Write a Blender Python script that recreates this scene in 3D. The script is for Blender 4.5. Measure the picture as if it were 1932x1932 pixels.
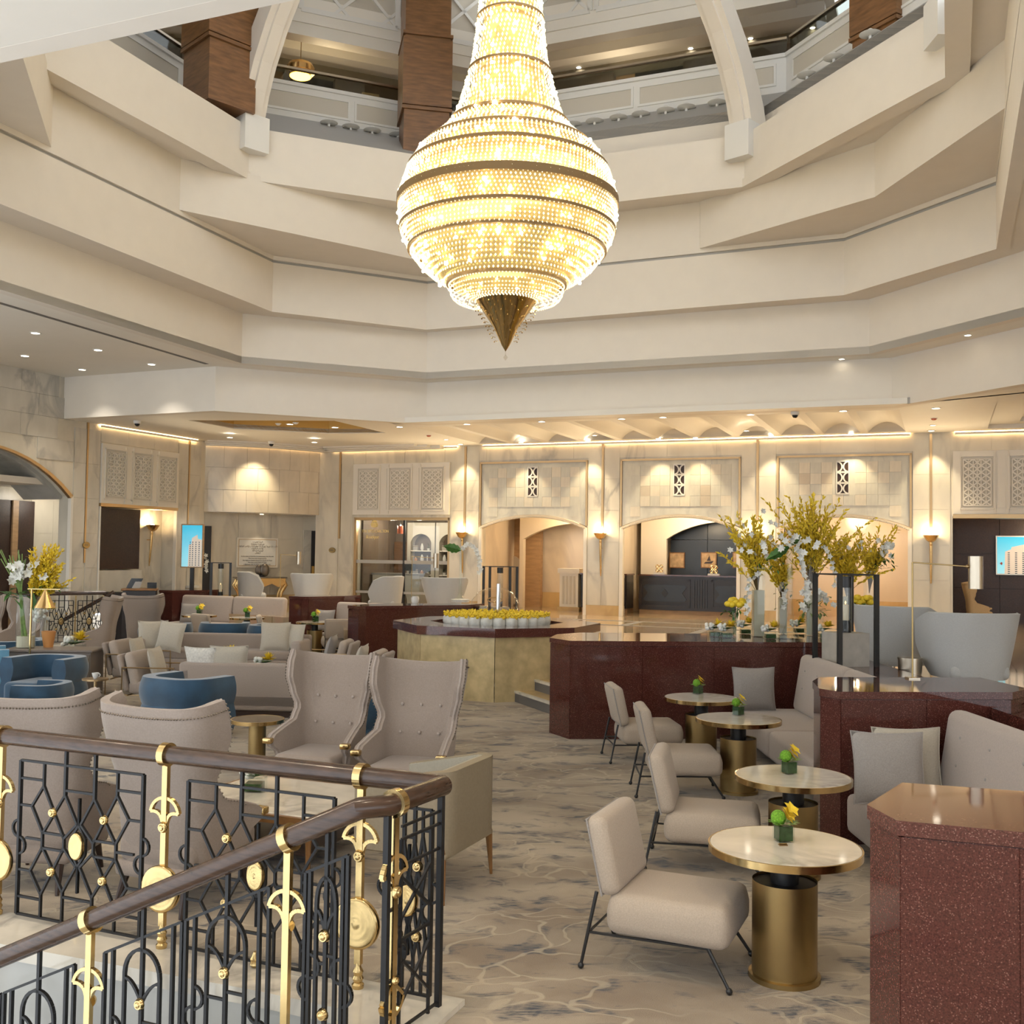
import bpy, bmesh, math, random
from mathutils import Vector, Matrix
random.seed(7)
PI = math.pi
for o in list(bpy.data.objects): bpy.data.objects.remove(o)
COL = bpy.context.scene.collection
SC = bpy.context.scene

# ---------------------------------------------------------------- camera
FPX = 1995.0; CZ = 2.25; TH = math.atan(80/1995.0); RO = math.radians(0.82)
ct, st, cr, sr = math.cos(TH), math.sin(TH), math.cos(RO), math.sin(RO)
CW = Vector((0, ct, st)); CU0 = Vector((0, -st, ct)); CR0 = Vector((1, 0, 0))
CR = CR0*cr + CU0*sr; CU = CR0*(-sr) + CU0*cr
cam_d = bpy.data.cameras.new('camera'); cam = bpy.data.objects.new('camera', cam_d); COL.objects.link(cam)
cam_d.sensor_fit = 'HORIZONTAL'; cam_d.sensor_width = 36.0; cam_d.lens = 36.0*FPX/1932.0
cam_d.clip_end = 300
cam.matrix_world = Matrix(((CR.x, CU.x, -CW.x, 0), (CR.y, CU.y, -CW.y, 0), (CR.z, CU.z, -CW.z, CZ), (0, 0, 0, 1)))
SC.camera = cam
def ray(x, y): return CW + CR*((x-966)/FPX) - CU*((y-966)/FPX)
def az(x, y, z=0.0):                 # point of a horizontal plane seen at a pixel
    d = ray(x, y); t = (z-CZ)/d.z; return Vector((d.x*t, d.y*t, z))
def ay(x, y, Y):                     # point at a depth
    d = ray(x, y); t = Y/d.y; return Vector((d.x*t, Y, CZ+d.z*t))
def apl(x, y, P, Q):                 # point of a vertical plane through P, Q
    d = ray(x, y); nx, ny = -(Q[1]-P[1]), Q[0]-P[0]
    t = (P[0]*nx+P[1]*ny)/(d.x*nx+d.y*ny); return Vector((d.x*t, d.y*t, CZ+d.z*t))

# ---------------------------------------------------------------- world, exposure
W = bpy.data.worlds.new('daylight'); SC.world = W; W.use_nodes = True
W.node_tree.nodes['Background'].inputs[0].default_value = (0.90, 0.95, 1.0, 1)
W.node_tree.nodes['Background'].inputs[1].default_value = 2.1
vs = SC.view_settings
vs.view_transform = 'Standard'; vs.look = 'None'; vs.exposure = 0.18; vs.gamma = 1.0; vs.use_curve_mapping = False
cy = SC.cycles
cy.max_bounces = 5; cy.diffuse_bounces = 3; cy.glossy_bounces = 2; cy.transmission_bounces = 3; cy.transparent_max_bounces = 14
cy.use_adaptive_sampling = True; cy.adaptive_threshold = 0.08; cy.adaptive_min_samples = 12
cy.sample_clamp_indirect = 4.0; cy.caustics_reflective = False; cy.caustics_refractive = False
cy.blur_glossy = 1.0

# ---------------------------------------------------------------- materials
MATS = {}
def _mat(name):
    m = bpy.data.materials.new(name); m.use_nodes = True
    nt = m.node_tree; b = nt.nodes['Principled BSDF']; MATS[name] = m
    return m, nt, b
def setc(b, col, rough=0.5, metal=0.0, spec=0.5, sheen=0.0, coat=0.0):
    b.inputs['Base Color'].default_value = (*col, 1); b.inputs['Roughness'].default_value = rough
    b.inputs['Metallic'].default_value = metal; b.inputs['Specular IOR Level'].default_value = spec
    if sheen: b.inputs['Sheen Weight'].default_value = sheen
    if coat: b.inputs['Coat Weight'].default_value = coat; b.inputs['Coat Roughness'].default_value = 0.05
def plain(name, col, rough=0.5, metal=0.0, spec=0.5, noise=0.0, nscale=8.0, bump=0.0, bscale=60.0, sheen=0.0, coat=0.0, stretch=None):
    m, nt, b = _mat(name); setc(b, col, rough, metal, spec, sheen, coat)
    tc = nt.nodes.new('ShaderNodeTexCoord'); src = tc.outputs['Object']
    if stretch:
        mp = nt.nodes.new('ShaderNodeMapping'); mp.inputs['Scale'].default_value = stretch
        nt.links.new(src, mp.inputs[0]); src = mp.outputs[0]
    if noise:
        n = nt.nodes.new('ShaderNodeTexNoise'); n.inputs['Scale'].default_value = nscale; n.inputs['Detail'].default_value = 5
        r = nt.nodes.new('ShaderNodeValToRGB')
        r.color_ramp.elements[0].color = (*[c*(1-noise) for c in col], 1); r.color_ramp.elements[1].color = (*[min(1, c*(1+noise)) for c in col], 1)
        r.color_ramp.elements[0].position = 0.3; r.color_ramp.elements[1].position = 0.7
        nt.links.new(src, n.inputs['Vector']); nt.links.new(n.outputs['Fac'], r.inputs[0]); nt.links.new(r.outputs[0], b.inputs['Base Color'])
    if bump:
        n2 = nt.nodes.new('ShaderNodeTexNoise'); n2.inputs['Scale'].default_value = bscale; n2.inputs['Detail'].default_value = 3
        bp = nt.nodes.new('ShaderNodeBump'); bp.inputs['Strength'].default_value = bump; bp.inputs['Distance'].default_value = 0.01
        nt.links.new(src, n2.inputs['Vector']); nt.links.new(n2.outputs['Fac'], bp.inputs['Height']); nt.links.new(bp.outputs[0], b.inputs['Normal'])
    return m
def emit(name, col, strength):
    m, nt, b = _mat(name); setc(b, col, 0.5)
    b.inputs['Emission Color'].default_value = (*col, 1); b.inputs['Emission Strength'].default_value = strength
    return m
def marble(name, base, vein, scale=0.6, rough=0.12, amount=0.5, rot=0.6, spec=0.5, ramp=(0.0, 0.22)):
    m, nt, b = _mat(name); setc(b, base, rough, spec=spec)
    N = nt.nodes.new; L = nt.links.new
    tc = N('ShaderNodeTexCoord'); mp = N('ShaderNodeMapping'); mp.inputs['Rotation'].default_value = (rot, rot*0.7, rot*1.3)
    mp.inputs['Scale'].default_value = (1, 1, 0.45)
    L(tc.outputs['Object'], mp.inputs[0])
    n1 = N('ShaderNodeTexNoise'); n1.inputs['Scale'].default_value = scale*1.3; n1.inputs['Detail'].default_value = 8; n1.inputs['Distortion'].default_value = 0.8
    L(mp.outputs[0], n1.inputs['Vector'])
    sub = N('ShaderNodeMath'); sub.operation = 'SUBTRACT'; sub.inputs[1].default_value = 0.5; L(n1.outputs['Fac'], sub.inputs[0])
    ab = N('ShaderNodeMath'); ab.operation = 'ABSOLUTE'; L(sub.outputs[0], ab.inputs[0])
    r1 = N('ShaderNodeValToRGB'); r1.color_ramp.elements[0].color = (1, 1, 1, 1); r1.color_ramp.elements[1].color = (0, 0, 0, 1)
    r1.color_ramp.elements[0].position = ramp[0]; r1.color_ramp.elements[1].position = ramp[1]*0.25
    L(ab.outputs[0], r1.inputs[0])
    n2 = N('ShaderNodeTexNoise'); n2.inputs['Scale'].default_value = scale*0.5; n2.inputs['Detail'].default_value = 4; L(mp.outputs[0], n2.inputs['Vector'])
    r2 = N('ShaderNodeValToRGB'); r2.color_ramp.elements[0].position = 0.42; r2.color_ramp.elements[1].position = 0.7; L(n2.outputs['Fac'], r2.inputs[0])
    mul = N('ShaderNodeMath'); mul.operation = 'MULTIPLY'; L(r1.outputs[0], mul.inputs[0]); L(r2.outputs[0], mul.inputs[1])
    mul2 = N('ShaderNodeMath'); mul2.operation = 'MULTIPLY'; mul2.inputs[1].default_value = amount; L(mul.outputs[0], mul2.inputs[0])
    n3 = N('ShaderNodeTexNoise'); n3.inputs['Scale'].default_value = scale*2.5; n3.inputs['Detail'].default_value = 5; L(mp.outputs[0], n3.inputs['Vector'])
    r3 = N('ShaderNodeValToRGB'); r3.color_ramp.elements[0].color = (*[c*0.86 for c in base], 1); r3.color_ramp.elements[1].color = (*[min(1, c*1.06) for c in base], 1)
    r3.color_ramp.elements[0].position = 0.3; r3.color_ramp.elements[1].position = 0.7; L(n3.outputs['Fac'], r3.inputs[0])
    mx = N('ShaderNodeMixRGB'); mx.inputs[2].default_value = (*vein, 1); L(mul2.outputs[0], mx.inputs[0]); L(r3.outputs[0], mx.inputs[1])
    L(mx.outputs[0], b.inputs['Base Color'])
    return m
def granite(name, base, dark, light, scale=90, rough=0.07):
    m, nt, b = _mat(name); setc(b, base, rough, spec=0.6)
    N = nt.nodes.new; L = nt.links.new
    tc = N('ShaderNodeTexCoord')
    v = N('ShaderNodeTexVoronoi'); v.inputs['Scale'].default_value = scale; L(tc.outputs['Object'], v.inputs['Vector'])
    n = N('ShaderNodeTexNoise'); n.inputs['Scale'].default_value = scale*0.6; n.inputs['Detail'].default_value = 6; L(tc.outputs['Object'], n.inputs['Vector'])
    r = N('ShaderNodeValToRGB'); e = r.color_ramp.elements
    e[0].position = 0.36; e[0].color = (*dark, 1); e[1].position = 0.62; e[1].color = (*base, 1)
    L(n.outputs['Fac'], r.inputs[0])
    sp = N('ShaderNodeSeparateColor'); L(v.outputs['Color'], sp.inputs[0])
    r2 = N('ShaderNodeValToRGB'); r2.color_ramp.elements[0].position = 0.93; r2.color_ramp.elements[1].position = 0.96; L(sp.outputs[0], r2.inputs[0])
    mu = N('ShaderNodeMath'); mu.operation = 'MULTIPLY'; mu.inputs[1].default_value = 0.55; L(r2.outputs[0], mu.inputs[0])
    mx = N('ShaderNodeMixRGB'); mx.inputs[2].default_value = (*light, 1); L(mu.outputs[0], mx.inputs[0]); L(r.outputs[0], mx.inputs[1])
    L(mx.outputs[0], b.inputs['Base Color'])
    return m
def glassmat(name, col=(0.95, 0.98, 0.97), rough=0.0, thin=True, tint=0.97):
    m, nt, b = _mat(name)
    N = nt.nodes.new; L = nt.links.new
    out = nt.nodes['Material Output']; nt.nodes.remove(b)
    tr = N('ShaderNodeBsdfTransparent'); tr.inputs[0].default_value = (*[c*tint for c in col], 1)
    gl = N('ShaderNodeBsdfGlossy'); gl.inputs['Roughness'].default_value = rough; gl.inputs[0].default_value = (1, 1, 1, 1)
    lw = N('ShaderNodeLayerWeight'); lw.inputs[0].default_value = 0.5; pw4 = N('ShaderNodeMath'); pw4.operation = 'POWER'; pw4.inputs[1].default_value = 4.0; L(lw.outputs['Facing'], pw4.inputs[0])
    fr = N('ShaderNodeMath'); fr.operation = 'MULTIPLY_ADD'; fr.inputs[1].default_value = 0.55; fr.inputs[2].default_value = 0.035; L(pw4.outputs[0], fr.inputs[0])
    mx = N('ShaderNodeMixShader'); L(fr.outputs[0], mx.inputs[0]); L(tr.outputs[0], mx.inputs[1]); L(gl.outputs[0], mx.inputs[2]); L(mx.outputs[0], out.inputs[0])
    return m

plain('plaster', (0.80, 0.735, 0.64), 0.75, noise=0.015, nscale=3)
plain('plaster_ceiling', (0.84, 0.79, 0.70), 0.6, noise=0.012, nscale=2)
plain('plaster_warm', (0.74, 0.64, 0.50), 0.7, noise=0.02, nscale=3)
plain('paint_white', (0.80, 0.78, 0.73), 0.45)
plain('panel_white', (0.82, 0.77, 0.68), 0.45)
plain('panel_shadow', (0.62, 0.57, 0.48), 0.5)  # darker panel tone; on the relief panels it paints in shade
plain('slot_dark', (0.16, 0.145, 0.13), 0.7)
marble('marble_wall', (0.72, 0.665, 0.55), (0.33, 0.31, 0.28), 0.55, 0.2, 0.7)
marble('marble_panel', (0.66, 0.62, 0.535), (0.30, 0.29, 0.27), 0.8, 0.2, 0.6, rot=0.9)
marble('marble_drum', (0.70, 0.62, 0.50), (0.34, 0.30, 0.25), 0.9, 0.15, 0.85, rot=0.4)
marble('marble_tile_light', (0.80, 0.72, 0.57), (0.5, 0.47, 0.42), 1.4, 0.22, 0.3)
marble('marble_tile_grey', (0.69, 0.655, 0.545), (0.42, 0.41, 0.38), 1.4, 0.18, 0.5)
plain('tile_tan', (0.60, 0.52, 0.40), 0.3, noise=0.03)
marble('marble_niche', (0.72, 0.62, 0.49), (0.36, 0.30, 0.25), 0.35, 0.12, 0.8, rot=0.3)
marble('marble_top', (0.74, 0.68, 0.57), (0.22, 0.20, 0.18), 1.5, 0.06, 0.8, rot=0.15, ramp=(0.0, 0.35))
marble('marble_grey', (0.50, 0.49, 0.45), (0.36, 0.36, 0.34), 0.8, 0.18, 0.5)
marble('marble_yellow', (0.60, 0.42, 0.20), (0.36, 0.22, 0.09), 1.0, 0.15, 0.5)
plain('onyx', (0.60, 0.47, 0.25), 0.18, noise=0.20, nscale=5.5, bump=0.04, bscale=18, spec=0.5)
granite('granite_red', (0.110, 0.034, 0.026), (0.055, 0.017, 0.014), (0.34, 0.17, 0.13), scale=230)
granite('granite_top', (0.13, 0.047, 0.036), (0.07, 0.025, 0.02), (0.36, 0.2, 0.16), scale=230, rough=0.05)
plain('gold', (0.80, 0.53, 0.23), 0.22, 1.0, noise=0.05, nscale=6)
plain('gold_letter', (0.85, 0.66, 0.26), 0.5)
plain('ring_bronze', (0.30, 0.19, 0.08), 0.45, 0.3)
plain('gold_trim', (0.55, 0.38, 0.20), 0.35, 0.8)
plain('brass', (0.66, 0.48, 0.22), 0.18, 1.0, noise=0.05, nscale=20)
plain('brass_satin', (0.40, 0.285, 0.125), 0.38, 1.0, noise=0.06, nscale=6)
plain('brass_dark', (0.45, 0.32, 0.17), 0.3, 1.0)
plain('gold_paint', (0.62, 0.38, 0.10), 0.4, 0.3)
plain('bronze', (0.20, 0.17, 0.14), 0.4, 0.7)
plain('chrome', (0.75, 0.75, 0.74), 0.1, 1.0)
plain('steel_champagne', (0.52, 0.45, 0.35), 0.28, 1.0)
plain('iron', (0.012, 0.012, 0.013), 0.45, 0.0, spec=0.35)
plain('black_metal', (0.02, 0.02, 0.021), 0.35, spec=0.5)
plain('wood_rail', (0.055, 0.028, 0.016), 0.25, noise=0.35, nscale=9, stretch=(1, 1, 6), coat=0.15)
plain('wood_leg', (0.25, 0.12, 0.04), 0.35, noise=0.2, nscale=10)
plain('wood_leg_dark', (0.045, 0.025, 0.018), 0.35)
plain('wood_column', (0.20, 0.095, 0.035), 0.35, noise=0.28, nscale=2.0, stretch=(1.5, 1.5, 9))
plain('wood_dark', (0.045, 0.022, 0.016), 0.12, noise=0.3, nscale=4, stretch=(1, 1, 6), coat=0.6)
plain('wood_console', (0.23, 0.19, 0.165), 0.35)
plain('wood_tan', (0.42, 0.26, 0.13), 0.4, noise=0.15, nscale=3, stretch=(1, 1, 5))
plain('panel_dark', (0.040, 0.018, 0.011), 0.4, noise=0.3, nscale=30)
plain('desk_dark', (0.030, 0.026, 0.028), 0.3, noise=0.1, nscale=5)
plain('leather_blue', (0.035, 0.045, 0.062), 0.3, noise=0.1, nscale=2)
plain('fabric_taupe', (0.34, 0.275, 0.23), 0.95, noise=0.07, nscale=90, bump=0.25, bscale=260, sheen=0.25)
plain('fabric_sand', (0.47, 0.385, 0.30), 0.95, noise=0.08, nscale=120, bump=0.3, bscale=300, sheen=0.2)
plain('fabric_grey', (0.42, 0.355, 0.31), 0.95, noise=0.06, nscale=80, bump=0.2, bscale=220, sheen=0.25)
plain('fabric_cushion', (0.34, 0.31, 0.285), 0.95, noise=0.10, nscale=120, bump=0.3, bscale=260, sheen=0.2)
plain('fabric_silk', (0.50, 0.45, 0.365), 0.55, noise=0.12, nscale=60, bump=0.2, bscale=120, sheen=0.4, stretch=(1, 1, 5))
plain('fabric_pattern', (0.60, 0.57, 0.51), 0.7, noise=0.16, nscale=40, bump=0.3, bscale=80)
plain('fabric_barrel', (0.47, 0.47, 0.455), 0.8, noise=0.05, nscale=90, bump=0.15, bscale=200, sheen=0.15)
plain('fabric_armchair', (0.42, 0.345, 0.285), 0.95, noise=0.06, nscale=90, bump=0.2, bscale=240, sheen=0.2)
plain('velvet_blue', (0.016, 0.06, 0.115), 0.8, noise=0.25, nscale=4, bump=0.1, bscale=120, sheen=0.5)
plain('velvet_light_blue', (0.12, 0.30, 0.44), 0.7, noise=0.15, nscale=9, bump=0.1, bscale=120, sheen=0.4)
plain('leather_olive', (0.30, 0.245, 0.165), 0.55, noise=0.06, nscale=60, bump=0.15, bscale=300)
plain('leather_pale', (0.40, 0.37, 0.30), 0.5, noise=0.05, nscale=60, bump=0.1, bscale=300)
plain('fabric_cream', (0.56, 0.40, 0.22), 0.8, noise=0.05, nscale=40)
plain('concrete_block', (0.42, 0.385, 0.33), 0.55, noise=0.1, nscale=9)
plain('stone_pot', (0.66, 0.65, 0.60), 0.45, noise=0.12, nscale=14, bump=0.15, bscale=30)
plain('orange_cup', (0.62, 0.28, 0.09), 0.35)
plain('wax', (0.80, 0.68, 0.50), 0.5)
plain('leaf', (0.055, 0.16, 0.03), 0.4, noise=0.3, nscale=20)
plain('leaf_pale', (0.20, 0.30, 0.08), 0.45, noise=0.25, nscale=20)
plain('moss', (0.16, 0.36, 0.025), 0.9, noise=0.4, nscale=90, bump=0.8, bscale=120)
plain('leaf_water', (0.03, 0.07, 0.02), 0.25, noise=0.4, nscale=30)
plain('petal_yellow', (0.86, 0.62, 0.035), 0.55, noise=0.15, nscale=30)
plain('petal_gold', (0.80, 0.58, 0.035), 0.6, noise=0.2, nscale=30)
plain('petal_white', (0.80, 0.80, 0.74), 0.5)
plain('twig', (0.18, 0.11, 0.04), 0.7)
plain('ceramic_white', (0.78, 0.77, 0.73), 0.25)
plain('screen_dark', (0.015, 0.016, 0.018), 0.15)
plain('carpet_edge', (0.35, 0.29, 0.22), 0.95)
plain('ledge_grey', (0.42, 0.41, 0.39), 0.6)
plain('wall_olive', (0.30, 0.26, 0.19), 0.6)
plain('wall_brown', (0.19, 0.14, 0.10), 0.6)
plain('door_black', (0.022, 0.022, 0.024), 0.35)
plain('cord', (0.5, 0.45, 0.35), 0.5)
plain('acrylic', (0.72, 0.70, 0.66), 0.15)
plain('paper_sketch', (0.55, 0.38, 0.22), 0.6, noise=0.25, nscale=9)
plain('redish', (0.50, 0.10, 0.03), 0.3)
plain('cushion_tan', (0.45, 0.38, 0.30), 0.8)
emit('lamp_lens', (1.0, 0.90, 0.72), 14.0)
emit('lamp_lens_soft', (1.0, 0.86, 0.62), 6.0)
emit('cove_glow', (1.0, 0.70, 0.36), 16.0)
emit('bulb', (1.0, 0.83, 0.50), 55.0)
emit('flame_candle', (1.0, 0.62, 0.28), 2.0)
emit('pendant_glow', (1.0, 0.75, 0.20), 6.0)
glassmat('glass'); glassmat('glass_shop', (0.92, 0.95, 0.95), 0.0, True, 0.92); glassmat('glass_acrylic', (0.97, 0.95, 0.92), 0.02, True, 0.97)
glassmat('glass_rail', (0.86, 0.90, 0.86), 0.0, True, 0.75)
plain('glass_frost', (0.58, 0.53, 0.40), 0.6)
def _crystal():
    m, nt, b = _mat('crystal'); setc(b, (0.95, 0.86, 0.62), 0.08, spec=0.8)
    b.inputs['Emission Color'].default_value = (1.0, 0.88, 0.56, 1); b.inputs['Emission Strength'].default_value = 1.15  # glow of the hidden bulbs painted into the crystals as emission
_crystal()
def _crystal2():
    m, nt, b = _mat('cage_glow_gold'); setc(b, (0.75, 0.52, 0.18), 0.15, metal=0.7)
    b.inputs['Emission Color'].default_value = (1.0, 0.74, 0.28, 1); b.inputs['Emission Strength'].default_value = 0.30  # lit interior painted into the gold cage as emission
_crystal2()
def _carpet():
    m, nt, b = _mat('carpet'); setc(b, (0.42, 0.34, 0.25), 1.0, spec=0.1, sheen=0.2)
    N = nt.nodes.new; L = nt.links.new
    tc = N('ShaderNodeTexCoord')
    w1 = N('ShaderNodeTexNoise'); w1.inputs['Scale'].default_value = 1.3; w1.inputs['Detail'].default_value = 3; L(tc.outputs['Object'], w1.inputs['Vector'])
    mixv = N('ShaderNodeMixRGB'); mixv.blend_type = 'ADD'; mixv.inputs[0].default_value = 0.75; L(tc.outputs['Object'], mixv.inputs[1]); L(w1.outputs['Color'], mixv.inputs[2])
    mp = N('ShaderNodeMapping'); mp.inputs['Rotation'].default_value = (0, 0, 0.45); mp.inputs['Scale'].default_value = (1.15, 2.1, 1); L(mixv.outputs[0], mp.inputs[0])
    # broad tan / sand variation
    nb = N('ShaderNodeTexNoise'); nb.inputs['Scale'].default_value = 0.8; nb.inputs['Detail'].default_value = 4; L(mp.outputs[0], nb.inputs['Vector'])
    rb = N('ShaderNodeValToRGB'); e = rb.color_ramp.elements
    e[0].position = 0.3; e[0].color = (0.255, 0.195, 0.135, 1); e[1].position = 0.66; e[1].color = (0.47, 0.395, 0.295, 1); L(nb.outputs['Fac'], rb.inputs[0])
    # slate patches
    n1 = N('ShaderNodeTexNoise'); n1.inputs['Scale'].default_value = 2.5; n1.inputs['Detail'].default_value = 6; n1.inputs['Roughness'].default_value = 0.6; L(mp.outputs[0], n1.inputs['Vector'])
    r1 = N('ShaderNodeValToRGB'); e = r1.color_ramp.elements; e[0].position = 0.52; e[1].position = 0.63; L(n1.outputs['Fac'], r1.inputs[0])
    hat = N('ShaderNodeTexNoise'); hat.inputs['Scale'].default_value = 26; hat.inputs['Detail'].default_value = 3
    mph = N('ShaderNodeMapping'); mph.inputs['Rotation'].default_value = (0, 0, -0.6); mph.inputs['Scale'].default_value = (0.4, 2.2, 1); L(tc.outputs['Object'], mph.inputs[0]); L(mph.outputs[0], hat.inputs['Vector'])
    rh = N('ShaderNodeValToRGB'); rh.color_ramp.elements[0].position = 0.3; rh.color_ramp.elements[1].position = 0.6; L(hat.outputs['Fac'], rh.inputs[0])
    mul = N('ShaderNodeMath'); mul.operation = 'MULTIPLY'; L(r1.outputs[0], mul.inputs[0]); L(rh.outputs[0], mul.inputs[1])
    mx1 = N('ShaderNodeMixRGB'); mx1.inputs[2].default_value = (0.060, 0.068, 0.085, 1); L(mul.outputs[0], mx1.inputs[0]); L(rb.outputs[0], mx1.inputs[1])
    # pale wandering lines
    vo = N('ShaderNodeTexVoronoi'); vo.feature = 'DISTANCE_TO_EDGE'; vo.inputs['Scale'].default_value = 1.5
    w2 = N('ShaderNodeTexNoise'); w2.inputs['Scale'].default_value = 1.3; w2.inputs['Detail'].default_value = 2; L(mp.outputs[0], w2.inputs['Vector'])
    mv2 = N('ShaderNodeMixRGB'); mv2.blend_type = 'ADD'; mv2.inputs[0].default_value = 1.7; L(mp.outputs[0], mv2.inputs[1]); L(w2.outputs['Color'], mv2.inputs[2])
    L(mv2.outputs[0], vo.inputs['Vector'])
    r2 = N('ShaderNodeValToRGB'); e = r2.color_ramp.elements; e[0].position = 0.018; e[0].color = (1, 1, 1, 1); e[1].position = 0.038; e[1].color = (0, 0, 0, 1); L(vo.outputs['Distance'], r2.inputs[0])
    nm = N('ShaderNodeTexNoise'); nm.inputs['Scale'].default_value = 0.6; L(tc.outputs['Object'], nm.inputs['Vector'])
    rm = N('ShaderNodeValToRGB'); rm.color_ramp.elements[0].position = 0.40; rm.color_ramp.elements[1].position = 0.5; L(nm.outputs['Fac'], rm.inputs[0])
    mu2 = N('ShaderNodeMath'); mu2.operation = 'MULTIPLY'; L(r2.outputs[0], mu2.inputs[0]); L(rm.outputs[0], mu2.inputs[1])
    mu3 = N('ShaderNodeMath'); mu3.operation = 'MULTIPLY'; mu3.inputs[1].default_value = 0.5; L(mu2.outputs[0], mu3.inputs[0])
    mx2 = N('ShaderNodeMixRGB'); mx2.inputs[2].default_value = (0.56, 0.48, 0.35, 1); L(mu3.outputs[0], mx2.inputs[0]); L(mx1.outputs[0], mx2.inputs[1])
    L(mx2.outputs[0], b.inputs['Base Color'])
    bp = N('ShaderNodeBump'); bp.inputs['Strength'].default_value = 0.35; bp.inputs['Distance'].default_value = 0.01
    nf = N('ShaderNodeTexNoise'); nf.inputs['Scale'].default_value = 160; L(tc.outputs['Object'], nf.inputs['Vector'])
    ad = N('ShaderNodeMath'); ad.operation = 'ADD'; L(nf.outputs['Fac'], ad.inputs[0]); L(mu2.outputs[0], ad.inputs[1])
    L(ad.outputs[0], bp.inputs['Height']); L(bp.outputs[0], b.inputs['Normal'])
_carpet()
def _lobbyfloor():
    m, nt, b = _mat('lobby_floor'); setc(b, (0.5, 0.36, 0.22), 0.06, spec=0.6)
    N = nt.nodes.new; L = nt.links.new
    tc = N('ShaderNodeTexCoord'); mp = N('ShaderNodeMapping'); mp.inputs['Rotation'].default_value = (0, 0, math.radians(22.5)); L(tc.outputs['Object'], mp.inputs[0])
    br = N('ShaderNodeTexBrick'); br.offset = 0.0; br.inputs['Scale'].default_value = 1.0; br.inputs['Brick Width'].default_value = 0.9; br.inputs['Row Height'].default_value = 0.9
    br.inputs['Mortar Size'].default_value = 0.012; br.inputs['Color1'].default_value = (0.52, 0.37, 0.22, 1); br.inputs['Color2'].default_value = (0.58, 0.45, 0.30, 1); br.inputs['Mortar'].default_value = (0.30, 0.2, 0.11, 1)
    L(mp.outputs[0], br.inputs['Vector'])
    n = N('ShaderNodeTexNoise'); n.inputs['Scale'].default_value = 2.0; n.inputs['Detail'].default_value = 6; L(tc.outputs['Object'], n.inputs['Vector'])
    mx = N('ShaderNodeMixRGB'); mx.blend_type = 'MULTIPLY'; mx.inputs[0].default_value = 0.35; L(br.outputs['Color'], mx.inputs[1]); L(n.outputs['Color'], mx.inputs[2])
    L(mx.outputs[0], b.inputs['Base Color'])
_lobbyfloor()
def _picture(name, strength):
    # screen showing a pale tower under a blue sky: flat print on a lit screen, in the screen's own coordinates (0..1 across, 0..1 up)
    m, nt, b = _mat(name); N = nt.nodes.new; L = nt.links.new
    tc = N('ShaderNodeTexCoord'); sp = N('ShaderNodeSeparateXYZ'); L(tc.outputs['Generated'], sp.inputs[0])
    r = N('ShaderNodeValToRGB'); e = r.color_ramp.elements; e[0].color = (0.35, 0.80, 0.95, 1); e[1].color = (0.02, 0.52, 0.80, 1); L(sp.outputs[2], r.inputs[0])
    L(r.outputs[0], b.inputs['Emission Color']); L(r.outputs[0], b.inputs['Base Color']); b.inputs['Emission Strength'].default_value = strength
    b.inputs['Roughness'].default_value = 0.15
_picture('screen_sky', 0.45)
emit('screen_tower', (0.75, 0.66, 0.56), 0.35); emit('screen_window', (0.10, 0.14, 0.16), 0.2); emit('screen_tower_glass', (0.05, 0.45, 0.50), 0.7)

# ---------------------------------------------------------------- mesh builder
_rb = {}
def rbox_mesh(sx, sy, sz, r, seg):
    k = (round(sx, 4), round(sy, 4), round(sz, 4), round(r, 4), seg)
    if k not in _rb:
        bm = bmesh.new(); bmesh.ops.create_cube(bm, size=1.0)
        for v in bm.verts: v.co = Vector((v.co.x*sx, v.co.y*sy, v.co.z*sz))
        bmesh.ops.bevel(bm, geom=list(bm.edges), offset=min(r, min(sx, sy, sz)*0.49), segments=seg, profile=0.5, affect='EDGES')
        bm.verts.index_update()
        _rb[k] = ([v.co.copy() for v in bm.verts], [[v.index for v in f.verts] for f in bm.faces]); bm.free()
    return _rb[k]
def RZ(a): return Matrix.Rotation(a, 4, 'Z')
def RX(a): return Matrix.Rotation(a, 4, 'X')
def RY(a): return Matrix.Rotation(a, 4, 'Y')
def T(x, y=0, z=0):
    if isinstance(x, Vector): return Matrix.Translation(x)
    return Matrix.Translation((x, y, z))
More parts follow.
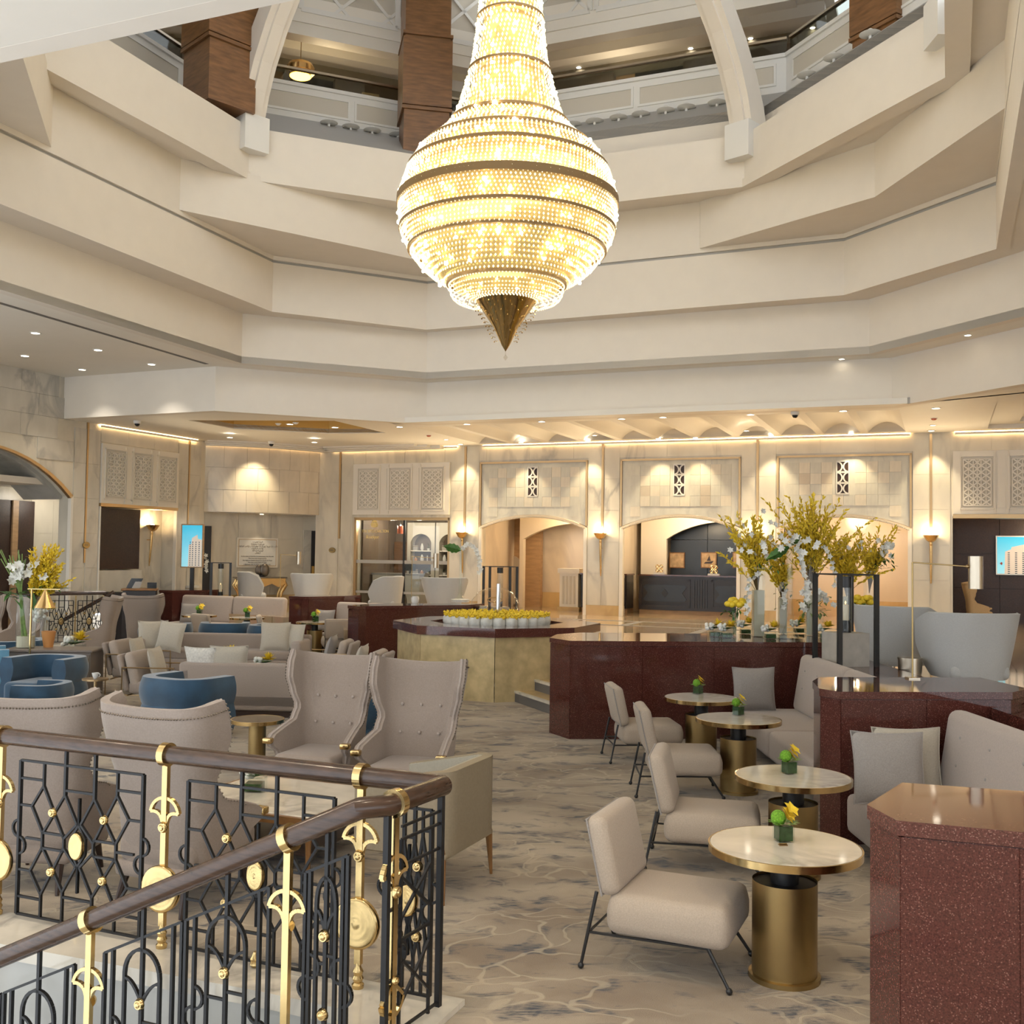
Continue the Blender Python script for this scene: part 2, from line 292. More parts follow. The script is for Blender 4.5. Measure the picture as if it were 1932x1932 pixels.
class B:
    def __init__(s, M=None): s.v = []; s.f = []; s.M = M
    def add(s, vs, fs, M=None):
        n = len(s.v)
        A = s.M if M is None else (M if s.M is None else s.M @ M)
        s.v += [tuple(A @ Vector(p)) if A is not None else tuple(p) for p in vs]
        s.f += [[i+n for i in f] for f in fs]; return s
    def box(s, x0, x1, y0, y1, z0, z1, M=None):
        return s.add([(x0, y0, z0), (x1, y0, z0), (x1, y1, z0), (x0, y1, z0), (x0, y0, z1), (x1, y0, z1), (x1, y1, z1), (x0, y1, z1)],
                     [[0, 3, 2, 1], [4, 5, 6, 7], [0, 1, 5, 4], [1, 2, 6, 5], [2, 3, 7, 6], [3, 0, 4, 7]], M)
    def rbox(s, c, size, r=0.02, seg=2, M=None):
        v, f = rbox_mesh(*size, r, seg); A = T(*c) if M is None else M @ T(*c); return s.add(v, f, A)
    def prism(s, poly, z0, z1, M=None):
        n = len(poly)
        a = sum(poly[i][0]*poly[(i+1) % n][1]-poly[(i+1) % n][0]*poly[i][1] for i in range(n))
        if a < 0: poly = poly[::-1]
        vs = [(p[0], p[1], z0) for p in poly]+[(p[0], p[1], z1) for p in poly]
        fs = [list(range(n))[::-1], list(range(n, 2*n))]+[[i, (i+1) % n, n+(i+1) % n, n+i] for i in range(n)]
        return s.add(vs, fs, M)
    def slab(s, poly, t, M=None):      # polygon in local xz, extruded along local +y by t
        return s.prism([(p[0], p[1]) for p in poly], 0, t, (M or Matrix()) @ Matrix(((1, 0, 0, 0), (0, 0, 1, 0), (0, 1, 0, 0), (0, 0, 0, 1))))
    def tube(s, path, r, n=6, closed=False, M=None, cap=True):
        P = [Vector(p) for p in path]; m = len(P); R = r if isinstance(r, (list, tuple)) else [r]*m
        vs = []; fs = []; up = None
        for i in range(m):
            a = P[i-1] if (i > 0 or closed) else P[i]; b = P[(i+1) % m] if (i < m-1 or closed) else P[i]
            t = (b-a).normalized() if (b-a).length > 1e-9 else Vector((0, 0, 1))
            if up is None: up = Vector((0, 0, 1)) if abs(t.z) < 0.9 else Vector((1, 0, 0))
            sx = t.cross(up)
            if sx.length < 1e-6: sx = t.cross(Vector((1, 0.3, 0)))
            sx.normalize(); u2 = sx.cross(t).normalized(); up = u2
            for k in range(n):
                an = 2*PI*(k+0.5)/n; vs.append(P[i]+(sx*math.cos(an)+u2*math.sin(an))*R[i])
        for i in range(m if closed else m-1):
            for k in range(n):
                j = (i+1) % m; fs.append([i*n+k, i*n+(k+1) % n, j*n+(k+1) % n, j*n+k])
        if cap and not closed: fs.append(list(range(n))[::-1]); fs.append([(m-1)*n+k for k in range(n)])
        return s.add(vs, fs, M)
    def bar(s, a, b, w, d=None, M=None, up=None):   # rectangular bar from a to b; w across, d along `up` normal
        a = Vector(a); b = Vector(b); d = d or w; t = (b-a).normalized()
        u = Vector(up) if up else (Vector((0, 0, 1)) if abs(t.z) < 0.95 else Vector((0, 1, 0)))
        sx = t.cross(u).normalized(); u = sx.cross(t).normalized()
        o = [(-w/2, -d/2), (w/2, -d/2), (w/2, d/2), (-w/2, d/2)]
        vs = [a+sx*p+u*q for p, q in o]+[b+sx*p+u*q for p, q in o]
        return s.add(vs, [[0, 3, 2, 1], [4, 5, 6, 7], [0, 1, 5, 4], [1, 2, 6, 5], [2, 3, 7, 6], [3, 0, 4, 7]], M)
    def lathe(s, prof, n=20, M=None, a0=0.0, a1=2*PI, cap=True):
        full = abs(a1-a0-2*PI) < 1e-6; m = n if full else n+1; vs = []; fs = []
        for i in range(m):
            a = a0+(a1-a0)*i/n; c, q = math.cos(a), math.sin(a); vs += [(r*c, r*q, z) for r, z in prof]
        k = len(prof)
        for i in range(n):
            j = (i+1) % m
            for p in range(k-1): fs.append([i*k+p, j*k+p, j*k+p+1, i*k+p+1])
        if full and cap:
            if prof[0][0] > 1e-6: fs.append([i*k for i in range(n)][::-1])
            if prof[-1][0] > 1e-6: fs.append([i*k+k-1 for i in range(n)])
        return s.add(vs, fs, M)
    def ball(s, c, r, n=8, m=5, sc=(1, 1, 1), M=None):
        pr = [(max(r*math.sin(PI*i/m), 1e-4), -r*math.cos(PI*i/m)) for i in range(m+1)]
        A = T(*c) @ Matrix.Diagonal((*sc, 1)); return s.lathe(pr, n, A if M is None else M @ A, cap=False)
    def octa(s, c, r, M=None, h=None):
        x, y, z = c; h = h or r
        return s.add([(x+r, y, z), (x, y+r, z), (x-r, y, z), (x, y-r, z), (x, y, z+h), (x, y, z-h)], [[0, 1, 4], [1, 2, 4], [2, 3, 4], [3, 0, 4], [1, 0, 5], [2, 1, 5], [3, 2, 5], [0, 3, 5]], M)
    def leafq(s, p, d, u, l, w):       # folded two-quad leaf
        p = Vector(p); d = Vector(d).normalized(); u = Vector(u); sx = d.cross(u)
        if sx.length < 1e-5: sx = d.cross(Vector((1, 0.2, 0.1)))
        sx.normalize(); nn = sx.cross(d).normalized()
        a = p; m1 = p+d*l*0.5; b = p+d*l
        return s.add([a, m1+sx*w/2+nn*w*0.15, b-nn*w*0.1, m1-sx*w/2+nn*w*0.15, m1], [[0, 1, 4], [1, 2, 4], [4, 2, 3], [0, 4, 3]])
    def grid(s, fn, nu, nv, closeu=False, M=None):
        m = nu if closeu else nu+1; vs = [fn(i/nu, j/nv) for i in range(m) for j in range(nv+1)]; fs = []
        for i in range(nu):
            a = i*(nv+1); b = ((i+1) % m)*(nv+1)
            for j in range(nv): fs.append([a+j, b+j, b+j+1, a+j+1])
        return s.add(vs, fs, M)
    def shell(s, fo, fi, nu, nv, M=None):   # closed solid between two sheets given as functions of u, v
        vs = [fo(i/nu, j/nv) for i in range(nu+1) for j in range(nv+1)]; n0 = len(vs)
        vs += [fi(i/nu, j/nv) for i in range(nu+1) for j in range(nv+1)]; fs = []; k = nv+1
        for i in range(nu):
            for j in range(nv):
                fs.append([i*k+j, (i+1)*k+j, (i+1)*k+j+1, i*k+j+1]); fs.append([n0+i*k+j+1, n0+(i+1)*k+j+1, n0+(i+1)*k+j, n0+i*k+j])
        for i in range(nu):
            fs.append([i*k, n0+i*k, n0+(i+1)*k, (i+1)*k]); fs.append([i*k+nv, (i+1)*k+nv, n0+(i+1)*k+nv, n0+i*k+nv])
        for j in range(nv):
            fs.append([j, j+1, n0+j+1, n0+j]); fs.append([nu*k+j, n0+nu*k+j, n0+nu*k+j+1, nu*k+j+1])
        return s.add(vs, fs, M)
    def mesh(s, name, smooth=None):
        me = bpy.data.meshes.new(name); me.from_pydata(s.v, [], s.f); me.update()
        if smooth:
            me.shade_smooth(); me.set_sharp_from_angle(angle=math.radians(smooth))
        return me
    def build(s, name, mat, parent=None, smooth=None, label=None, kind=None, cat=None, group=None):
        return obj(name, s.mesh(name, smooth), mat, parent, label, kind, cat, group)
def obj(name, me, mat, parent=None, label=None, kind=None, cat=None, group=None, M=None):
    if mat and not me.materials: me.materials.append(MATS[mat])
    o = bpy.data.objects.new(name, me); COL.objects.link(o)
    if parent: o.parent = parent
    if M is not None: o.matrix_local = M
    tag(o, label, cat, group, kind); return o
def tag(o, label=None, cat=None, group=None, kind=None):
    if label: o['label'] = label
    if cat: o['category'] = cat
    if group: o['group'] = group
    if kind: o['kind'] = kind
    return o
def thing(name, label, cat, loc=(0, 0, 0), rz=0.0, group=None, rx=0.0, ry=0.0):
    o = bpy.data.objects.new(name, None); COL.objects.link(o); o.empty_display_size = 0.1
    o.location = loc; o.rotation_euler = (rx, ry, rz); return tag(o, label, cat, group)
KIDS = {}
def kids(o): return [c for c in COL.objects if c.parent == o]
def dup(root, loc, rz=None, label=None, group=None, sc=None):
    r = root.copy(); COL.objects.link(r); r.location = loc
    if rz is not None: r.rotation_euler = (0, 0, rz)
    if sc: r.scale = (sc, sc, sc) if not isinstance(sc, tuple) else sc
    if label: r['label'] = label
    if group: r['group'] = group
    for ch in list(root.children):
        c = ch.copy(); COL.objects.link(c); c.parent = r; c.matrix_parent_inverse = ch.matrix_parent_inverse
        for g in list(ch.children):
            d = g.copy(); COL.objects.link(d); d.parent = c
    return r
def struct(name, b, mat, parent=None, smooth=None): return b.build(name, mat, parent, smooth, kind=None if parent else 'structure')
def light(name, kind, loc, power, col=(1, 0.85, 0.65), size=0.1, spot=None, blend=0.6, rot=None, parent=None):
    d = bpy.data.lights.new(name, kind); d.energy = power; d.color = col
    if kind == 'AREA': d.size = size
    else: d.shadow_soft_size = size
    if spot: d.spot_size = spot; d.spot_blend = blend
    o = bpy.data.objects.new(name, d); COL.objects.link(o); o.location = loc
    if rot: o.rotation_euler = rot
    if parent: o.parent = parent
    return o
# ================================================================ SETTING
LZ = 0.65; CE = 5.33; UC = 6.32
def V2(p): return (p[0], p[1])
def offs(path, d):                      # offset an open polyline to its left by d (mitred)
    out = []; n = len(path)
    for i in range(n):
        def nrm(a, b):
            dx, dy = b[0]-a[0], b[1]-a[1]; l = math.hypot(dx, dy); return (-dy/l, dx/l)
        if i == 0: m = nrm(path[0], path[1]); k = 1
        elif i == n-1: m = nrm(path[-2], path[-1]); k = 1
        else:
            a = nrm(path[i-1], path[i]); b = nrm(path[i], path[i+1]); m = (a[0]+b[0], a[1]+b[1]); l2 = m[0]**2+m[1]**2; k = 2/l2
        out.append((path[i][0]+m[0]*d*k, path[i][1]+m[1]*d*k))
    return out
def bandb(path, z0, z1, th, b=None):    # vertical band of thickness th (outwards = left of a path that runs left to right)
    b = b or B(); o = offs(path, th)
    for i in range(len(path)-1): b.prism([path[i], path[i+1], o[i+1], o[i]], z0, z1)
    return b
# ---- frames of the two lobby walls
C0 = az(620, 848, CE); ca = math.radians(-22.2); CE_ = Vector((math.cos(ca), math.sin(ca), 0)); CN_ = Vector((math.sin(ca), -math.cos(ca), 0))
L0 = az(375, 830, CE); la = math.radians(-113.4); LE_ = Vector((math.cos(la), math.sin(la), 0)); LN_ = Vector((-math.sin(la), math.cos(la), 0))
def CF(s, t=0.0, z=0.0): return Vector((C0.x, C0.y, 0))+CE_*s+CN_*t+Vector((0, 0, z))
def LF(s, t=0.0, z=0.0): return Vector((L0.x, L0.y, 0))+LE_*s+LN_*t+Vector((0, 0, z))
# matrices: local x along the wall, local y INTO the wall (away from the room), local z up
MC = Matrix(((CE_.x, -CN_.x, 0, C0.x), (CE_.y, -CN_.y, 0, C0.y), (0, 0, 1, 0), (0, 0, 0, 1)))
ML = Matrix(((LE_.x, -LN_.x, 0, L0.x), (LE_.y, -LN_.y, 0, L0.y), (0, 0, 1, 0), (0, 0, 0, 1)))   # mirrored: x runs right to left as seen
def wC(x, y, t=0.0):
    P = CF(0, t); Q = CF(10, t); p = apl(x, y, P, Q); return ((p-Vector((C0.x, C0.y, 0))).dot(CE_), p.z)
def wL(x, y, t=0.0):
    P = LF(0, t); Q = LF(10, t); p = apl(x, y, P, Q); return ((p-Vector((L0.x, L0.y, 0))).dot(LE_), p.z)

# ---- floors
fl = B(); fl.prism([(-16, 11.95), (-0.2, 5.37), (-0.62, 4.35), (-0.62, -8), (18, -8), (18, 36), (-16, 36)], -0.3, 0.0); struct('floor', fl, 'carpet')
lob = [(4.25, -8), (4.25, 9.3), (4.3, 13.5), (1.75, 13.65), (1.15, 15.6), (1.45, 18.9), (-0.3, 20.1), (-0.95, 22.8), (-3.4, 21.7), (-4.1, 25.6), (-5.5, 25.7),
       (-7.8, 27.3), (-9.45, 28.0), V2(LF(1.2, 0)), V2(LF(-1.2, -2)), V2(CF(-1.5, -6)), V2(CF(24, -6)), (18, 20), (18, -8)]
b = B().prism(lob, -0.02, LZ); struct('floor_lobby', b, 'lobby_floor')
# dark inlay lines of the lobby floor
b = B()
for s0, s1, t0, t1 in ((6.2, 15.5, 2.0, 2.2), (6.2, 15.5, 3.6, 3.8), (7.4, 7.6, 2.2, 3.6), (10.2, 10.4, 2.2, 3.6), (13.4, 13.6, 2.2, 3.6), (9.0, 9.2, 3.8, 8), (12.2, 12.4, 3.8, 8)):
    b.prism([V2(CF(s0, t0)), V2(CF(s1, t0)), V2(CF(s1, t1)), V2(CF(s0, t1))], LZ-0.01, LZ+0.004)
struct('trim_1', b, 'slot_dark')

# ---- stepped atrium tiers
P1 = [V2(LF(4.83, -0.1)), (-6.61, 23.28), (-2.07, 25.13), (7.61, 21.15), (9.49, 16.62), (6.6, 9.6)]
P2 = [(-7.5, 10.0), (-9.05, 14.0), (-5.93, 22.85), (-2.04, 24.55), (7.03, 20.80), (8.64, 16.92), (5.1, 8.2), (1.6, 6.35)]
P3 = [(-6.6, 10.3), (-8.4, 13.9), (-5.23, 22.59), (-2.03, 24.20), (6.42, 20.46), (7.93, 17.26), (4.5, 8.9), (1.2, 7.1)]
OC = (-0.4, 15.65)
def octo(R, a0=0): return [(OC[0]+R*math.cos(math.radians(a0+45*k)), OC[1]+R*math.sin(math.radians(a0+45*k))) for k in range(8)]
struct('wall_tier_lowest', bandb(P1, CE-0.001, UC+0.05, 0.25), 'plaster')
t2 = struct('wall_tier_second', bandb(P2+[P2[0]], UC-0.001, 7.45, 0.2), 'plaster')
t3 = struct('wall_tier_third', bandb(P3+[P3[0]], 7.40, 8.47, 0.2), 'plaster')
bandb(offs(P3+[P3[0]], 0.05), 8.45, 8.55, 0.14).build('air_slot', 'ledge_grey', t3)
bandb(P3+[P3[0]], 8.53, 9.7, 0.2).build('upper_face', 'plaster', t3)
# ceilings between the tiers
b = B(); n = 8
far = [(OC[0]+(p[0]-OC[0])*k, OC[1]+(p[1]-OC[1])*k) for p, k in zip(P2, (2.6, 2.0, 1.25, 1.25, 1.25, 1.9, 2.6, 2.6))]; far[2] = (-14.5, 27.5)
for i in range(n): b.prism([P2[i], P2[(i+1) % n], far[(i+1) % n], far[i]], UC, UC+0.15)
cl = struct('ceiling', b, 'plaster_ceiling')
b = B(); far3 = offs(P3+[P3[0]], 1.3)[:8]; in3 = offs(P3+[P3[0]], 0.1)[:8]
for i in range(n): b.prism([in3[i], in3[(i+1) % n], far3[(i+1) % n], far3[i]], 7.412, 7.5)
b.build('tier_soffit', 'plaster', cl)
# air slot in the left ceiling
p, q = az(0, 572, UC-0.004), az(390, 687, UC-0.004); b = B(); d = (q-p).normalized(); sd = Vector((d.y, -d.x, 0))*0.05; e0 = p-d*5
b.prism([V2(e0+sd), V2(q+sd), V2(q-sd), V2(e0-sd)], UC-0.006, UC+0.01); b.build('air_slot', 'slot_dark', cl)

# ---- folded beams under the upper ring (corner bridges)
def bridge(name, pts, back, z0=8.62, z1=9.62):
    return struct(name, B().prism(pts+back, z0, z1), 'plaster')
bridge('wall_bridge_left', [(-6.32, 19.6), (-3.12, 22.0), (-0.95, 23.72)], [(-2.0, 24.3), (-5.3, 22.7)])
bridge('wall_bridge_right', [(3.8, 21.6), (6.3, 18.35), (6.85, 14.6)], [(8.0, 17.3), (6.5, 20.5)])
bridge('wall_bridge_near', [(-7.42, 16.6), (-6.35, 13.2), (-5.3, 10.4)], [(-6.6, 10.2), (-8.5, 13.9)])

# ---- upper ring with a bottom moulding, gallery behind it
R5 = octo(6.9); R5o = octo(9.6)
b = B()
for i in range(8): b.prism([R5[i], R5[(i+1) % 8], R5o[(i+1) % 8], R5o[i]], 9.6, 10.59)
ring = struct('wall_ring', b, 'plaster')
b = B(); ri = octo(6.83); ro = octo(7.2)
for i in range(8): b.prism([ri[i], ri[(i+1) % 8], ro[(i+1) % 8], ro[i]], 9.52, 9.68)
b.build('moulding', 'plaster', ring)
b = B(); ri = octo(7.62); ro = octo(8.2)
for i in (0, 1): b.prism([ri[i], ri[(i+1) % 8], ro[(i+1) % 8], ro[i]], 10.55, 11.38)
b.build('setback', 'plaster', ring)
# sloping grey apron that carries the row of saucer lamps; the gallery lies farther back on the left sides
RG = {0: 8.45, 1: 8.45, 2: 9.6, 3: 9.6, 4: 9.6}
APR = {0: (7.62, 11.38), 1: (7.62, 11.38), 2: (7.05, 10.58), 3: (7.05, 10.58), 4: (7.05, 10.58)}
for i in range(5):
    ai = octo(APR[i][0]); ao = octo(RG[i]+0.1); za = APR[i][1]; j = (i+1) % 8
    B().add([(*ai[i], za), (*ai[j], za), (*ao[j], 12.02), (*ao[i], 12.02), (*ai[i], za-.2), (*ai[j], za-.2), (*ao[j], 11.82), (*ao[i], 11.82)], [[0, 1, 2, 3], [7, 6, 5, 4], [0, 4, 5, 1], [3, 2, 6, 7], [0, 3, 7, 4], [1, 5, 6, 2]]).build('apron', 'ledge_grey', ring)
# ribs of the dome
def rib(k):
    a = math.radians(45*k); rd = Vector((math.cos(a), math.sin(a), 0)); tg = Vector((-rd.y, rd.x, 0)); b = B()
    prof = []; zz = [10.0, 10.35, 10.7, 11.2, 11.7, 12.3, 13.0, 13.8, 14.8, 16.0, 17.2]
    for z in zz:
        r = 6.85-0.16*(z-10)**2 if z < 14 else 6.85-0.16*16-1.25*(z-14); prof.append((r, z))
    for o, w, dd, z0i in ((0, 0.25, 0.55, 1), (-0.07, 0.12, 0.1, 1)):
        vs = []; fs = []; m = 0
        for i in range(z0i, len(prof)):
            r, z = prof[i]
            for si, ri2 in ((-w, r+o), (w, r+o), (w, r+dd), (-w, r+dd)):
                p = Vector((OC[0], OC[1], z))+rd*ri2+tg*si; vs.append(p)
            m += 1
        for i in range(m-1):
            for k2 in range(4): fs.append([i*4+k2, i*4+(k2+1) % 4, (i+1)*4+(k2+1) % 4, (i+1)*4+k2])
        fs.append([0, 1, 2, 3]); b.add(vs, fs)
    foot = B(); M = Matrix(((tg.x, rd.x, 0, OC[0]+rd.x*6.85), (tg.y, rd.y, 0, OC[1]+rd.y*6.85), (0, 0, 1, 0), (0, 0, 0, 1)))
    foot.slab([(-0.27, 10.05), (0.27, 10.05), (0.27, 10.75), (-0.27, 10.75)], 0.4, M @ T(0, -0.24, 0))
    r = struct('trim_rib_%d' % k, b, 'plaster'); foot.build('rib_foot', 'paint_white', r)
for k in (0, 1, 2, 3, 4): rib(k)
# gallery: parapet with recessed panels, glass, handrail, back wall with doors, ceiling, lattice fascia
def sideM(R, i):                 # local x along side i (ccw), y outwards, z up, origin at the middle of the side
    p = octo(R); a = Vector((*p[i], 0)); c = Vector((*p[(i+1) % 8], 0)); e = (c-a).normalized(); nn = Vector((e.y, -e.x, 0)); m = (a+c)/2
    return Matrix(((e.x, nn.x, 0, m.x), (e.y, nn.y, 0, m.y), (0, 0, 1, 0), (0, 0, 0, 1))), (c-a).length
gal = B()
for i in range(5):
    M, ln = sideM(RG[i], i); gal.box(-ln/2, ln/2, 0, .25, 11.9, 12.70, M)
gal = struct('wall_gallery_parapet', gal, 'paint_white')
for i in range(5):
    M, ln = sideM(RG[i], i); w = (ln-0.5)/2
    for k in range(2):
        x0 = -ln/2+0.2+k*(w+0.1)
        bb = B(); fr = 0.05
        for xa, xb, za, zb in ((x0, x0+w, 12.10, 12.15), (x0, x0+w, 12.52, 12.57), (x0, x0+fr, 12.15, 12.52), (x0+w-fr, x0+w, 12.15, 12.52)): bb.box(xa, xb, -0.03, 0.01, za, zb, M)
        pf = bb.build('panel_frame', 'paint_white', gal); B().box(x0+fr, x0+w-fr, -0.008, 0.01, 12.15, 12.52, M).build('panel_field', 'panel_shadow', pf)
    B().box(-ln/2, ln/2, -0.05, 0.3, 12.68, 12.76, M).build('cap', 'paint_white', gal)
    B().box(-ln/2, ln/2, 0.1, 0.12, 12.76, 13.10, M).build('glass_pane', 'glass_rail', gal)
    B().box(-ln/2, ln/2, 0.06, 0.16, 13.10, 13.15, M).build('handrail', 'steel_champagne', gal)
gw = B()
for i in range(5):
    M, ln = sideM(RG[i]+3.75, i); gw.box(-ln/2, ln/2, 0, .3, 11.9, 14.95, M)
gw = struct('wall_gallery_back', gw, 'wall_olive')
for i in range(4):
    M, ln = sideM(RG[i]+3.75, i)
    for x0, x1, mt, nm in ((-4.2, -3.2, 'door_black', 'door_leaf'), (-3.2, -2.9, 'wood_tan', 'tan_reveal'), (-2.9, -0.3, 'wall_brown', 'wall_panel'), (-0.3, 1.0, 'door_black', 'door_leaf'), (1.0, 1.5, 'wood_tan', 'tan_reveal'), (1.5, 4.0, 'wall_brown', 'wall_panel')):  # reveals are plain lighter tan strips beside the doors
        B().box(x0, x1, -0.06 if nm != 'wall_panel' else -0.3, 0.02, 11.9, 14.5, M).build(nm, mt, gw)
b = B()
for i in range(5):
    M, ln = sideM(RG[i]+.35, i); b.box(-ln/2-.6, ln/2+.6, 0, 3.6, 14.9, 15.05, M); b.box(-ln/2, ln/2, -.05, .3, 14.02, 14.92, M); b.box(-ln/2, ln/2, -.09, .34, 14.30, 14.42, M); b.box(-ln/2-.4, ln/2+.4, 1.9, 2.25, 14.60, 14.92, M)
gc = struct('ceiling_gallery', b, 'plaster_ceiling')
b = B()
for i in range(5):
    M, ln = sideM(RG[i]+.33, i); b.box(-ln/2, ln/2, 0, .2, 14.42, 17.0, M)
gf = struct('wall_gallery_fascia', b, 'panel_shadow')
for i in range(4):
    M, ln = sideM(RG[i]+.33, i); bb = B()
    for k in range(3):
        x0 = -ln/2+0.25+k*(ln-0.3)/3; w = (ln-0.3)/3-0.15; z0, z1 = 14.62, 16.3
        for a, c in (((x0, z0), (x0+w, z0)), ((x0, z1), (x0+w, z1)), ((x0, z0), (x0, z1)), ((x0+w, z0), (x0+w, z1))): bb.bar((a[0], -0.03, a[1]), (c[0], -0.03, c[1]), 0.12, 0.06, M, up=(0, 1, 0))
        for q in range(-1, 3):
            h = w/2
            for a, c in (((q*h, 0), (q*h+1.55, 1.55)), ((q*h+1.55, 0), (q*h, 1.55))):
                xs = [max(0, min(w, a[0])), max(0, min(w, c[0]))]
                if abs(xs[0]-xs[1]) < 0.1: continue
                za = z0+(xs[0]-a[0])/(c[0]-a[0])*(c[1]-a[1])+a[1]; zb = z0+(xs[1]-a[0])/(c[0]-a[0])*(c[1]-a[1])+a[1]
                if min(za, zb) < z0-0.01 or max(za, zb) > z1+0.01: continue
                bb.bar((x0+xs[0], -0.025, za), (x0+xs[1], -0.025, zb), 0.07, 0.04, M, up=(0, 1, 0))
    bb.build('lattice', 'paint_white', gf)
# timber-clad columns of the gallery
for px, py, dd, ang, nm in ((797, 262, 22.9, 12, 1), (405, 180, 19.9, 45, 2), (1695, 80, 18.9, -60, 3)):
    p = ay(px, py, dd); b = B(); w = 0.5; M = T(p.x, p.y+0.3, 0) @ RZ(math.radians(ang))
    b.box(-w, w, -w, w, 10.72, 18, M)
    c = struct('trim_column_%d' % nm, b, 'wood_column')
    for z in (11.9, 13.55): B().box(-w-0.05, w+0.05, -w-0.05, w+0.05, z, z+0.07, M).build('band', 'wood_column', c)
    B().box(-w-0.04, w+0.04, -w-0.04, w+0.04, 12.0, 13.5, M).build('cladding', 'wood_column', c)

# ---- enclosing walls outside the picture (right side and behind the camera); the left side is open glazing to daylight
struct('wall_right', B().box(18, 18.3, -8, 24, 0, 7), 'plaster_warm')
b = B(); b.prism(octo(9.2), 17.0, 17.2); struct('ceiling_dome', b, 'plaster')  # unseen cap over the dome, added to cut daylight from above
# ================================================================ LOBBY WALLS AND CEILING
def pw(poly, t0, t1, M):                # polygon in wall (s,z), from depth t0 to t1 into the wall
    return B().slab(poly, t1-t0, M @ T(0, t0, 0))
def rect(s0, s1, z0, z1): return [(s0, z0), (s1, z0), (s1, z1), (s0, z1)]
CEN = (6.61, 10.73, 14.84); HW = 1.60; SPR = 3.03; APX = 3.36
def archz(x, hw=HW-0.02, spr=SPR, apx=APX):
    R = (hw*hw+(apx-spr)**2)/(2*(apx-spr)); return apx-R+math.sqrt(max(R*R-x*x, 0))
def archpts(c, hw, spr, apx, n=18): return [(c+hw*(-1+2*i/n), archz(hw*(-1+2*i/n), hw, spr, apx)) for i in range(n+1)]
b = B()
TH_ = 0.45
def piece(poly): b.slab(poly, TH_, MC)
piece(rect(-0.4, 0.93, LZ, CE)); piece(rect(0.93, 4.08, 3.28, CE)); piece(rect(4.08, 5.01, LZ, CE))
for i, c in enumerate(CEN):
    piece([(c-HW, CE), (c-HW, SPR)]+archpts(c, HW-0.001, SPR, APX)[1:-1]+[(c+HW, SPR), (c+HW, CE)])
    nx = CEN[i+1]-HW if i < 2 else 17.35
    piece(rect(c+HW, nx, LZ, CE))
piece(rect(17.35, 23, 3.3, CE))
wb = struct('wall_back', b, 'marble_wall')
# marble facing slabs of the pilasters: each its own piece, with open joints
def slab_piece(s0, s1, z0, z1, M, par, mat='marble_wall', g=0.003, th=0.022, nm='marble_slab'):
    return B().box(s0+g, s1-g, -th, 0.01, z0+g, z1-g, M).build(nm, mat, par)
COURSES = (0.92, 1.77, 2.62, 3.47, 4.32, 5.17)
for s0, s1 in ((0.0, 0.40), (0.48, 0.90), (4.12, 4.53), (4.59, 4.99), (8.23, 8.61), (8.67, 9.11), (12.35, 12.73), (12.79, 13.22), (16.46, 16.84), (16.90, 17.30)):
    for z0, z1 in zip(COURSES, COURSES[1:]): slab_piece(s0, s1, z0, z1, MC, wb)
for k in range(15): slab_piece(0.0+k*1.3, 1.3+k*1.3, 4.88 if not any(abs(0.65+k*1.3-m) < 0.2 for m in ()) else 4.88, 5.30, MC, wb, th=0.012)
# yellow marble plinth
for s0, s1 in ((-0.1, 0.93), (4.08, 5.01), (8.21, 9.13), (12.33, 13.24), (16.44, 17.35)): B().box(s0, s1, -0.05, 0.02, LZ, 0.92, MC).build('plinth', 'marble_yellow', wb)
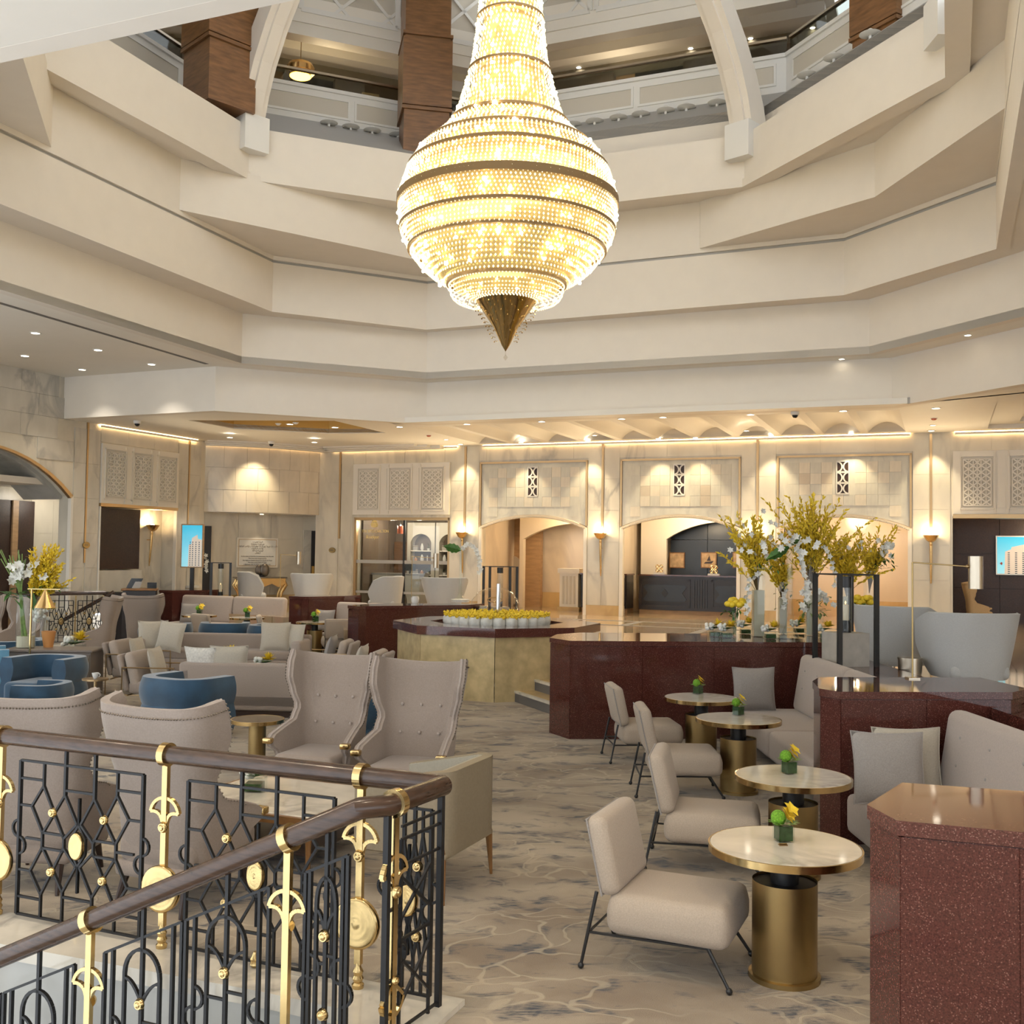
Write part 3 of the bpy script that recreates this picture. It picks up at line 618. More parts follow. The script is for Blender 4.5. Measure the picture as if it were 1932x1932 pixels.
# gilt strips, frames, arch mouldings, spandrel tiles and pierced grilles
for s in (0.44, ): B().box(s-0.03, s+0.03, -0.04, 0.02, 2.65, CE, MC).build('gilt_strip', 'gold_trim', wb)
rng = random.Random(3)
tile_me = {}
for ci, c in enumerate(CEN):
    fb = B()
    for r in (rect(c-HW, c-HW+0.05, SPR+0.02, 4.84), rect(c+HW-0.05, c+HW, SPR+0.02, 4.84), rect(c-HW, c+HW, 4.79, 4.84)): fb.slab(r, 0.06, MC @ T(0, -0.05, 0))
    fb.build('gilt_frame', 'gold_trim', wb)
    up = archpts(c, HW-0.01, SPR-0.02, APX); lo = archpts(c, HW-0.09, SPR-0.06, APX-0.085)
    B().slab(up+lo[::-1], 0.10, MC @ T(0, -0.06, 0)).build('arch_moulding', 'plaster_warm', wb)
    db = B()
    for (x, z) in archpts(c, HW-0.06, SPR-0.05, APX-0.055, 64): db.octa((x, -0.065, z), 0.016, MC)
    db.build('bead_row', 'panel_shadow', wb)
    for sgn in (-1, 1): B().box(c+sgn*(HW-0.045)-0.045, c+sgn*(HW-0.045)+0.045, -0.06, 0.04, LZ, SPR-0.03, MC).build('jamb_moulding', 'panel_white', wb)
    B().slab([(c-HW+0.06, 4.79), (c-HW+0.06, SPR+0.05)]+archpts(c, HW-0.06, SPR+0.03, APX+0.01)+[(c+HW-0.06, SPR+0.05), (c+HW-0.06, 4.79)], 0.012, MC @ T(0, -0.004, 0)).build('spandrel_field', 'marble_tile_grey', wb)
    ts = 0.268
    for r in range(5):
        for k in range(-5, 5):
            x0 = c+k*ts+0.02; z1 = 4.66-r*0.272; z0 = z1-0.272
            if abs(x0+ts/2-c) < 0.29 and r < 3: continue
            if z0 < max(archz(x0-c), archz(x0+ts-c))+0.03: continue
            rr = rng.random(); mt = 'marble_tile_light' if (r+k+ci) % 2 == 0 and rr < 0.85 else ('tile_tan' if rr > 0.96 else 'marble_tile_grey')
            if mt not in tile_me: tile_me[mt] = B().box(0.003, ts-0.003, -0.014, 0.0, 0.003, 0.269).mesh('tile')
            obj('tile', tile_me[mt], mt, wb, M=MC @ T(x0, -0.004, z0))
    # grille: dark recess with white pierced circles
    B().box(c-0.15, c+0.15, -0.012, 0.0, 3.86, 4.68, MC).build('grille_recess', 'panel_dark' if True else '', wb)
    gb = B()
    for xx in (-0.145, 0.145): gb.box(c+xx-0.012, c+xx+0.012, -0.03, 0, 3.86, 4.68, MC)
    for zz in (3.865, 4.675): gb.box(c-0.15, c+0.15, -0.03, 0, zz-0.012, zz+0.012, MC)
    def garc(cc, R, a0, a1, w_=0.034):
        for w in range(9):
            t0 = math.radians(a0+(a1-a0)*w/9); t1 = math.radians(a0+(a1-a0)*(w+1)/9)
            gb.bar((c+cc[0]+R*math.cos(t0), -0.018, cc[1]+R*math.sin(t0)), (c+cc[0]+R*math.cos(t1), -0.018, cc[1]+R*math.sin(t1)), w_, 0.025, MC, up=(0, 1, 0))
    for q in range(3):
        zc = 4.0+q*0.27; garc((-0.145, zc), 0.128, -82, 82); garc((0.145, zc), 0.128, 98, 262)
        if q < 2: garc((0, zc+0.135+0.075), 0.085, 200, 340, 0.03); garc((0, zc+0.135-0.075), 0.085, 20, 160, 0.03); gb.box(c-0.08, c+0.08, -0.03, 0, zc+0.125, zc+0.145, MC)
    gb.build('pierced_grille', 'paint_white' if True else '', wb)

# ---- carved relief panels above the shop, the right-hand lounge and the left opening
def lattice_mesh(w, h):
    b = B()
    rows = 7; rh = h/rows
    for x in (0.0, w): b.box(x-0.012, x+0.012, -0.03, 0, 0, h)
    for x in (w*0.36, w*0.64, w*0.5): b.box(x-0.011, x+0.011, -0.032, 0, 0, h)
    for x in (w*0.18, w*0.82): b.box(x-0.009, x+0.009, -0.026, 0, 0, h)
    for r in range(rows):
        z = r*rh
        for a, c in (((0, 0), (0.36, 1)), ((0.36, 0), (0, 1)), ((0.64, 0), (1, 1)), ((1, 0), (0.64, 1)), ((0.36, 0.0), (0.64, 1)), ((0.64, 0.0), (0.36, 1))):
            b.bar((a[0]*w, -0.015, z+a[1]*rh), (c[0]*w, -0.015, z+c[1]*rh), 0.03, 0.03, up=(0, 1, 0))
    for z in (0.0, h): b.box(0, w, -0.03, 0, z-0.012, z+0.012)
    return b.mesh('lattice')
lat_me = None
def relief(name, s0, s1, z0, z1, M, par, n=3):
    global lat_me
    B().box(s0, s1, -0.06, 0.02, z0, z1, M).build('relief_board', 'panel_white', par)
    pwid = 0.70 if n == 3 else 0.7; gap = (s1-s0-n*pwid)/n
    h = z1-z0-0.3
    if lat_me is None: lat_me = lattice_mesh(pwid-0.1, h-0.1)
    for k in range(n):
        x0 = s0+gap/2+k*(pwid+gap)
        fb = B()
        for a, c, e, f in ((x0-0.03, x0+pwid+0.03, z0+0.11, z0+0.14), (x0-0.03, x0+pwid+0.03, z1-0.14, z1-0.11), (x0-0.03, x0, z0+0.11, z1-0.11), (x0+pwid, x0+pwid+0.03, z0+0.11, z1-0.11)): fb.box(a, c, -0.09, -0.05, e, f, M)
        pf = fb.build('relief_frame', 'panel_white', par)
        lf = fb = B()
        for a, c, e, f in ((x0, x0+pwid, z0+0.145, z0+0.155), (x0, x0+pwid, z1-0.155, z1-0.145), (x0+0.0, x0+0.01, z0+0.15, z1-0.15), (x0+pwid-0.01, x0+pwid, z0+0.15, z1-0.15)): lf.box(a, c, -0.066, -0.05, e, f, M)
        lf.build('relief_groove', 'panel_shadow', pf)
        B().box(x0+0.02, x0+pwid-0.02, -0.064, -0.055, z0+0.17, z1-0.17, M).build('relief_shade_ground', 'panel_shadow', pf); obj('relief_lattice', lat_me, 'panel_white', pf, M=M @ T(x0+0.05, -0.06, z0+0.2))  # ground darkened to paint in the lattice's shade
        if k < n-1:
            xm = x0+pwid+gap/2; fb = B()
            for xx in (-0.14, 0.14): fb.box(xm+xx-0.012, xm+xx+0.012, -0.085, -0.05, z0+0.03, z1-0.03, M)
            fb.box(xm-0.08, xm+0.08, -0.075, -0.05, z0+0.15, z1-0.15, M)
            fb.build('relief_mullion', 'panel_white', par)
relief('relief', 0.91, 4.07, 3.36, 4.86, MC, wb)
relief('relief', 17.36, 20.52, 3.36, 4.86, MC, wb)

# ---- lobby ceiling: flat borders, vaulted coffers, gilded trays
b = B()
def cplate(poly, z0=CE, z1=CE+0.12): b.prism([V2(p) for p in poly], z0, z1)
S0, DS, NCOF = 5.05, 1.032, 11
SE_ = S0+NCOF*DS+0.09; cplate([CF(S0-0.09, 0), CF(SE_, 0), CF(SE_, 0.42), CF(S0-0.09, 0.42)]); cplate([CF(S0-0.09, 4.35), CF(SE_, 4.35), CF(SE_, 5.2), CF(S0-0.09, 5.2)])
for k in range(NCOF+1):
    s = S0+k*DS; cplate([CF(s-0.09, 0.42), CF(s+0.09, 0.42), CF(s+0.09, 4.35), CF(s-0.09, 4.35)])
cplate([CF(SE_, 0), CF(17.6, 0), CF(17.6, 5.2), CF(SE_, 5.2)])
cplate([CF(SE_, 5.2), Vector((7.75, 20.9, 0)), Vector((9.55, 16.6, 0)), Vector((13.5, 9, 0)), Vector((19, 9, 0)), Vector((19, 21, 0)), CF(24.5, 5.2)])
# left part: plate around a tray
tray = [az(354, 793, CE), az(441, 809, CE), az(620, 818, CE), az(728, 817, CE), az(631, 794, CE)]
tc_ = sum(tray, Vector())/5
outer = [Vector((*P1[0], 0)), V2(LF(-0.2, -0.5)), CF(0.0, -0.6), CF(S0-0.09, 0), CF(S0-0.09, 5.0)]
outer = [Vector((o[0], o[1], 0)) for o in outer]
def vp(p): return Vector((p[0], p[1], CE))
tr = [vp(p) for p in tray]; ou = [vp(p) for p in outer]
# tray vertices: 0 left-near, 1 left-far, 2 far, 3 right-far, 4 right-near
cplate([ou[0], tr[0], tr[1], ou[1]]); cplate([ou[1], tr[1], tr[2], ou[2]]); cplate([ou[2], tr[2], tr[3], ou[3]]); cplate([ou[3], tr[3], tr[4], ou[4]])
cplate([ou[4], tr[4], tr[0], ou[0], Vector((-6.7, 23.0, CE)), Vector((-2.0, 24.9, CE))][:3]+[Vector((-6.61, 23.3, CE)), Vector((-2.07, 25.1, CE))][::-1] if False else [tr[4], tr[0], ou[0], Vector((-6.61, 23.3, CE)), Vector((-2.07, 25.15, CE)), ou[4]])
lc = struct('ceiling_lobby', b, 'plaster_ceiling')
def ringband(poly, z0, z1, th, b):
    c = sum(poly, Vector())/len(poly)
    q = [p+(p-c).normalized()*th for p in poly]
    for i in range(len(poly)):
        j = (i+1) % len(poly); b.prism([V2(poly[i]), V2(poly[j]), V2(q[j]), V2(q[i])], z0, z1)
    return b
ringband(tr, CE+0.02, CE+0.42, 0.08, B()).build('tray_band', 'gold_paint', lc)
q = [p+(p-tc_.xy.to_3d()).normalized()*0.3 for p in tr]
B().prism([V2(p) for p in q], CE+0.4, CE+0.5).build('tray_top', 'plaster_ceiling', lc)
# stepped mouldings in front of the drum
D0, D1 = az(378, 835, CE), az(618, 850, CE)
dm = (D0+D1)/2; de = (D1-D0).normalized(); dn = Vector((de.y, -de.x, 0)); dl = (D1-D0).length/2
def drum_pt(u, off=0.0):               # u -1..1 along the drum, convex towards the room
    sag = 0.38; return dm+de*(u*dl)+dn*(sag*(1-u*u)+off)
for k, (o0, o1, zz) in enumerate(((0.15, 0.42, 0.10), (0.42, 0.66, 0.07), (0.66, 0.86, 0.04))):
    pp = [V2(drum_pt(-1+2*i/14, o0)) for i in range(15)]+[V2(drum_pt(1-2*i/14, o1)) for i in range(15)]
    B().prism(pp, CE-zz, CE+0.01).build('step_moulding', 'plaster_ceiling', lc)
for k, (t0, t1, zz) in enumerate(((0.1, 0.35, 0.10), (0.35, 0.58, 0.07), (0.58, 0.78, 0.04))):
    B().prism([V2(CF(0.1, t0)), V2(CF(3.9-k*0.3, t0)), V2(CF(3.9-k*0.3, t1)), V2(CF(0.1+k*0.1, t1))], CE-zz, CE+0.01).build('step_moulding', 'plaster_ceiling', lc)
# vaulted coffers
def coffer_mesh():
    b = B(); w = DS-0.18; n = 8; rise = 0.24; t0, t1 = 0.42, 4.35
    pts = [(-w/2+w*i/n, rise*math.sin(PI*i/n)**0.8) for i in range(n+1)]
    vs = []; fs = []
    for x, z in pts:
        vs += [(x, -t1, z), (x, -t0, z)]
    for i in range(n): fs.append([2*i, 2*i+1, 2*i+3, 2*i+2])
    k = len(vs); vs += [(-w/2, -t0, -0.002), (w/2, -t0, -0.002), (-w/2, -t1, -0.002), (w/2, -t1, -0.002)]
    fs.append([2*i+1 for i in range(n+1)]+[k+1, k]); fs.append([2*i for i in range(n+1)][::-1]+[k+2, k+3])
    return b.add(vs, fs).mesh('coffer', 40)
cm = coffer_mesh()
for k in range(NCOF): obj('coffer', cm, 'plaster_ceiling', lc, M=MC @ T(S0+(k+0.5)*DS, 0, CE))
# right-hand stepped tray
b2 = B(); rr = [(17.6, 23.5, 0.0, 5.2), (18.1, 23.5, 0.45, 4.9), (18.75, 23.5, 0.85, 4.5), (19.35, 23.5, 1.25, 4.1)]
for i, zz in enumerate((CE, CE+0.10, CE+0.2)):
    a = rr[i]; c = rr[i+1]
    for s0, s1, t0, t1 in ((a[0], c[0], a[2], a[3]), (c[0], a[1], a[2], c[2]), (c[0], a[1], c[3], a[3])):
        b2.prism([V2(CF(s0, t0)), V2(CF(s1, t0)), V2(CF(s1, t1)), V2(CF(s0, t1))], zz, zz+0.12)
b2.build('stepped_tray', 'plaster_ceiling', lc)
B().prism([V2(CF(19.3, 1.2)), V2(CF(23.5, 1.2)), V2(CF(23.5, 4.2)), V2(CF(19.3, 4.2))], CE+0.3, CE+0.36).build('tray_gilding', 'gold_paint', lc)
# light coves along the walls: a glowing strip behind a lip
def cove(name, s0, s1, M):
    o = thing('cove_light', name, 'light', (0, 0, 0)); B().box(s0, s1, -0.10, -0.06, CE-0.07, CE-0.02, M).build('lip', 'plaster_ceiling', o); B().box(s0, s1, -0.055, -0.01, CE-0.025, CE-0.005, M).build('light_strip', 'cove_glow', o)
cove('amber cove light strip above the glass-fronted shop bay', 0.1, 4.3, MC)
cove('long amber cove light strip above the three arches', 5.1, 16.4, MC)
cove('amber cove light strip above the right-hand lounge doorway', 17.4, 22.5, MC)
cove('amber cove light strip above the left dark opening', 0.1, 3.7, ML)
o = thing('cove_light', 'curved amber cove light strip above the marble drum', 'light')
pp = [drum_pt(-0.97+1.94*i/14, 0.06) for i in range(15)]
bl = B(); bg = B()
for p_, q_ in zip(pp, pp[1:]):
    bl.bar((p_.x, p_.y, CE-0.045), (q_.x, q_.y, CE-0.045), 0.03, 0.05); 
pg = [drum_pt(-0.97+1.94*i/14, 0.03) for i in range(15)]
for p_, q_ in zip(pg, pg[1:]): bg.bar((p_.x, p_.y, CE-0.015), (q_.x, q_.y, CE-0.015), 0.04, 0.02)
bl.build('lip', 'plaster_ceiling', o); bg.build('light_strip', 'cove_glow', o)

# ---- marble drum over the recess, recess wall with plaque and doors
zb = apl(500, 969, D0, D1).z
dp = [V2(drum_pt(-1+2*i/20)) for i in range(21)]
drum = struct('wall_drum', B().prism(dp+[V2(drum_pt(1, -1.2)), V2(drum_pt(-1, -1.2))], zb, CE), 'marble_drum')
# facing slabs of the drum, each its own curved piece
for r in range(3):
    z0 = zb+0.01+(CE-zb-0.06)*r/3; z1 = zb+(CE-zb-0.06)*(r+1)/3
    for k in range(6):
        off = 0.5*(r % 2); u0 = max(-0.985, -1+(k+off)/3-0.0); u1 = min(0.985, -1+(k+1+off)/3)
        if r % 2 and k == 5: u1 = 0.985
        m = 4; g = 0.0015
        a = [V2(drum_pt(u0+g+(u1-u0-2*g)*i/m, 0.018)) for i in range(m+1)]; c = [V2(drum_pt(u0+g+(u1-u0-2*g)*i/m, -0.01)) for i in range(m+1)]
        B().prism(a+c[::-1], z0+0.0015, z1-0.0015).build('marble_slab', 'marble_drum', drum)
    if r % 2:
        a = [V2(drum_pt(-0.985+(0.325-0.166)*i/3, 0.018)) for i in range(4)]; c = [V2(drum_pt(-0.985+(0.325-0.166)*i/3, -0.01)) for i in range(4)]
        B().prism(a+c[::-1], z0+0.0015, z1-0.0015).build('marble_slab', 'marble_drum', drum)
RB0 = D0-dn*1.0-de*0.6; RB1 = D1-dn*1.0+de*0.6       # recess back wall line
MR = Matrix(((de.x, -dn.x, 0, RB0.x), (de.y, -dn.y, 0, RB0.y), (0, 0, 1, 0), (0, 0, 0, 1)))
def wR(x, y):
    p = apl(x, y, RB0, RB1); return ((p-RB0).xy.dot(de.xy), p.z)
rl = (RB1-RB0).length
rw = struct('wall_recess', B().box(0, rl, 0, 0.2, LZ, zb+0.3, MR), 'marble_wall')
for k in range(5):
    for z0, z1 in zip((0.92, 1.77, 2.62), (1.77, 2.62, 3.47)): slab_piece(k*rl/5, (k+1)*rl/5, z0, z1, MR, rw)
B().box(0, rl, -0.05, 0.01, LZ, 0.92, MR).build('plinth', 'marble_yellow', rw)
# side returns of the recess, with a dark door at the left and a dark opening at the right
s_, z_ = wR(372, 992); s2_, _ = wR(398, 992)
d1 = struct('door_1', B().box(s_, s2_, -0.09, 0.0, LZ, z_, MR), 'door_black')
B().box(s2_-0.12, s2_-0.1, -0.12, -0.09, LZ+0.9, LZ+1.3, MR).build('door_handle', 'chrome', d1)
s_, z_ = wR(573, 1000); s2_, _ = wR(616, 1000)
d2 = struct('door_2', B().box(s_, s2_+0.04, -0.1, 0.0, LZ, z_, MR), 'marble_panel')
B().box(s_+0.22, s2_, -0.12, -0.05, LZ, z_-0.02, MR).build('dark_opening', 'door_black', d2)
B().box(s_+0.24, s_+0.32, -0.14, -0.1, LZ+0.5, LZ+1.15, MR).build('gilt_jamb', 'gold_paint', d2); B().box(s_+0.24, s2_, -0.14, -0.1, LZ+0.45, LZ+0.53, MR).build('gilt_rail', 'gold_paint', d2)
# inscribed plaque
(a0, z1), (a1, z0) = wR(446, 1014), wR(522, 1071)
pq = thing('wall_plaque', 'framed white inscription plaque lit from above in the marble recess', 'plaque', (0, 0, 0))
B().box(a0, a1, -0.09, -0.02, z0, z1, MR).build('frame', 'panel_white', pq)
B().box(a0+0.05, a1-0.05, -0.095, -0.05, z0+0.05, z1-0.05, MR).build('border', 'gold_trim', pq); B().box(a0+0.065, a1-0.065, -0.10, -0.06, z0+0.065, z1-0.065, MR).build('face', 'ceramic_white', pq)
def text(body, size, M, mat, par, name='lettering', align='CENTER', ext=0.003, font=None, shear=0.0, sx=1.0):
    c = bpy.data.curves.new(name, 'FONT'); c.body = body; c.size = size; c.align_x = align; c.extrude = ext; c.resolution_u = 2; c.shear = shear
    o = bpy.data.objects.new(name, c); COL.objects.link(o)
    dg = bpy.context.evaluated_depsgraph_get(); me = bpy.data.meshes.new_from_object(o.evaluated_get(dg)); bpy.data.objects.remove(o)
    me.materials.clear(); return obj(name, me, mat, par, M=M @ RX(PI/2) @ Matrix.Diagonal((sx, 1, 1, 1)))
am = (a0+a1)/2; hh = z1-z0
lines = ["\u0628\u0633\u0645 \u0627\u0644\u0644\u0647", "\u0627\u0644\u0631\u062d\u0645\u0646 \u0627\u0644\u0631\u062d\u064a\u0645", "\u0628\u0631\u0639\u0627\u064a\u0629 \u0635\u0627\u062d\u0628 \u0627\u0644\u0633\u0645\u0648 \u0627\u0644\u0634\u064a\u062e \u0623\u0645\u064a\u0631 \u0627\u0644\u0628\u0644\u0627\u062f", "\u062a\u0645 \u0627\u0641\u062a\u062a\u0627\u062d", "\u0647\u0630\u0627 \u0627\u0644\u0641\u0646\u062f\u0642", "\u0634\u0648\u0627\u0644"]
eng = ["In the name of God the Compassionate, the Merciful", "This hotel was inaugurated by", "His Highness Sheikh Hamad bin Khalifa Al Thani", "The Emir of the State of Qatar", "2 Shawwal 1421 H. 27 December 2000 A.D."]
for i, ln in enumerate(lines): text(ln, 0.062, MR @ T(am, -0.104, z1-hh*(0.15+0.075*i)), 'bronze', pq)
for i, ln in enumerate(eng): text(ln, 0.046, MR @ T(am, -0.104, z0+hh*(0.36-0.068*i)), 'bronze', pq)

# ---- rooms behind the arches
b = B()
b.box(-0.4, 23, 3.6, 3.8, LZ, CE, MC); b.box(-0.4, 23, 0.45, 3.6, 3.75, 3.9, MC)
nb = struct('wall_niches', b, 'marble_niche')
for s in (4.6, 8.7, 12.8, 16.9): B().box(s-0.14, s+0.14, 0.44, 3.6, LZ, 3.76, MC).build('partition', 'marble_niche', nb)
for s0, s1 in ((5.0, 8.6), (8.85, 12.6), (12.9, 16.7)): B().box(s0, s1, 3.52, 3.62, LZ, 1.1, MC).build('plinth', 'marble_yellow', nb)
# inner arch of the first bay and its timber side wall
si_ = wC(987, 1050, -2.6)[0]; ti_ = wC(930, 1050, -3.3)[0]
B().slab([(si_-0.12, LZ), (si_, LZ)]+[(x, z) for x, z in archpts(si_+1.75, 1.75, 2.72, 3.2, 16)]+[(si_+3.5, 3.76), (si_-0.12, 3.76)], 0.2, MC @ T(0, 2.6, 0)).build('inner_arch', 'plaster_warm', nb)
B().box(ti_, si_+0.3, 3.3, 3.5, LZ, 3.75, MC).build('timber_wall', 'wood_tan', nb)
mi_ = wC(968, 1100, -3.26)[0]
B().slab([(mi_-.25, LZ+0.05), (mi_+.25, LZ+0.05), (mi_+.25, 1.9)]+[(mi_+0.25*math.cos(PI*i/8), 1.9+0.3*math.sin(PI*i/8)) for i in range(9)]+[(mi_-.25, 1.9)], 0.04, MC @ T(0, 3.26, 0)).build('arched_mirror', 'cushion_tan', nb)
# second bay: dark leather wall in an inner arch
B().slab([(9.0, LZ), (9.75, LZ)]+[(x, z) for x, z in archpts(11.4, 1.65, 2.75, 3.25, 14)]+[(13.05, 3.76), (9.0, 3.76)], 0.15, MC @ T(0, 2.6, 0)).build('inner_arch', 'panel_white', nb)
for k in range(3):
    for r in range(2): B().box(9.7+k*1.1+0.008, 9.7+(k+1)*1.1-0.008, 3.3, 3.4, 1.75+r*1.0+0.008 if r else LZ, 1.75+(r+1)*1.0-0.008, MC).build('leather_panel', 'leather_blue', nb)
# right-hand lounge doorway
b = B(); b.box(17.35, 23, 2.9, 3.1, LZ, 3.35, MC); dk = struct('wall_lounge_back', b, 'panel_dark')
for k in range(5):
    for r in range(3): B().box(17.4+k*1.1, 17.4+(k+1)*1.1-0.015, 2.86, 2.9, LZ+r*0.9, LZ+(r+1)*0.9-0.015, MC).build('wall_panel', 'panel_dark', dk)
B().box(17.36, 20.6, -0.08, 0.445, 3.26, 3.355, MC).build('lintel', 'gold_trim', wb)

# ---- left wall with its big arch
b = B()
def piecel(poly): b.slab(poly, 0.4, ML)
piecel(rect(-0.3, 0.84, LZ, CE)); piecel(rect(0.84, 3.63, 3.33, CE)); piecel(rect(3.63, 4.5, LZ, UC+0.3)); 
ap = [(4.5+5.4*i/16, archz(-2.7+5.4*i/16, 2.7, 3.5, 4.55)) for i in range(17)]
piecel([(4.5, UC+0.3)]+ap+[(9.9, UC+0.3)]); piecel(rect(9.9, 13, LZ, UC+0.3))
wl_ = struct('wall_left', b, 'marble_wall')
for s0, s1 in ((-0.1, 0.36), (0.42, 0.82), (3.65, 4.04), (4.10, 4.48)):
    for z0, z1 in zip(COURSES[:-1], COURSES[1:]): slab_piece(s0, s1, z0, z1, ML, wl_, 'marble_panel')
for k in range(3): slab_piece(0.84+k*0.93, 0.84+(k+1)*0.93, 4.9, 5.3, ML, wl_, 'marble_panel')
# slabs over the arch
for r in range(4):
    z0 = 4.32+r*0.5; z1 = z0+0.5
    for k in range(5):
        s0 = 4.5+k*1.08+(0.5 if r % 2 else 0); s1 = s0+1.08
        if z0 < max(archz(s0-7.2, 2.7, 3.5, 4.55), archz(min(s1, 9.9)-7.2, 2.7, 3.5, 4.55))+0.02 and s0 < 9.9: continue
        if k > 3: continue
        slab_piece(s0, s1, z0, z1, ML, wl_, 'marble_panel')
for s in (0.39, 4.07): B().box(s-0.025, s+0.025, -0.035, 0.02, 1.9 if s > 1 else 2.4, CE, ML).build('gilt_strip', 'gold_trim', wl_)
up = ap; lo = [(7.2+(x-7.2)*0.975, z-0.06) for x, z in ap]
B().slab(up+lo[::-1], 0.1, ML @ T(0, -0.06, 0)).build('arch_moulding', 'gold_trim', wl_); B().box(4.5, 4.57, -0.06, 0.04, LZ, 3.5, ML).build('jamb_moulding', 'panel_white', wl_)
B().slab(ap+[(x, z-0.02) for x, z in lo[::-1]], 1.2, ML @ T(0, 0.3, 0)).build('arch_soffit', 'marble_grey', wl_)
relief('relief', 0.84, 3.62, 3.37, 4.87, ML, wl_)
# inside of the left opening
B().box(0.5, 3.72, 0.5, 0.6, LZ, 3.6, ML).build('opening_back', 'marble_wall', wl_); B().box(0.5, 0.82, 0.35, 0.55, LZ, 3.6, ML).build('opening_side', 'marble_wall', wl_); B().box(3.64, 3.72, 0.35, 0.55, LZ, 3.6, ML).build('opening_side', 'marble_wall', wl_)
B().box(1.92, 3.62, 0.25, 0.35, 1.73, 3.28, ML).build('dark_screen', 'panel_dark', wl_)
B().box(1.86, 3.63, 0.2, 0.5, LZ, 1.70, ML).build('opening_sill', 'marble_panel', wl_)
B().box(0.84, 3.63, -0.07, 0.4, 3.3, 3.38, ML).build('lintel', 'gold_trim', wl_)
for s in (0.84, 3.60): B().box(s, s+0.03, -0.05, 0.05, LZ, 3.3, ML).build('jamb_moulding', 'panel_white', wl_)
# room seen through the left arch
b = B(); b.box(1.5, 11, 2.2, 2.4, 0, 5.2, ML); wlr = struct('wall_left_room', b, 'marble_wall')
for k in range(3):
    for z0, z1 in zip((0.92, 1.77, 2.62), (1.77, 2.62, 3.47)): slab_piece(1.6+k*0.7, 2.3+k*0.7, z0, z1, ML @ T(0, 2.2, 0), wlr, 'marble_wall')
B().box(1.5, 11, 0.42, 2.3, 3.75, 3.9, ML).build('room_ceiling', 'plaster', wlr)
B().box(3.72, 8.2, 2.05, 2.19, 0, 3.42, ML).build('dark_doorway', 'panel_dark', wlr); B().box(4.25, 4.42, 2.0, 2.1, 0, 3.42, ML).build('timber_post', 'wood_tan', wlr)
# ================================================================ LAMPS
ORD = ('first', 'second', 'third', 'fourth', 'fifth', 'sixth', 'seventh', 'eighth', 'ninth', 'tenth', 'eleventh', 'twelfth', 'thirteenth', 'fourteenth', 'fifteenth', 'sixteenth', 'seventeenth', 'eighteenth', 'nineteenth', 'twentieth')
def nth(i): return ORD[i]
# ---- crystal chandelier
CX, CYY = -0.13, 15.65
ch = thing('chandelier', 'huge glowing crystal chandelier with gilt rings and a brass cone tip', 'chandelier', (CX, CYY, 0))
PROF = [(6.26, .86), (6.38, 1.10), (6.55, 1.30), (6.78, 1.475), (7.05, 1.60), (7.5, 1.64), (7.63, 1.61), (7.92, 1.52), (8.2, 1.36), (8.37, 1.17), (8.55, .98), (8.77, .82), (9.2, .685), (9.63, .57), (10.49, .47), (11.6, .44), (12.6, .50)]
def prf(z):
    for (z0, r0), (z1, r1) in zip(PROF, PROF[1:]):
        if z0 <= z <= z1: return r0+(r1-r0)*(z-z0)/(z1-z0)
    return PROF[-1][1]
rngc = random.Random(11)
def prisms(b, z0, z1, dz, pitch, w, h, jit=0.0, skip=0.0):
    z = z0; row = 0
    while z < z1:
        r = prf(z); n = max(12, int(2*PI*r/pitch))
        for k in range(n):
            if rngc.random() < skip: continue
            a = 2*PI*(k+0.5*(row % 2))/n; rr = r+rngc.uniform(-jit, jit); c, s = math.cos(a), math.sin(a)
            x, y = rr*c, rr*s
            b.add([(x+w*c, y+w*s, z), (x-w*s, y+w*c, z), (x-w*c, y-w*s, z), (x+w*s, y-w*c, z), (x, y, z+h), (x, y, z-h)], [[0, 1, 4], [1, 2, 4], [2, 3, 4], [3, 0, 4], [1, 0, 5], [2, 1, 5], [3, 2, 5], [0, 3, 5]])
        z += dz; row += 1
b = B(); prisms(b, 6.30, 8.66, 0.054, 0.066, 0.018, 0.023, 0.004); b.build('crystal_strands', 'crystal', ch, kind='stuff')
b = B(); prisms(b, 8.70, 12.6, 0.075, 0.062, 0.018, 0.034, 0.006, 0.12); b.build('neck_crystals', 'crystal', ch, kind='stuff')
b = B()
for i in range(9):
    t = i/8; r = .86*(1-t)+.46*t+0.10*math.sin(PI*t); z = 6.24-0.22*t-0.10*math.sin(PI*t)
    n = int(2*PI*r/0.05)
    for k in range(n): b.octa((r*math.cos(2*PI*k/n), r*math.sin(2*PI*k/n), z), 0.015)
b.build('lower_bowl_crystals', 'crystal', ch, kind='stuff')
# inner gilded cage that carries the strands, with glow painted in
b = B(); b.lathe([(max(r-0.09, 0.2), z) for z, r in PROF], 40, cap=False); b.build('inner_cage', 'cage_glow_gold', ch, 30)
b = B(); b.lathe([(0.40, 6.06), (0.6, 6.10), (0.78, 6.2), (0.8, 6.3)], 32, cap=False); b.build('lower_cage', 'cage_glow_gold', ch, 30)
def gring(z, r, h, o=0.02): return B().lathe([(r-0.03, z-h/2), (r+o, z-h/2), (r+o, z+h/2), (r-0.03, z+h/2), (r-0.03, z-h/2)], 64, cap=False)
for z, h in ((7.48, 0.115), (7.07, 0.04), (6.77, 0.04), (6.27, 0.04), (7.97, 0.04), (8.29, 0.04), (8.67, 0.04), (9.49, 0.035), (10.31, 0.028), (11.2, 0.028)):
    gring(z, prf(z), h).build('ring', 'ring_bronze', ch, 30)
b = B()
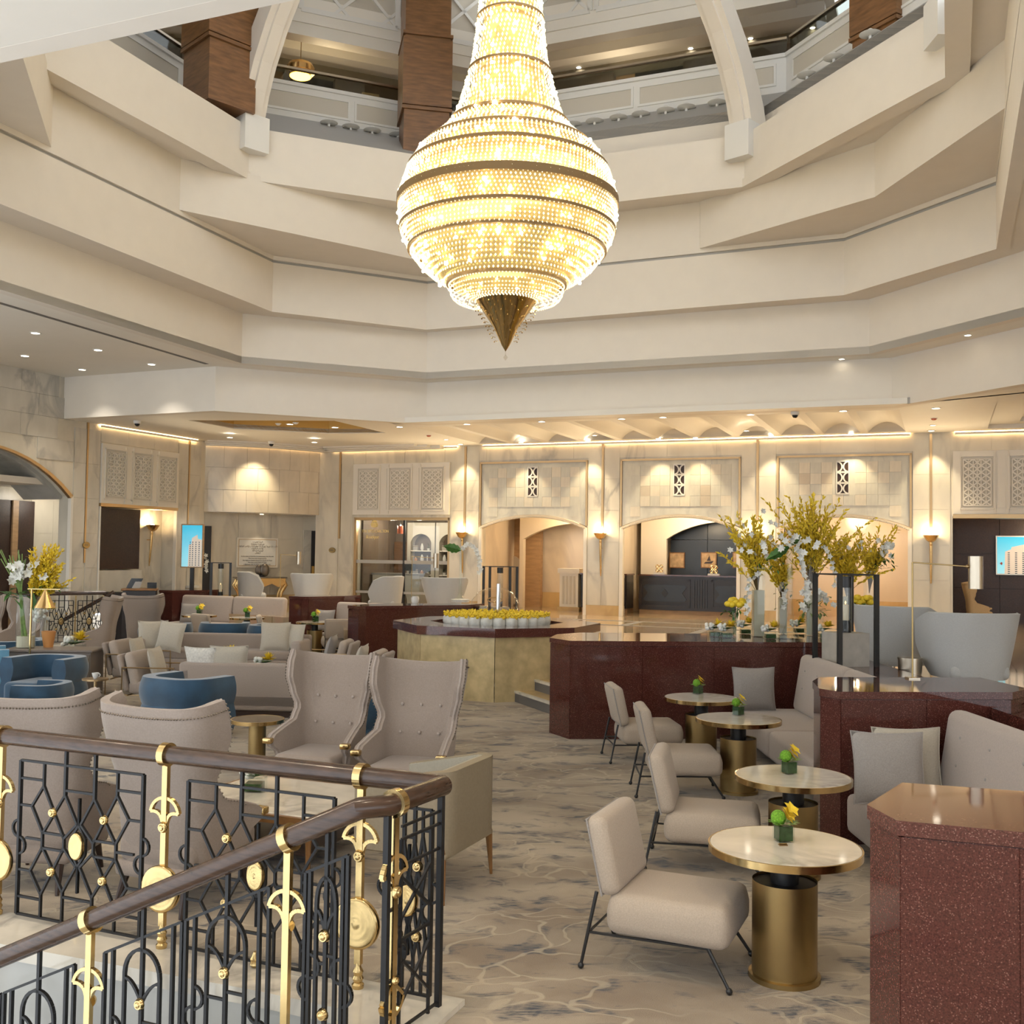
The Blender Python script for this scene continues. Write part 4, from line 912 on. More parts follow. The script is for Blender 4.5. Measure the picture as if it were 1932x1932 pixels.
for z, n in ((6.4, 14), (6.52, 20), (6.66, 22), (6.92, 16), (7.2, 20), (7.3, 14), (7.62, 22), (7.75, 24), (8.08, 22), (8.18, 16), (8.42, 16), (8.62, 14), (8.9, 10), (9.1, 9), (9.35, 8), (9.7, 8), (10.0, 7), (10.2, 7), (10.6, 7), (11.0, 6)):
    r = prf(z)+0.004
    for k in range(n):
        a = 2*PI*(k+rngc.random()*0.7)/n; b.ball((r*math.cos(a), r*math.sin(a), z+rngc.uniform(-.04, .04)), rngc.uniform(.02, .034), 6, 4)
for k in range(14):
    a = 2*PI*k/14; rr = 0.62+0.1*rngc.random(); b.ball((rr*math.cos(a), rr*math.sin(a), 6.05), 0.02, 6, 4)
b.build('bulbs', 'bulb', ch, kind='stuff')
B().lathe([(0.002, 5.27), (0.06, 5.36), (0.18, 5.62), (0.42, 5.97), (0.47, 6.04), (0.4, 6.06)], 24).build('cone', 'brass', ch, 20)
b = B()
for i in range(9):
    z = 5.42+i*0.065; r = 0.47*(z-5.27)/0.75+0.02; n = 4+i
    for k in range(n):
        a = 2*PI*(k+0.37*i)/n; b.tube([(r*math.cos(a), r*math.sin(a), z), ((r+0.05)*math.cos(a), (r+0.05)*math.sin(a), z+0.01)], 0.005, 4); b.octa(((r+0.055)*math.cos(a), (r+0.055)*math.sin(a), z-0.008), 0.013)
b.build('cone_pins', 'brass', ch, kind='stuff')
b = B(); b.octa((0, 0, 5.18), 0.035, h=0.05); b.tube([(0, 0, 5.21), (0, 0, 5.29)], 0.006); b.build('drop_crystal', 'glass_acrylic', ch)
B().tube([(0, 0, 12.6), (0, 0, 17)], 0.04, 8).build('suspension', 'brass_dark', ch)
for z, e in ((7.0, 260), (8.0, 170), (9.4, 70)):
    light('chandelier_light', 'POINT', (CX, CYY, z), e*5.0, (1, 0.80, 0.50), 0.35)
# ---- recessed downlights
dl_ring = B().lathe([(0.085, 0.0), (0.085, -0.008), (0.062, -0.012), (0.062, 0.0)], 18, cap=False).mesh('trim_ring', 30)
dl_lens = B().lathe([(0.001, -0.004), (0.062, -0.004)], 18, cap=False).mesh('lens')
def downlight(px, py, z, label, group, sc=1.0):
    p = az(px, py, z); o = thing('downlight', label, 'light', (p.x, p.y, z), group=group); o.scale = (sc, sc, 1)
    obj('trim_ring', dl_ring, 'paint_white', o); obj('lens', dl_lens, 'lamp_lens', o); return p
for i, (x, y) in enumerate(((47, 671), (67, 628), (155, 697), (185, 660), (286, 687))):
    p = downlight(x, y, UC, '%s downlight from the left in the higher ceiling at upper left' % nth(i), 'downlights in the left ceiling', 1.25)
    light('downlight_spot', 'SPOT', (p.x, p.y, UC-0.03), 120, (1, 0.92, 0.8), 0.06, math.radians(95), 0.8)
for i, (x, y) in enumerate(((547, 800), (632, 806), (754, 805), (881, 800), (1022, 795), (1173, 790), (1251, 787), (1416, 782), (1591, 775), (1766, 770))):
    p = downlight(x, y, CE, '%s downlight from the left along the atrium edge of the lobby ceiling' % nth(i), 'downlights along the atrium edge', 1.2)
    light('downlight_spot', 'SPOT', (p.x, p.y, CE-0.03), 190, (1, 0.86, 0.66), 0.06, math.radians(100), 0.8)
downlight(460, 794, CE+0.395, 'recessed round downlight inside the gilded ceiling tray', None, 1.2)
for x, y, sd_ in ((434, 825, 'left'), (593, 834, 'right')): 
    p = downlight(x, y, CE-0.105, '%s one of two downlights in the white steps before the marble drum' % sd_, 'downlights before the drum', 1.2)
    light('downlight_spot', 'SPOT', (p.x, p.y, CE-0.14), 150, (1, 0.86, 0.66), 0.06, math.radians(100), 0.8)
for i, (x, y) in enumerate(((842, 829), (1122, 821), (1408, 812.5), (1760, 802))):
    p = downlight(x, y, CE, '%s from the left of four smaller second-row lobby downlights' % nth(i), 'second-row downlights', 0.9)
    light('downlight_spot', 'SPOT', (p.x, p.y, CE-0.03), 140, (1, 0.86, 0.66), 0.06, math.radians(110), 0.8)
for i, (x, y) in enumerate(((869, 838), (983, 834), (1109, 831), (1242, 827), (1312, 825), (1455, 821), (1606, 817), (1757, 812.5))):
    p = downlight(x, y, CE-0.002, '%s from the left of the downlights washing the arched marble wall' % nth(i), 'wall-washing downlights', 1.1)
    light('wall_washer', 'SPOT', (p.x, p.y, CE-0.03), 150, (1, 0.82, 0.52), 0.04, math.radians(75), 0.5)
p = drum_pt(-0.25, 0.75); light('wall_washer', 'SPOT', (p.x, p.y, CE-0.15), 160, (1, 0.82, 0.52), 0.04, math.radians(75), 0.8, rot=(-dn*0.55-Vector((0, 0, 1))).to_track_quat('-Z', 'Y').to_euler())  # spot without a fixture, added to brighten the drum
for x, y, sd_ in ((1588, 677, 'left'), (1826, 632, 'right')): downlight(x, y, UC, '%s one of two small downlights in the tier ledge at upper right' % sd_, 'downlights in the tier ledge', 0.9)
for i, (x, y, lb) in enumerate(((-1.2, 4.6, 'l'), (1.8, 3.2, 'r'), (-4.2, 6.2, 'f'), (4.6, 4.4, 'e'), (0.4, 1.2, 'n'), (-6.5, 8.0, 'w'))):  # unseen downlights, added to warm the foreground
    o = thing('downlight', '%s added, unseen downlight in the ceiling above the near seating' % nth(i), 'light', (x, y, UC), group='added downlights above the near seating'); obj('trim_ring', dl_ring, 'paint_white', o); obj('lens', dl_lens, 'lamp_lens', o)
    light('downlight_spot', 'SPOT', (x, y, UC-0.03), 200, (1, 0.80, 0.58), 0.12, math.radians(110), 0.9)
# ---- dome cameras and detectors on the ceilings
for x, y, z, lb in ((259, 797, CE, 'white dome camera on the ceiling over the left dark opening'), (512, 836, CE-0.1, 'white dome camera above the marble drum'), (1500, 780, CE, 'white dome camera at the atrium edge over the right-hand arch')):
    p = az(x, y-3, z); o = thing('dome_camera', lb, 'camera', (p.x, p.y, z)); B().lathe([(0.09, 0), (0.09, -0.05), (0.075, -0.07)], 14).build('housing', 'paint_white', o, 30); B().ball((0, 0, -0.07), 0.065, 10, 6).build('lens_dome', 'screen_dark', o, 60)
for x, y, z, lb in ((1464, 792, CE, None), (809, 821, CE, 'small red alarm sounder on the lobby ceiling above the first sconce'), (1762, 789, CE, 'small red alarm sounder on the ceiling above the rightmost sconce'), (525, 799, CE, 'small white sprinkler head beside the gilded ceiling tray'), (558, 797, CE, 'white smoke detector at the right of the gilded tray')):
    if not lb: continue
    p = az(x, y, z); red = 'red' in lb
    o = thing('ceiling_detector', lb, 'detector', (p.x, p.y, z)); B().lathe([(0.06, 0), (0.055, -0.03), (0.03, -0.045)], 12).build('body', 'redish' if red else 'paint_white', o, 30); B().lathe([(0.075, 0), (0.075, -0.01)], 12).build('base', 'paint_white', o)
# ---- gilt wall sconces with long stems
def sconce(M, s, label, zr=2.85, zt=1.70, rod=True, kk=1.0):
    o = thing('wall_sconce', label, 'sconce', M @ Vector((s, -0.02, 0)), math.atan2(M[1][0], M[0][0]) if M is MC else math.atan2(-M[1][0], -M[0][0]))
    B().lathe([(0.012, -0.17), (0.05, -0.165), (0.11, -0.12), (0.165, -0.03), (0.18, 0.0), (0.17, 0.0), (0.1, -0.11), (0.012, -0.15)], 20, T(0, -0.19, zr)).build('bowl', 'gold', o, 40)
    B().ball((0, -0.16, zr-0.23), 0.04, 10, 6).build('knob', 'gold', o, 60)
    B().tube([(0, -0.16, zr-0.17), (0, -0.15, zr-0.5), (0, -0.11, zt+0.15), (0, -0.10, zt)], [0.035, 0.032, 0.024, 0.012], 10).build('stem', 'gold', o, 50)
    B().tube([(0, -0.14, zr-0.4), (0, 0.0, zr-0.4)], 0.012, 6).build('bracket', 'gold', o)
    if rod: B().box(-0.03, 0.03, -0.035, 0.02, zr, CE-0.03).build('upper_strip', 'gold_trim', o)
    B().ball((0, -0.18, zr-0.04), 0.07, 8, 5).build('lamp', 'lamp_lens_soft', o)
    l = light('sconce_light', 'POINT', M @ Vector((s, -0.2, zr+0.10)), 16*kk, (1, 0.72, 0.38), 0.06); light('sconce_uplight', 'SPOT', M @ Vector((s, -0.28, zr+0.05)), 190*kk, (1, 0.80, 0.52), 0.08, math.radians(105), 0.9, rot=((M.to_3x3() @ Vector((0, -1, 0)))*0.85+Vector((0, 0, 1))).to_track_quat('-Z', 'Y').to_euler())
    return o
for s, lb in ((4.56, 'gilt wall sconce on the pilaster between the shop and the first arch'), (8.64, 'gilt wall sconce between the first and second arches'), (12.76, 'gilt wall sconce behind the tall flowers between second and third arches'), (16.87, 'gilt wall sconce beside the right-hand lounge doorway')): sconce(MC, s, lb)
sconce(ML @ T(0, 0.5, 0), 1.40, 'gilt wall sconce in the left opening beside the dark screen', 2.9, 1.80, rod=False)
light('niche_fill', 'POINT', CF(7.2, -1.8, 3.4), 110, (1, 0.75, 0.45), 0.3); light('niche_fill', 'POINT', CF(10.7, -1.4, 3.4), 110, (1, 0.78, 0.5), 0.3); light('niche_fill', 'POINT', CF(14.8, -1.8, 3.4), 120, (1, 0.75, 0.48), 0.3)  # points without fixtures, added to brighten the rooms behind the arches
light('left_room_fill', 'POINT', LF(3.6, -1.2, 3.4), 25, (1, 0.93, 0.82), 0.3); light('niche_fill', 'POINT', CF(19.5, -1.5, 3.0), 50, (1, 0.75, 0.48), 0.3)  # fixtureless points added to brighten the left room and right lounge
light('plaque_light', 'SPOT', MR @ Vector((am, -0.45, zb-0.02)), 25, (1, 0.85, 0.6), 0.03, math.radians(70), 0.6)
q = MR @ Vector((am, -0.45, zb-0.004)); o = thing('downlight', 'tiny lit downlight under the marble drum above the plaque', 'light', q); obj('trim_ring', dl_ring, 'paint_white', o); obj('lens', dl_lens, 'lamp_lens', o)
# saucer lamps standing on the gallery apron
sm_d = B().lathe([(0.03, -0.06), (0.03, 0.0), (0.17, 0.015), (0.20, 0.03), (0.17, 0.04), (0.10, 0.045)], 18).mesh('dish', 30); sm_c = B().lathe([(0.11, 0.04), (0.11, 0.06), (0.07, 0.07), (0.065, 0.10), (0.03, 0.13), (0.001, 0.135)], 14).mesh('dome', 40)
SAU = []
for i, xs in ((1, (-2.4, -1.85, -1.2, -0.75, -0.2, 0.3, 0.85, 1.35, 2.0, 2.5)), (2, (-2.6, -2.1, -1.5, -1.0, -0.4, 0.1, 0.6)), (0, (0.4, 1.4, 2.2))):
    Rs = 8.15 if i < 2 else 9.25; M, ln = sideM(Rs, i); zs = APR[i][1]+(12.02-APR[i][1])*(Rs-APR[i][0])/(RG[i]+.1-APR[i][0])
    for x in xs:
        p = M @ Vector((x, 0.0, zs+.04)); o = thing('saucer_lamp', 'flat dish-shaped floodlight on the grey apron below the gallery parapet', 'lamp', p, group='dish floodlights below the gallery'); obj('dish', sm_d, 'paint_white', o); obj('dome', sm_c, 'paint_white', o); SAU.append(o)
for i, o in enumerate(sorted(SAU, key=lambda q: q.location.x/q.location.y)): o['label'] = '%s dish floodlight from the left on the apron below the gallery' % nth(i)
# gilt pendant in the gallery
p = ay(567, 136, 24.5); o = thing('pendant_lamp', 'glowing golden drum pendant in the upper gallery', 'lamp', p); B().lathe([(0.26, -0.1), (0.33, -0.02), (0.33, 0.10), (0.28, 0.18), (0.1, 0.2)], 24).build('shade', 'gold', o, 30); B().lathe([(0.25, -0.105), (0.001, -0.105)], 24).build('diffuser', 'pendant_glow', o); B().tube([(0, 0, 0.2), (0, 0, 14.9-p.z)], 0.01).build('cable', 'brass_dark', o)
for px, py in ((1150, 40), (1245, 45), (1210, 41)):
    p = az(px, py, 14.895); o = thing('dome_camera', '%s tiny dome camera on the upper gallery ceiling' % {1150: 'left', 1210: 'middle', 1245: 'right'}[px], 'camera', p, group='gallery ceiling cameras'); B().lathe([(0.1, 0), (0.1, -0.05), (0.05, -0.1)], 12).build('housing', 'paint_white', o); B().ball((0, 0, -0.09), 0.06, 8, 5).build('lens_dome', 'screen_dark', o)
for i, (px, py) in enumerate(((1092, 127), (1303, 91), (1416, 72), (1533, 52))):
    p = az(px, py, 14.895); o = thing('downlight', '%s from the left of the tiny downlights in the upper gallery' % nth(i), 'light', (p.x, p.y, 14.895), group='gallery downlights'); obj('trim_ring', dl_ring, 'paint_white', o); obj('lens', dl_lens, 'lamp_lens', o)
light('gallery_light', 'POINT', (2.5, 25.6, 13.6), 40, (1, 0.85, 0.6), 0.3); light('gallery_light', 'POINT', (-4.6, 24.9, 13.4), 40, (1, 0.8, 0.5), 0.3)
# ================================================================ GRANITE WALLS, FOUNTAIN, STEPS, STAIRWELL, RAILINGS
def granite_wall(pts, label, cap=0.06, h=1.2, nslab=2):
    c = Vector((sum(p[0] for p in pts)/len(pts), sum(p[1] for p in pts)/len(pts), 0))
    o = thing('granite_wall', label, 'parapet', c); n = len(pts)
    L_ = [(p[0]-c.x, p[1]-c.y) for p in pts]
    def shrink(k): 
        return [(p[0]*(1-k/max(0.3, math.hypot(*p))), p[1]*(1-k/max(0.3, math.hypot(*p)))) for p in L_]
    B().prism(shrink(0.03), 0, h-cap-0.004).build('core', 'granite_red', o)
    B().prism(L_, h-cap, h).build('capstone', 'granite_top', o)
    ar = sum(L_[i][0]*L_[(i+1) % n][1]-L_[(i+1) % n][0]*L_[i][1] for i in range(n))
    I = shrink(0.012); J = shrink(0.04)
    for i in range(n):
        j = (i+1) % n; l = math.hypot(L_[j][0]-L_[i][0], L_[j][1]-L_[i][1])
        if l < 0.12: m = 1
        else: m = max(1, round(l/0.95))
        for k in range(m):
            f0, f1 = k/m+0.003/l, (k+1)/m-0.003/l
            a = (I[i][0]+(I[j][0]-I[i][0])*f0, I[i][1]+(I[j][1]-I[i][1])*f0); b_ = (I[i][0]+(I[j][0]-I[i][0])*f1, I[i][1]+(I[j][1]-I[i][1])*f1)
            a2 = (J[i][0]+(J[j][0]-J[i][0])*f0, J[i][1]+(J[j][1]-J[i][1])*f0); b2 = (J[i][0]+(J[j][0]-J[i][0])*f1, J[i][1]+(J[j][1]-J[i][1])*f1)
            B().prism([a, b_, b2, a2], 0.0, h-cap-0.006).build('granite_slab', 'granite_red', o)
    return o
def A2(x, y, z=1.2): p = az(x, y, z); return (p.x, p.y)
granite_wall([(.50, 13.50), (.73, 13.04), (4.35, 13.38), (4.35, 14.75), (.95, 14.45), (.62, 14.1)], 'long red granite parapet carrying the tall flower vases')
granite_wall([(2.60, 9.13), (2.51, 8.62), (2.62, 8.43), (4.05, 8.56), (4.30, 8.8), (4.25, 9.6), (2.75, 9.45)], 'red granite parapet with chamfered end between the two booth sofas')
granite_wall([(1.54, 4.58), (1.57, 4.31), (1.98, 4.16), (4.6, 3.25), (5.0, 4.1), (1.86, 5.04)], 'nearest red granite block in the right foreground')
g4 = [A2(656, 1142), A2(676, 1144), A2(690, 1143.5), A2(880, 1141.5)]; g4 += [(g4[3][0]+0.35, g4[3][1]+0.75), (g4[0][0]+0.5, g4[0][1]+1.0)]
granite_wall(g4, 'red granite parapet behind the octagonal fountain on its left')
g5 = [A2(545, 1124.6), A2(569, 1125.8), A2(582, 1125.8), A2(650, 1124.6)]; g5 += [(g5[3][0]+0.3, g5[3][1]+0.7), (g5[0][0]+0.3, g5[0][1]+0.8)]
granite_wall(g5, 'far red granite block between the two distant booth sofas')
g6 = [A2(300, 1113.4), A2(325, 1114), A2(392, 1113.4)]; g6 += [(g6[2][0]+0.2, g6[2][1]+0.7), (g6[0][0]+0.1, g6[0][1]+0.9)]
granite_wall(g6, 'farthest red granite block carrying the orchid vase at left')
rt = struct('trim_2', B().prism([(3.78, 4.6), (4.35, 4.6), (4.35, 8.8), (3.85, 8.5)], 0, 1.08), 'granite_red'); 
struct('trim_3', B().prism([(3.95, 9.5), (4.35, 9.5), (4.4, 13.4), (3.75, 13.3)], 0, 1.02), 'granite_red')

# ---- octagonal fountain table
FX, FY, FR = -0.23, 17.80, 1.72
fo = thing('octagonal_planter', 'octagonal onyx-clad planter with red granite rim below the chandelier', 'planter', (FX, FY, 0))
def on(R, k): a = math.radians(-90+45*k); return (R*math.cos(a), R*math.sin(a))
for k in range(8):
    a, c = on(FR-0.05, k), on(FR-0.05, k+1); g = 0.004
    def lp(t, R): p, q = on(R, k), on(R, k+1); return (p[0]+(q[0]-p[0])*t, p[1]+(q[1]-p[1])*t)
    B().prism([lp(g, FR-0.06), lp(1-g, FR-0.06), lp(1-g, FR-0.14), lp(g, FR-0.14)], 0, 0.985).build('onyx_panel', 'onyx', fo)
    B().prism([lp(0.001, FR+0.02), lp(0.999, FR+0.02), lp(0.999, 1.12), lp(0.001, 1.12)], 0.985, 1.12).build('rim_slab', 'granite_top', fo)
B().prism([on(1.3, k) for k in range(8)], 0.3, 1.0).build('basin', 'wood_dark', fo)
B().prism([on(1.12, k) for k in range(8)], 0.95, 1.03).build('inner_deck', 'ledge_grey', fo)
B().tube([(0.02, 0.1, 1.03), (0.02, 0.1, 1.75)], 0.035, 12).build('chrome_mast', 'chrome', fo, 40)
def pot_mesh():
    n = 16; prof = [(0.055, 0.0), (0.078, 0.03), (0.098, 0.10), (0.095, 0.17), (0.075, 0.20), (0.06, 0.19)]
    vs = []; fs = []; k = len(prof)
    for i in range(n):
        a = 2*PI*i/n; f = 1+0.06*math.cos(4*a)
        for r, z in prof: vs.append((r*f*math.cos(a), r*f*math.sin(a), z))
    for i in range(n):
        j = (i+1) % n
        for p in range(k-1): fs.append([i*k+p, j*k+p, j*k+p+1, i*k+p+1])
    fs.append([i*k for i in range(n)][::-1]); fs.append([i*k+k-1 for i in range(n)])
    return B().add(vs, fs).mesh('pot', 50)
pm = pot_mesh(); rngp = random.Random(5)
b = B()
for i in range(34):
    p = (rngp.uniform(-.085, .085), rngp.uniform(-.085, .085), 0.19+rngp.uniform(0, .06)); b.octa(p, rngp.uniform(.014, .026))
pfm = b.mesh('blossoms')
PF = []
for R, n in ((0.80, 25), (0.58, 17), (0.36, 11), (0.13, 4)):
    for k in range(n):
        a = 2*PI*k/n; vis = math.sin(a) < 0.3
        o = thing('flower_pot', 'grey fluted pot of yellow blossoms in the ring on the octagonal planter', 'flower pot', (FX+R*math.cos(a), FY+R*math.sin(a), 1.03), a, 'pots of yellow flowers on the octagonal planter')
        if R == 0.80 and math.sin(a) < 0.05: PF.append(o)
        obj('pot', pm, 'stone_pot', o); obj('blossoms', pfm, 'petal_yellow', o, kind='stuff')

for i, o in enumerate(sorted(PF, key=lambda q: q.location.x)): o['label'] = '%s grey pot from the left at the front of the yellow flower ring' % nth(i)
# ---- steps up to the lobby beside the planter
n0 = Vector((0.20, 16.0, 0)); n1 = Vector((0.62, 14.98, 0)); sd = (n1-n0).normalized(); up_ = Vector((-sd.y, sd.x, 0)) if -sd.y > 0 else Vector((sd.y, -sd.x, 0))
if up_.x < 0: up_ = -up_
stp = B()
for k in range(4):
    a = n0-sd*2.2+up_*(0.33*k); c = n1+sd*0.5+up_*(0.33*k); e = c+up_*(1.6-0.33*k); f = a+up_*(1.6-0.33*k)
    z1 = 0.1625*(k+1)-0.002*(k == 3)
    st_ = struct('trim_%d' % (4+k), B().prism([V2(a), V2(c), V2(e), V2(f)], 0.1625*k-0.001, z1), 'marble_yellow')
    B().prism([V2(a-up_*0.015), V2(c-up_*0.015), V2(c+up_*0.05), V2(a+up_*0.05)], z1-0.03, z1+0.004).build('step_nosing', 'marble_top', st_)
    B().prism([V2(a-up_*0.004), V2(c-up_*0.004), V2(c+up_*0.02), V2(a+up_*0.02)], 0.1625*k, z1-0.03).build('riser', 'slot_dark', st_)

# ---- stairwell: marble kerb, wall below it, stair flight
lp_ = [(-7.0, 8.17), (-0.2, 5.37), (-0.64, 4.33), (-0.98, 4.48), (-0.76, 5.22), (-1.27, 5.44), (-2.84, 6.02), (-7.0, 7.62)]
kb = struct('trim_8', B().prism(lp_, -0.05, 0.03), 'marble_top')
li = [(-7.0, 8.12), (-0.25, 5.33), (-0.66, 4.37), (-0.95, 4.52), (-0.74, 5.26), (-1.27, 5.48), (-2.84, 6.06), (-7.0, 7.66)]
struct('wall_stairwell', B().prism(li, -2.6, -0.05), 'marble_grey')
sf = B()
for k in range(10):
    a = Vector((-0.9, 4.7, 0))+Vector((-0.918, 0.397, 0))*(0.3*k); w = Vector((-0.397, -0.918, 0))
    p = [a, a+Vector((-0.918, 0.397, 0))*0.3]; sf.prism([V2(p[0]), V2(p[1]), V2(p[1]+w*1.6), V2(p[0]+w*1.6)], -2.6, -0.15-0.14*k)
struct('floor_stair', sf, 'marble_grey')

# ---- railings
def seg_arc(b, c, r, a0, a1, n, w, M, rz=None):
    rz = rz or r
    for i in range(n):
        t0 = math.radians(a0+(a1-a0)*i/n); t1 = math.radians(a0+(a1-a0)*(i+1)/n)
        b.bar((c[0]+r*math.cos(t0), 0, c[1]+rz*math.sin(t0)), (c[0]+r*math.cos(t1), 0, c[1]+rz*math.sin(t1)), w, w*1.25, M, up=(0, 1, 0))
def railM(P, Q):
    P = Vector(P); Q = Vector(Q); e = (Q-P); e.z = 0; l = e.length; e.normalize(); n_ = Vector((-e.y, e.x, 0))
    return Matrix(((e.x, n_.x, 0, P.x), (e.y, n_.y, 0, P.y), (0, 0, 1, 0), (0, 0, 0, 1))), l
knob_me = B().lathe([(0.001, 0.02), (0.008, 0.018), (0.012, 0.012), (0.016, 0.012), (0.02, 0.004), (0.022, -0.004)], 14, RX(PI/2)).mesh('knob', 30)
disc_prof = [(0.001, 0.022)]+[(0.012*i, 0.018+0.004*(i % 2)) for i in range(1, 9)]+[(0.1, 0.01), (0.1, -0.01), (0.001, -0.012)]
disc_me = B().lathe(disc_prof, 28, RX(PI/2), cap=False).mesh('disc', 50)
def level_panel(par, M, x0, x1, z0, z1, ztop, w=0.013):
    xm = (x0+x1)/2; hx = (x1-x0)/2; zm = (z0+z1)/2; hz = (z1-z0)/2
    b = B()
    def P(u, v): return (xm+u*hx, 0, zm+v*hz)
    def s(u0, v0, u1, v1, ww=w): b.bar(P(u0, v0), P(u1, v1), ww, ww*1.3, M, up=(0, 1, 0))
    s(-1, -1, -1, 1, w*1.3); s(1, -1, 1, 1, w*1.3); s(-1, 1, 1, 1); s(-1, -1, 1, -1)
    for sx in (-1, 1):
        b.bar((xm+sx*0.24*hx, 0, zm+0.62*hz), (xm+sx*0.24*hx, 0, ztop), w*1.3, w*1.5, M, up=(0, 1, 0))
        for sv in (-1, 1):
            def q(u0, v0, u1, v1): s(sx*u0, sv*v0, sx*u1, sv*v1)
            q(.6, 1, .6, .7); q(.6, .77, 1, .77); q(.6, .7, .79, .42); q(.79, .42, 1, .42); q(.79, .42, .6, .10); q(.6, .7, .24, .06); q(.24, .62, .6, .08); q(.24, .62, .03, .27)
            q(.24, 1, .24, .62); q(.6, .10, .6, 0); q(.24, .06, .24, 0); q(.24, .1, .6, .1); q(0, .26, .11, .1); q(.11, .1, .11, 0); q(.03, .27, .24, -.02+.08)
            q(0, .6, 0, .26)
        q0 = sx*1.0
        seg_arc(b, (xm+sx*(hx+0.0), zm+0.05), 0.05, -90 if sx > 0 else 90, 90 if sx > 0 else 270, 8, w, M); seg_arc(b, (xm+sx*(hx-0.0), zm-0.05), 0.05, 90 if sx > 0 else -90, 270 if sx > 0 else 90, 8, w, M)
        s(sx*.6, 0, sx*.88, 0)
    s(-.24, .68, .24, .68); s(-.24, -.68, .24, -.68)
    b.build('iron_panel', 'iron', par)
    for u, v in ((-.42, .38), (.42, .38), (-.42, -.38), (.42, -.38)): obj('knob', knob_me, 'brass', par, M=M @ T(P(u, v)[0], -0.012, P(u, v)[2]) @ Matrix.Diagonal((1.35, 1.1, 1.35, 1)))
    obj('medallion', disc_me, 'brass', par, M=M @ T(xm, -0.01, zm) @ Matrix.Diagonal((0.55, 1, 0.8, 1)))
def brass_post(par, M, x, z0, zrail, slope=0.0, disc=True, down=False):
    b = B(); b.box(-0.018, 0.018, -0.014, 0.014, z0+0.12, zrail-0.05, M @ T(x, 0, 0)); b.build('post', 'brass', par)
    g = B(); g.lathe([(0.066, -0.022), (0.066, 0.022), (0.05, 0.022), (0.05, -0.022), (0.066, -0.022)], 24, M @ T(x, 0, zrail) @ RY(slope) @ RY(PI/2), cap=False); g.build('rail_collar', 'brass', par, 30)
    # open fan
    f = B(); zc = zrail-0.34; R = 0.10; w = 0.018
    seg_arc(f, (x, zc), R, 10, 170, 14, w, M)
    for sx in (-1, 1):
        for i in range(7):
            t0, t1 = i/7, (i+1)/7
            def cv(t):
                ax, az_, bx, bz, cx, cz_ = R*0.985, R*0.17, 0.022, 0.034, 0.010, -0.055
                return (x+sx*(ax*(1-t)**2+2*bx*t*(1-t)+cx*t*t), 0, zc+az_*(1-t)**2+2*bz*t*(1-t)+cz_*t*t)
            f.bar(cv(t0), cv(t1), w, w*1.2, M, up=(0, 1, 0))
    f.build('fan_ornament', 'brass', par)
    obj('knob', knob_me, 'brass', par, M=M @ T(x, -0.016, zc-0.062) @ Matrix.Diagonal((1.5, 1.2, 1.5, 1)))
    if disc: obj('medallion', disc_me, 'brass', par, M=M @ T(x, -0.02, z0+0.33) @ Matrix.Diagonal((1.3, 1, 1.3, 1)))
    ft = B(); ft.lathe([(0.03, 0), (0.032, 0.02), (0.022, 0.03), (0.03, 0.05), (0.022, 0.065), (0.028, 0.085), (0.016, 0.11), (0.016, 0.13)], 14, M @ T(x, 0, z0)); ft.build('foot', 'brass', par, 40)
def ball_foot(par, M, x, z): B().lathe([(0.02, 0), (0.03, 0.015), (0.026, 0.03), (0.03, 0.045), (0.02, 0.06), (0.012, 0.08)], 12, M @ T(x, 0, z)).build('foot', 'brass', par, 40)
ZR = 1.10
RA = Vector((-6.2, 7.83, 0)); RK = Vector((-0.32, 5.30, 0)); RBn = Vector((-0.545, 4.86, 0)); RC = Vector((-0.66, 4.81, 0))
re_ = (RK-az(0, 1388, ZR)).xy.normalized(); RA = Vector((RK.x-re_.x*6.0, RK.y-re_.y*6.0, 0))
lv = thing('landing_railing', 'level stair railing with diamond ironwork, brass posts and dark timber handrail', 'railing', (0, 0, 0))
B().tube([(RA.x, RA.y, ZR), (RK.x, RK.y, ZR)], 0.05, 16).build('handrail', 'wood_rail', lv, 40)
M1, l1 = railM(RA, RK)
def along(px, py): p = apl(px, py, RA, RK); return (p.xy-RA.xy).length
xs_ = [along(6, 1380), along(315, 1412), along(683, 1458)]; xs_ = [xs_[0]-(xs_[1]-xs_[0])]+xs_
for x in xs_: brass_post(lv, M1, x, 0.03, ZR)
for x0, x1 in zip(xs_, xs_[1:]+[l1+0.25]):
    if x1 > l1: 
        level_panel(lv, M1, x0+0.16, l1-0.06, 0.06, 0.97, ZR-0.04)
    else: level_panel(lv, M1, x0+0.16, x1-0.16, 0.06, 0.97, ZR-0.04)
    for xx in (x0+0.3,): ball_foot(lv, M1, (x0+min(x1, l1))/2, 0.03)
# descending railing: corner piece, bend, sloping flight
sr_ = thing('stair_railing', 'descending stair railing with arched ironwork and dark timber handrail', 'railing', (0, 0, 0))
SD = Vector((-0.918, 0.397, 0)); SL = 0.466
end = RC+SD*4.2
B().tube([(RK.x, RK.y, ZR), (RBn.x, RBn.y, ZR), (RC.x, RC.y, ZR), (end.x, end.y, ZR-SL*4.2)], 0.05, 16).build('handrail', 'wood_rail', sr_, 40)
M2, l2 = railM(RBn, RK)
b = B()
for x in (0.0, l2-0.02): b.box(x-0.014, x+0.014, -0.014, 0.014, 0.0 if x else -0.6, ZR-0.03, M2)
for x in (0.12, 0.38): b.bar((x, 0, 0.03), (x, 0, 0.92), 0.014, 0.014, M2)
for z in (0.05, 0.92, 0.80, 0.98): b.bar((0.12, 0, z), (l2-0.02, 0, z), 0.012, 0.012, M2)
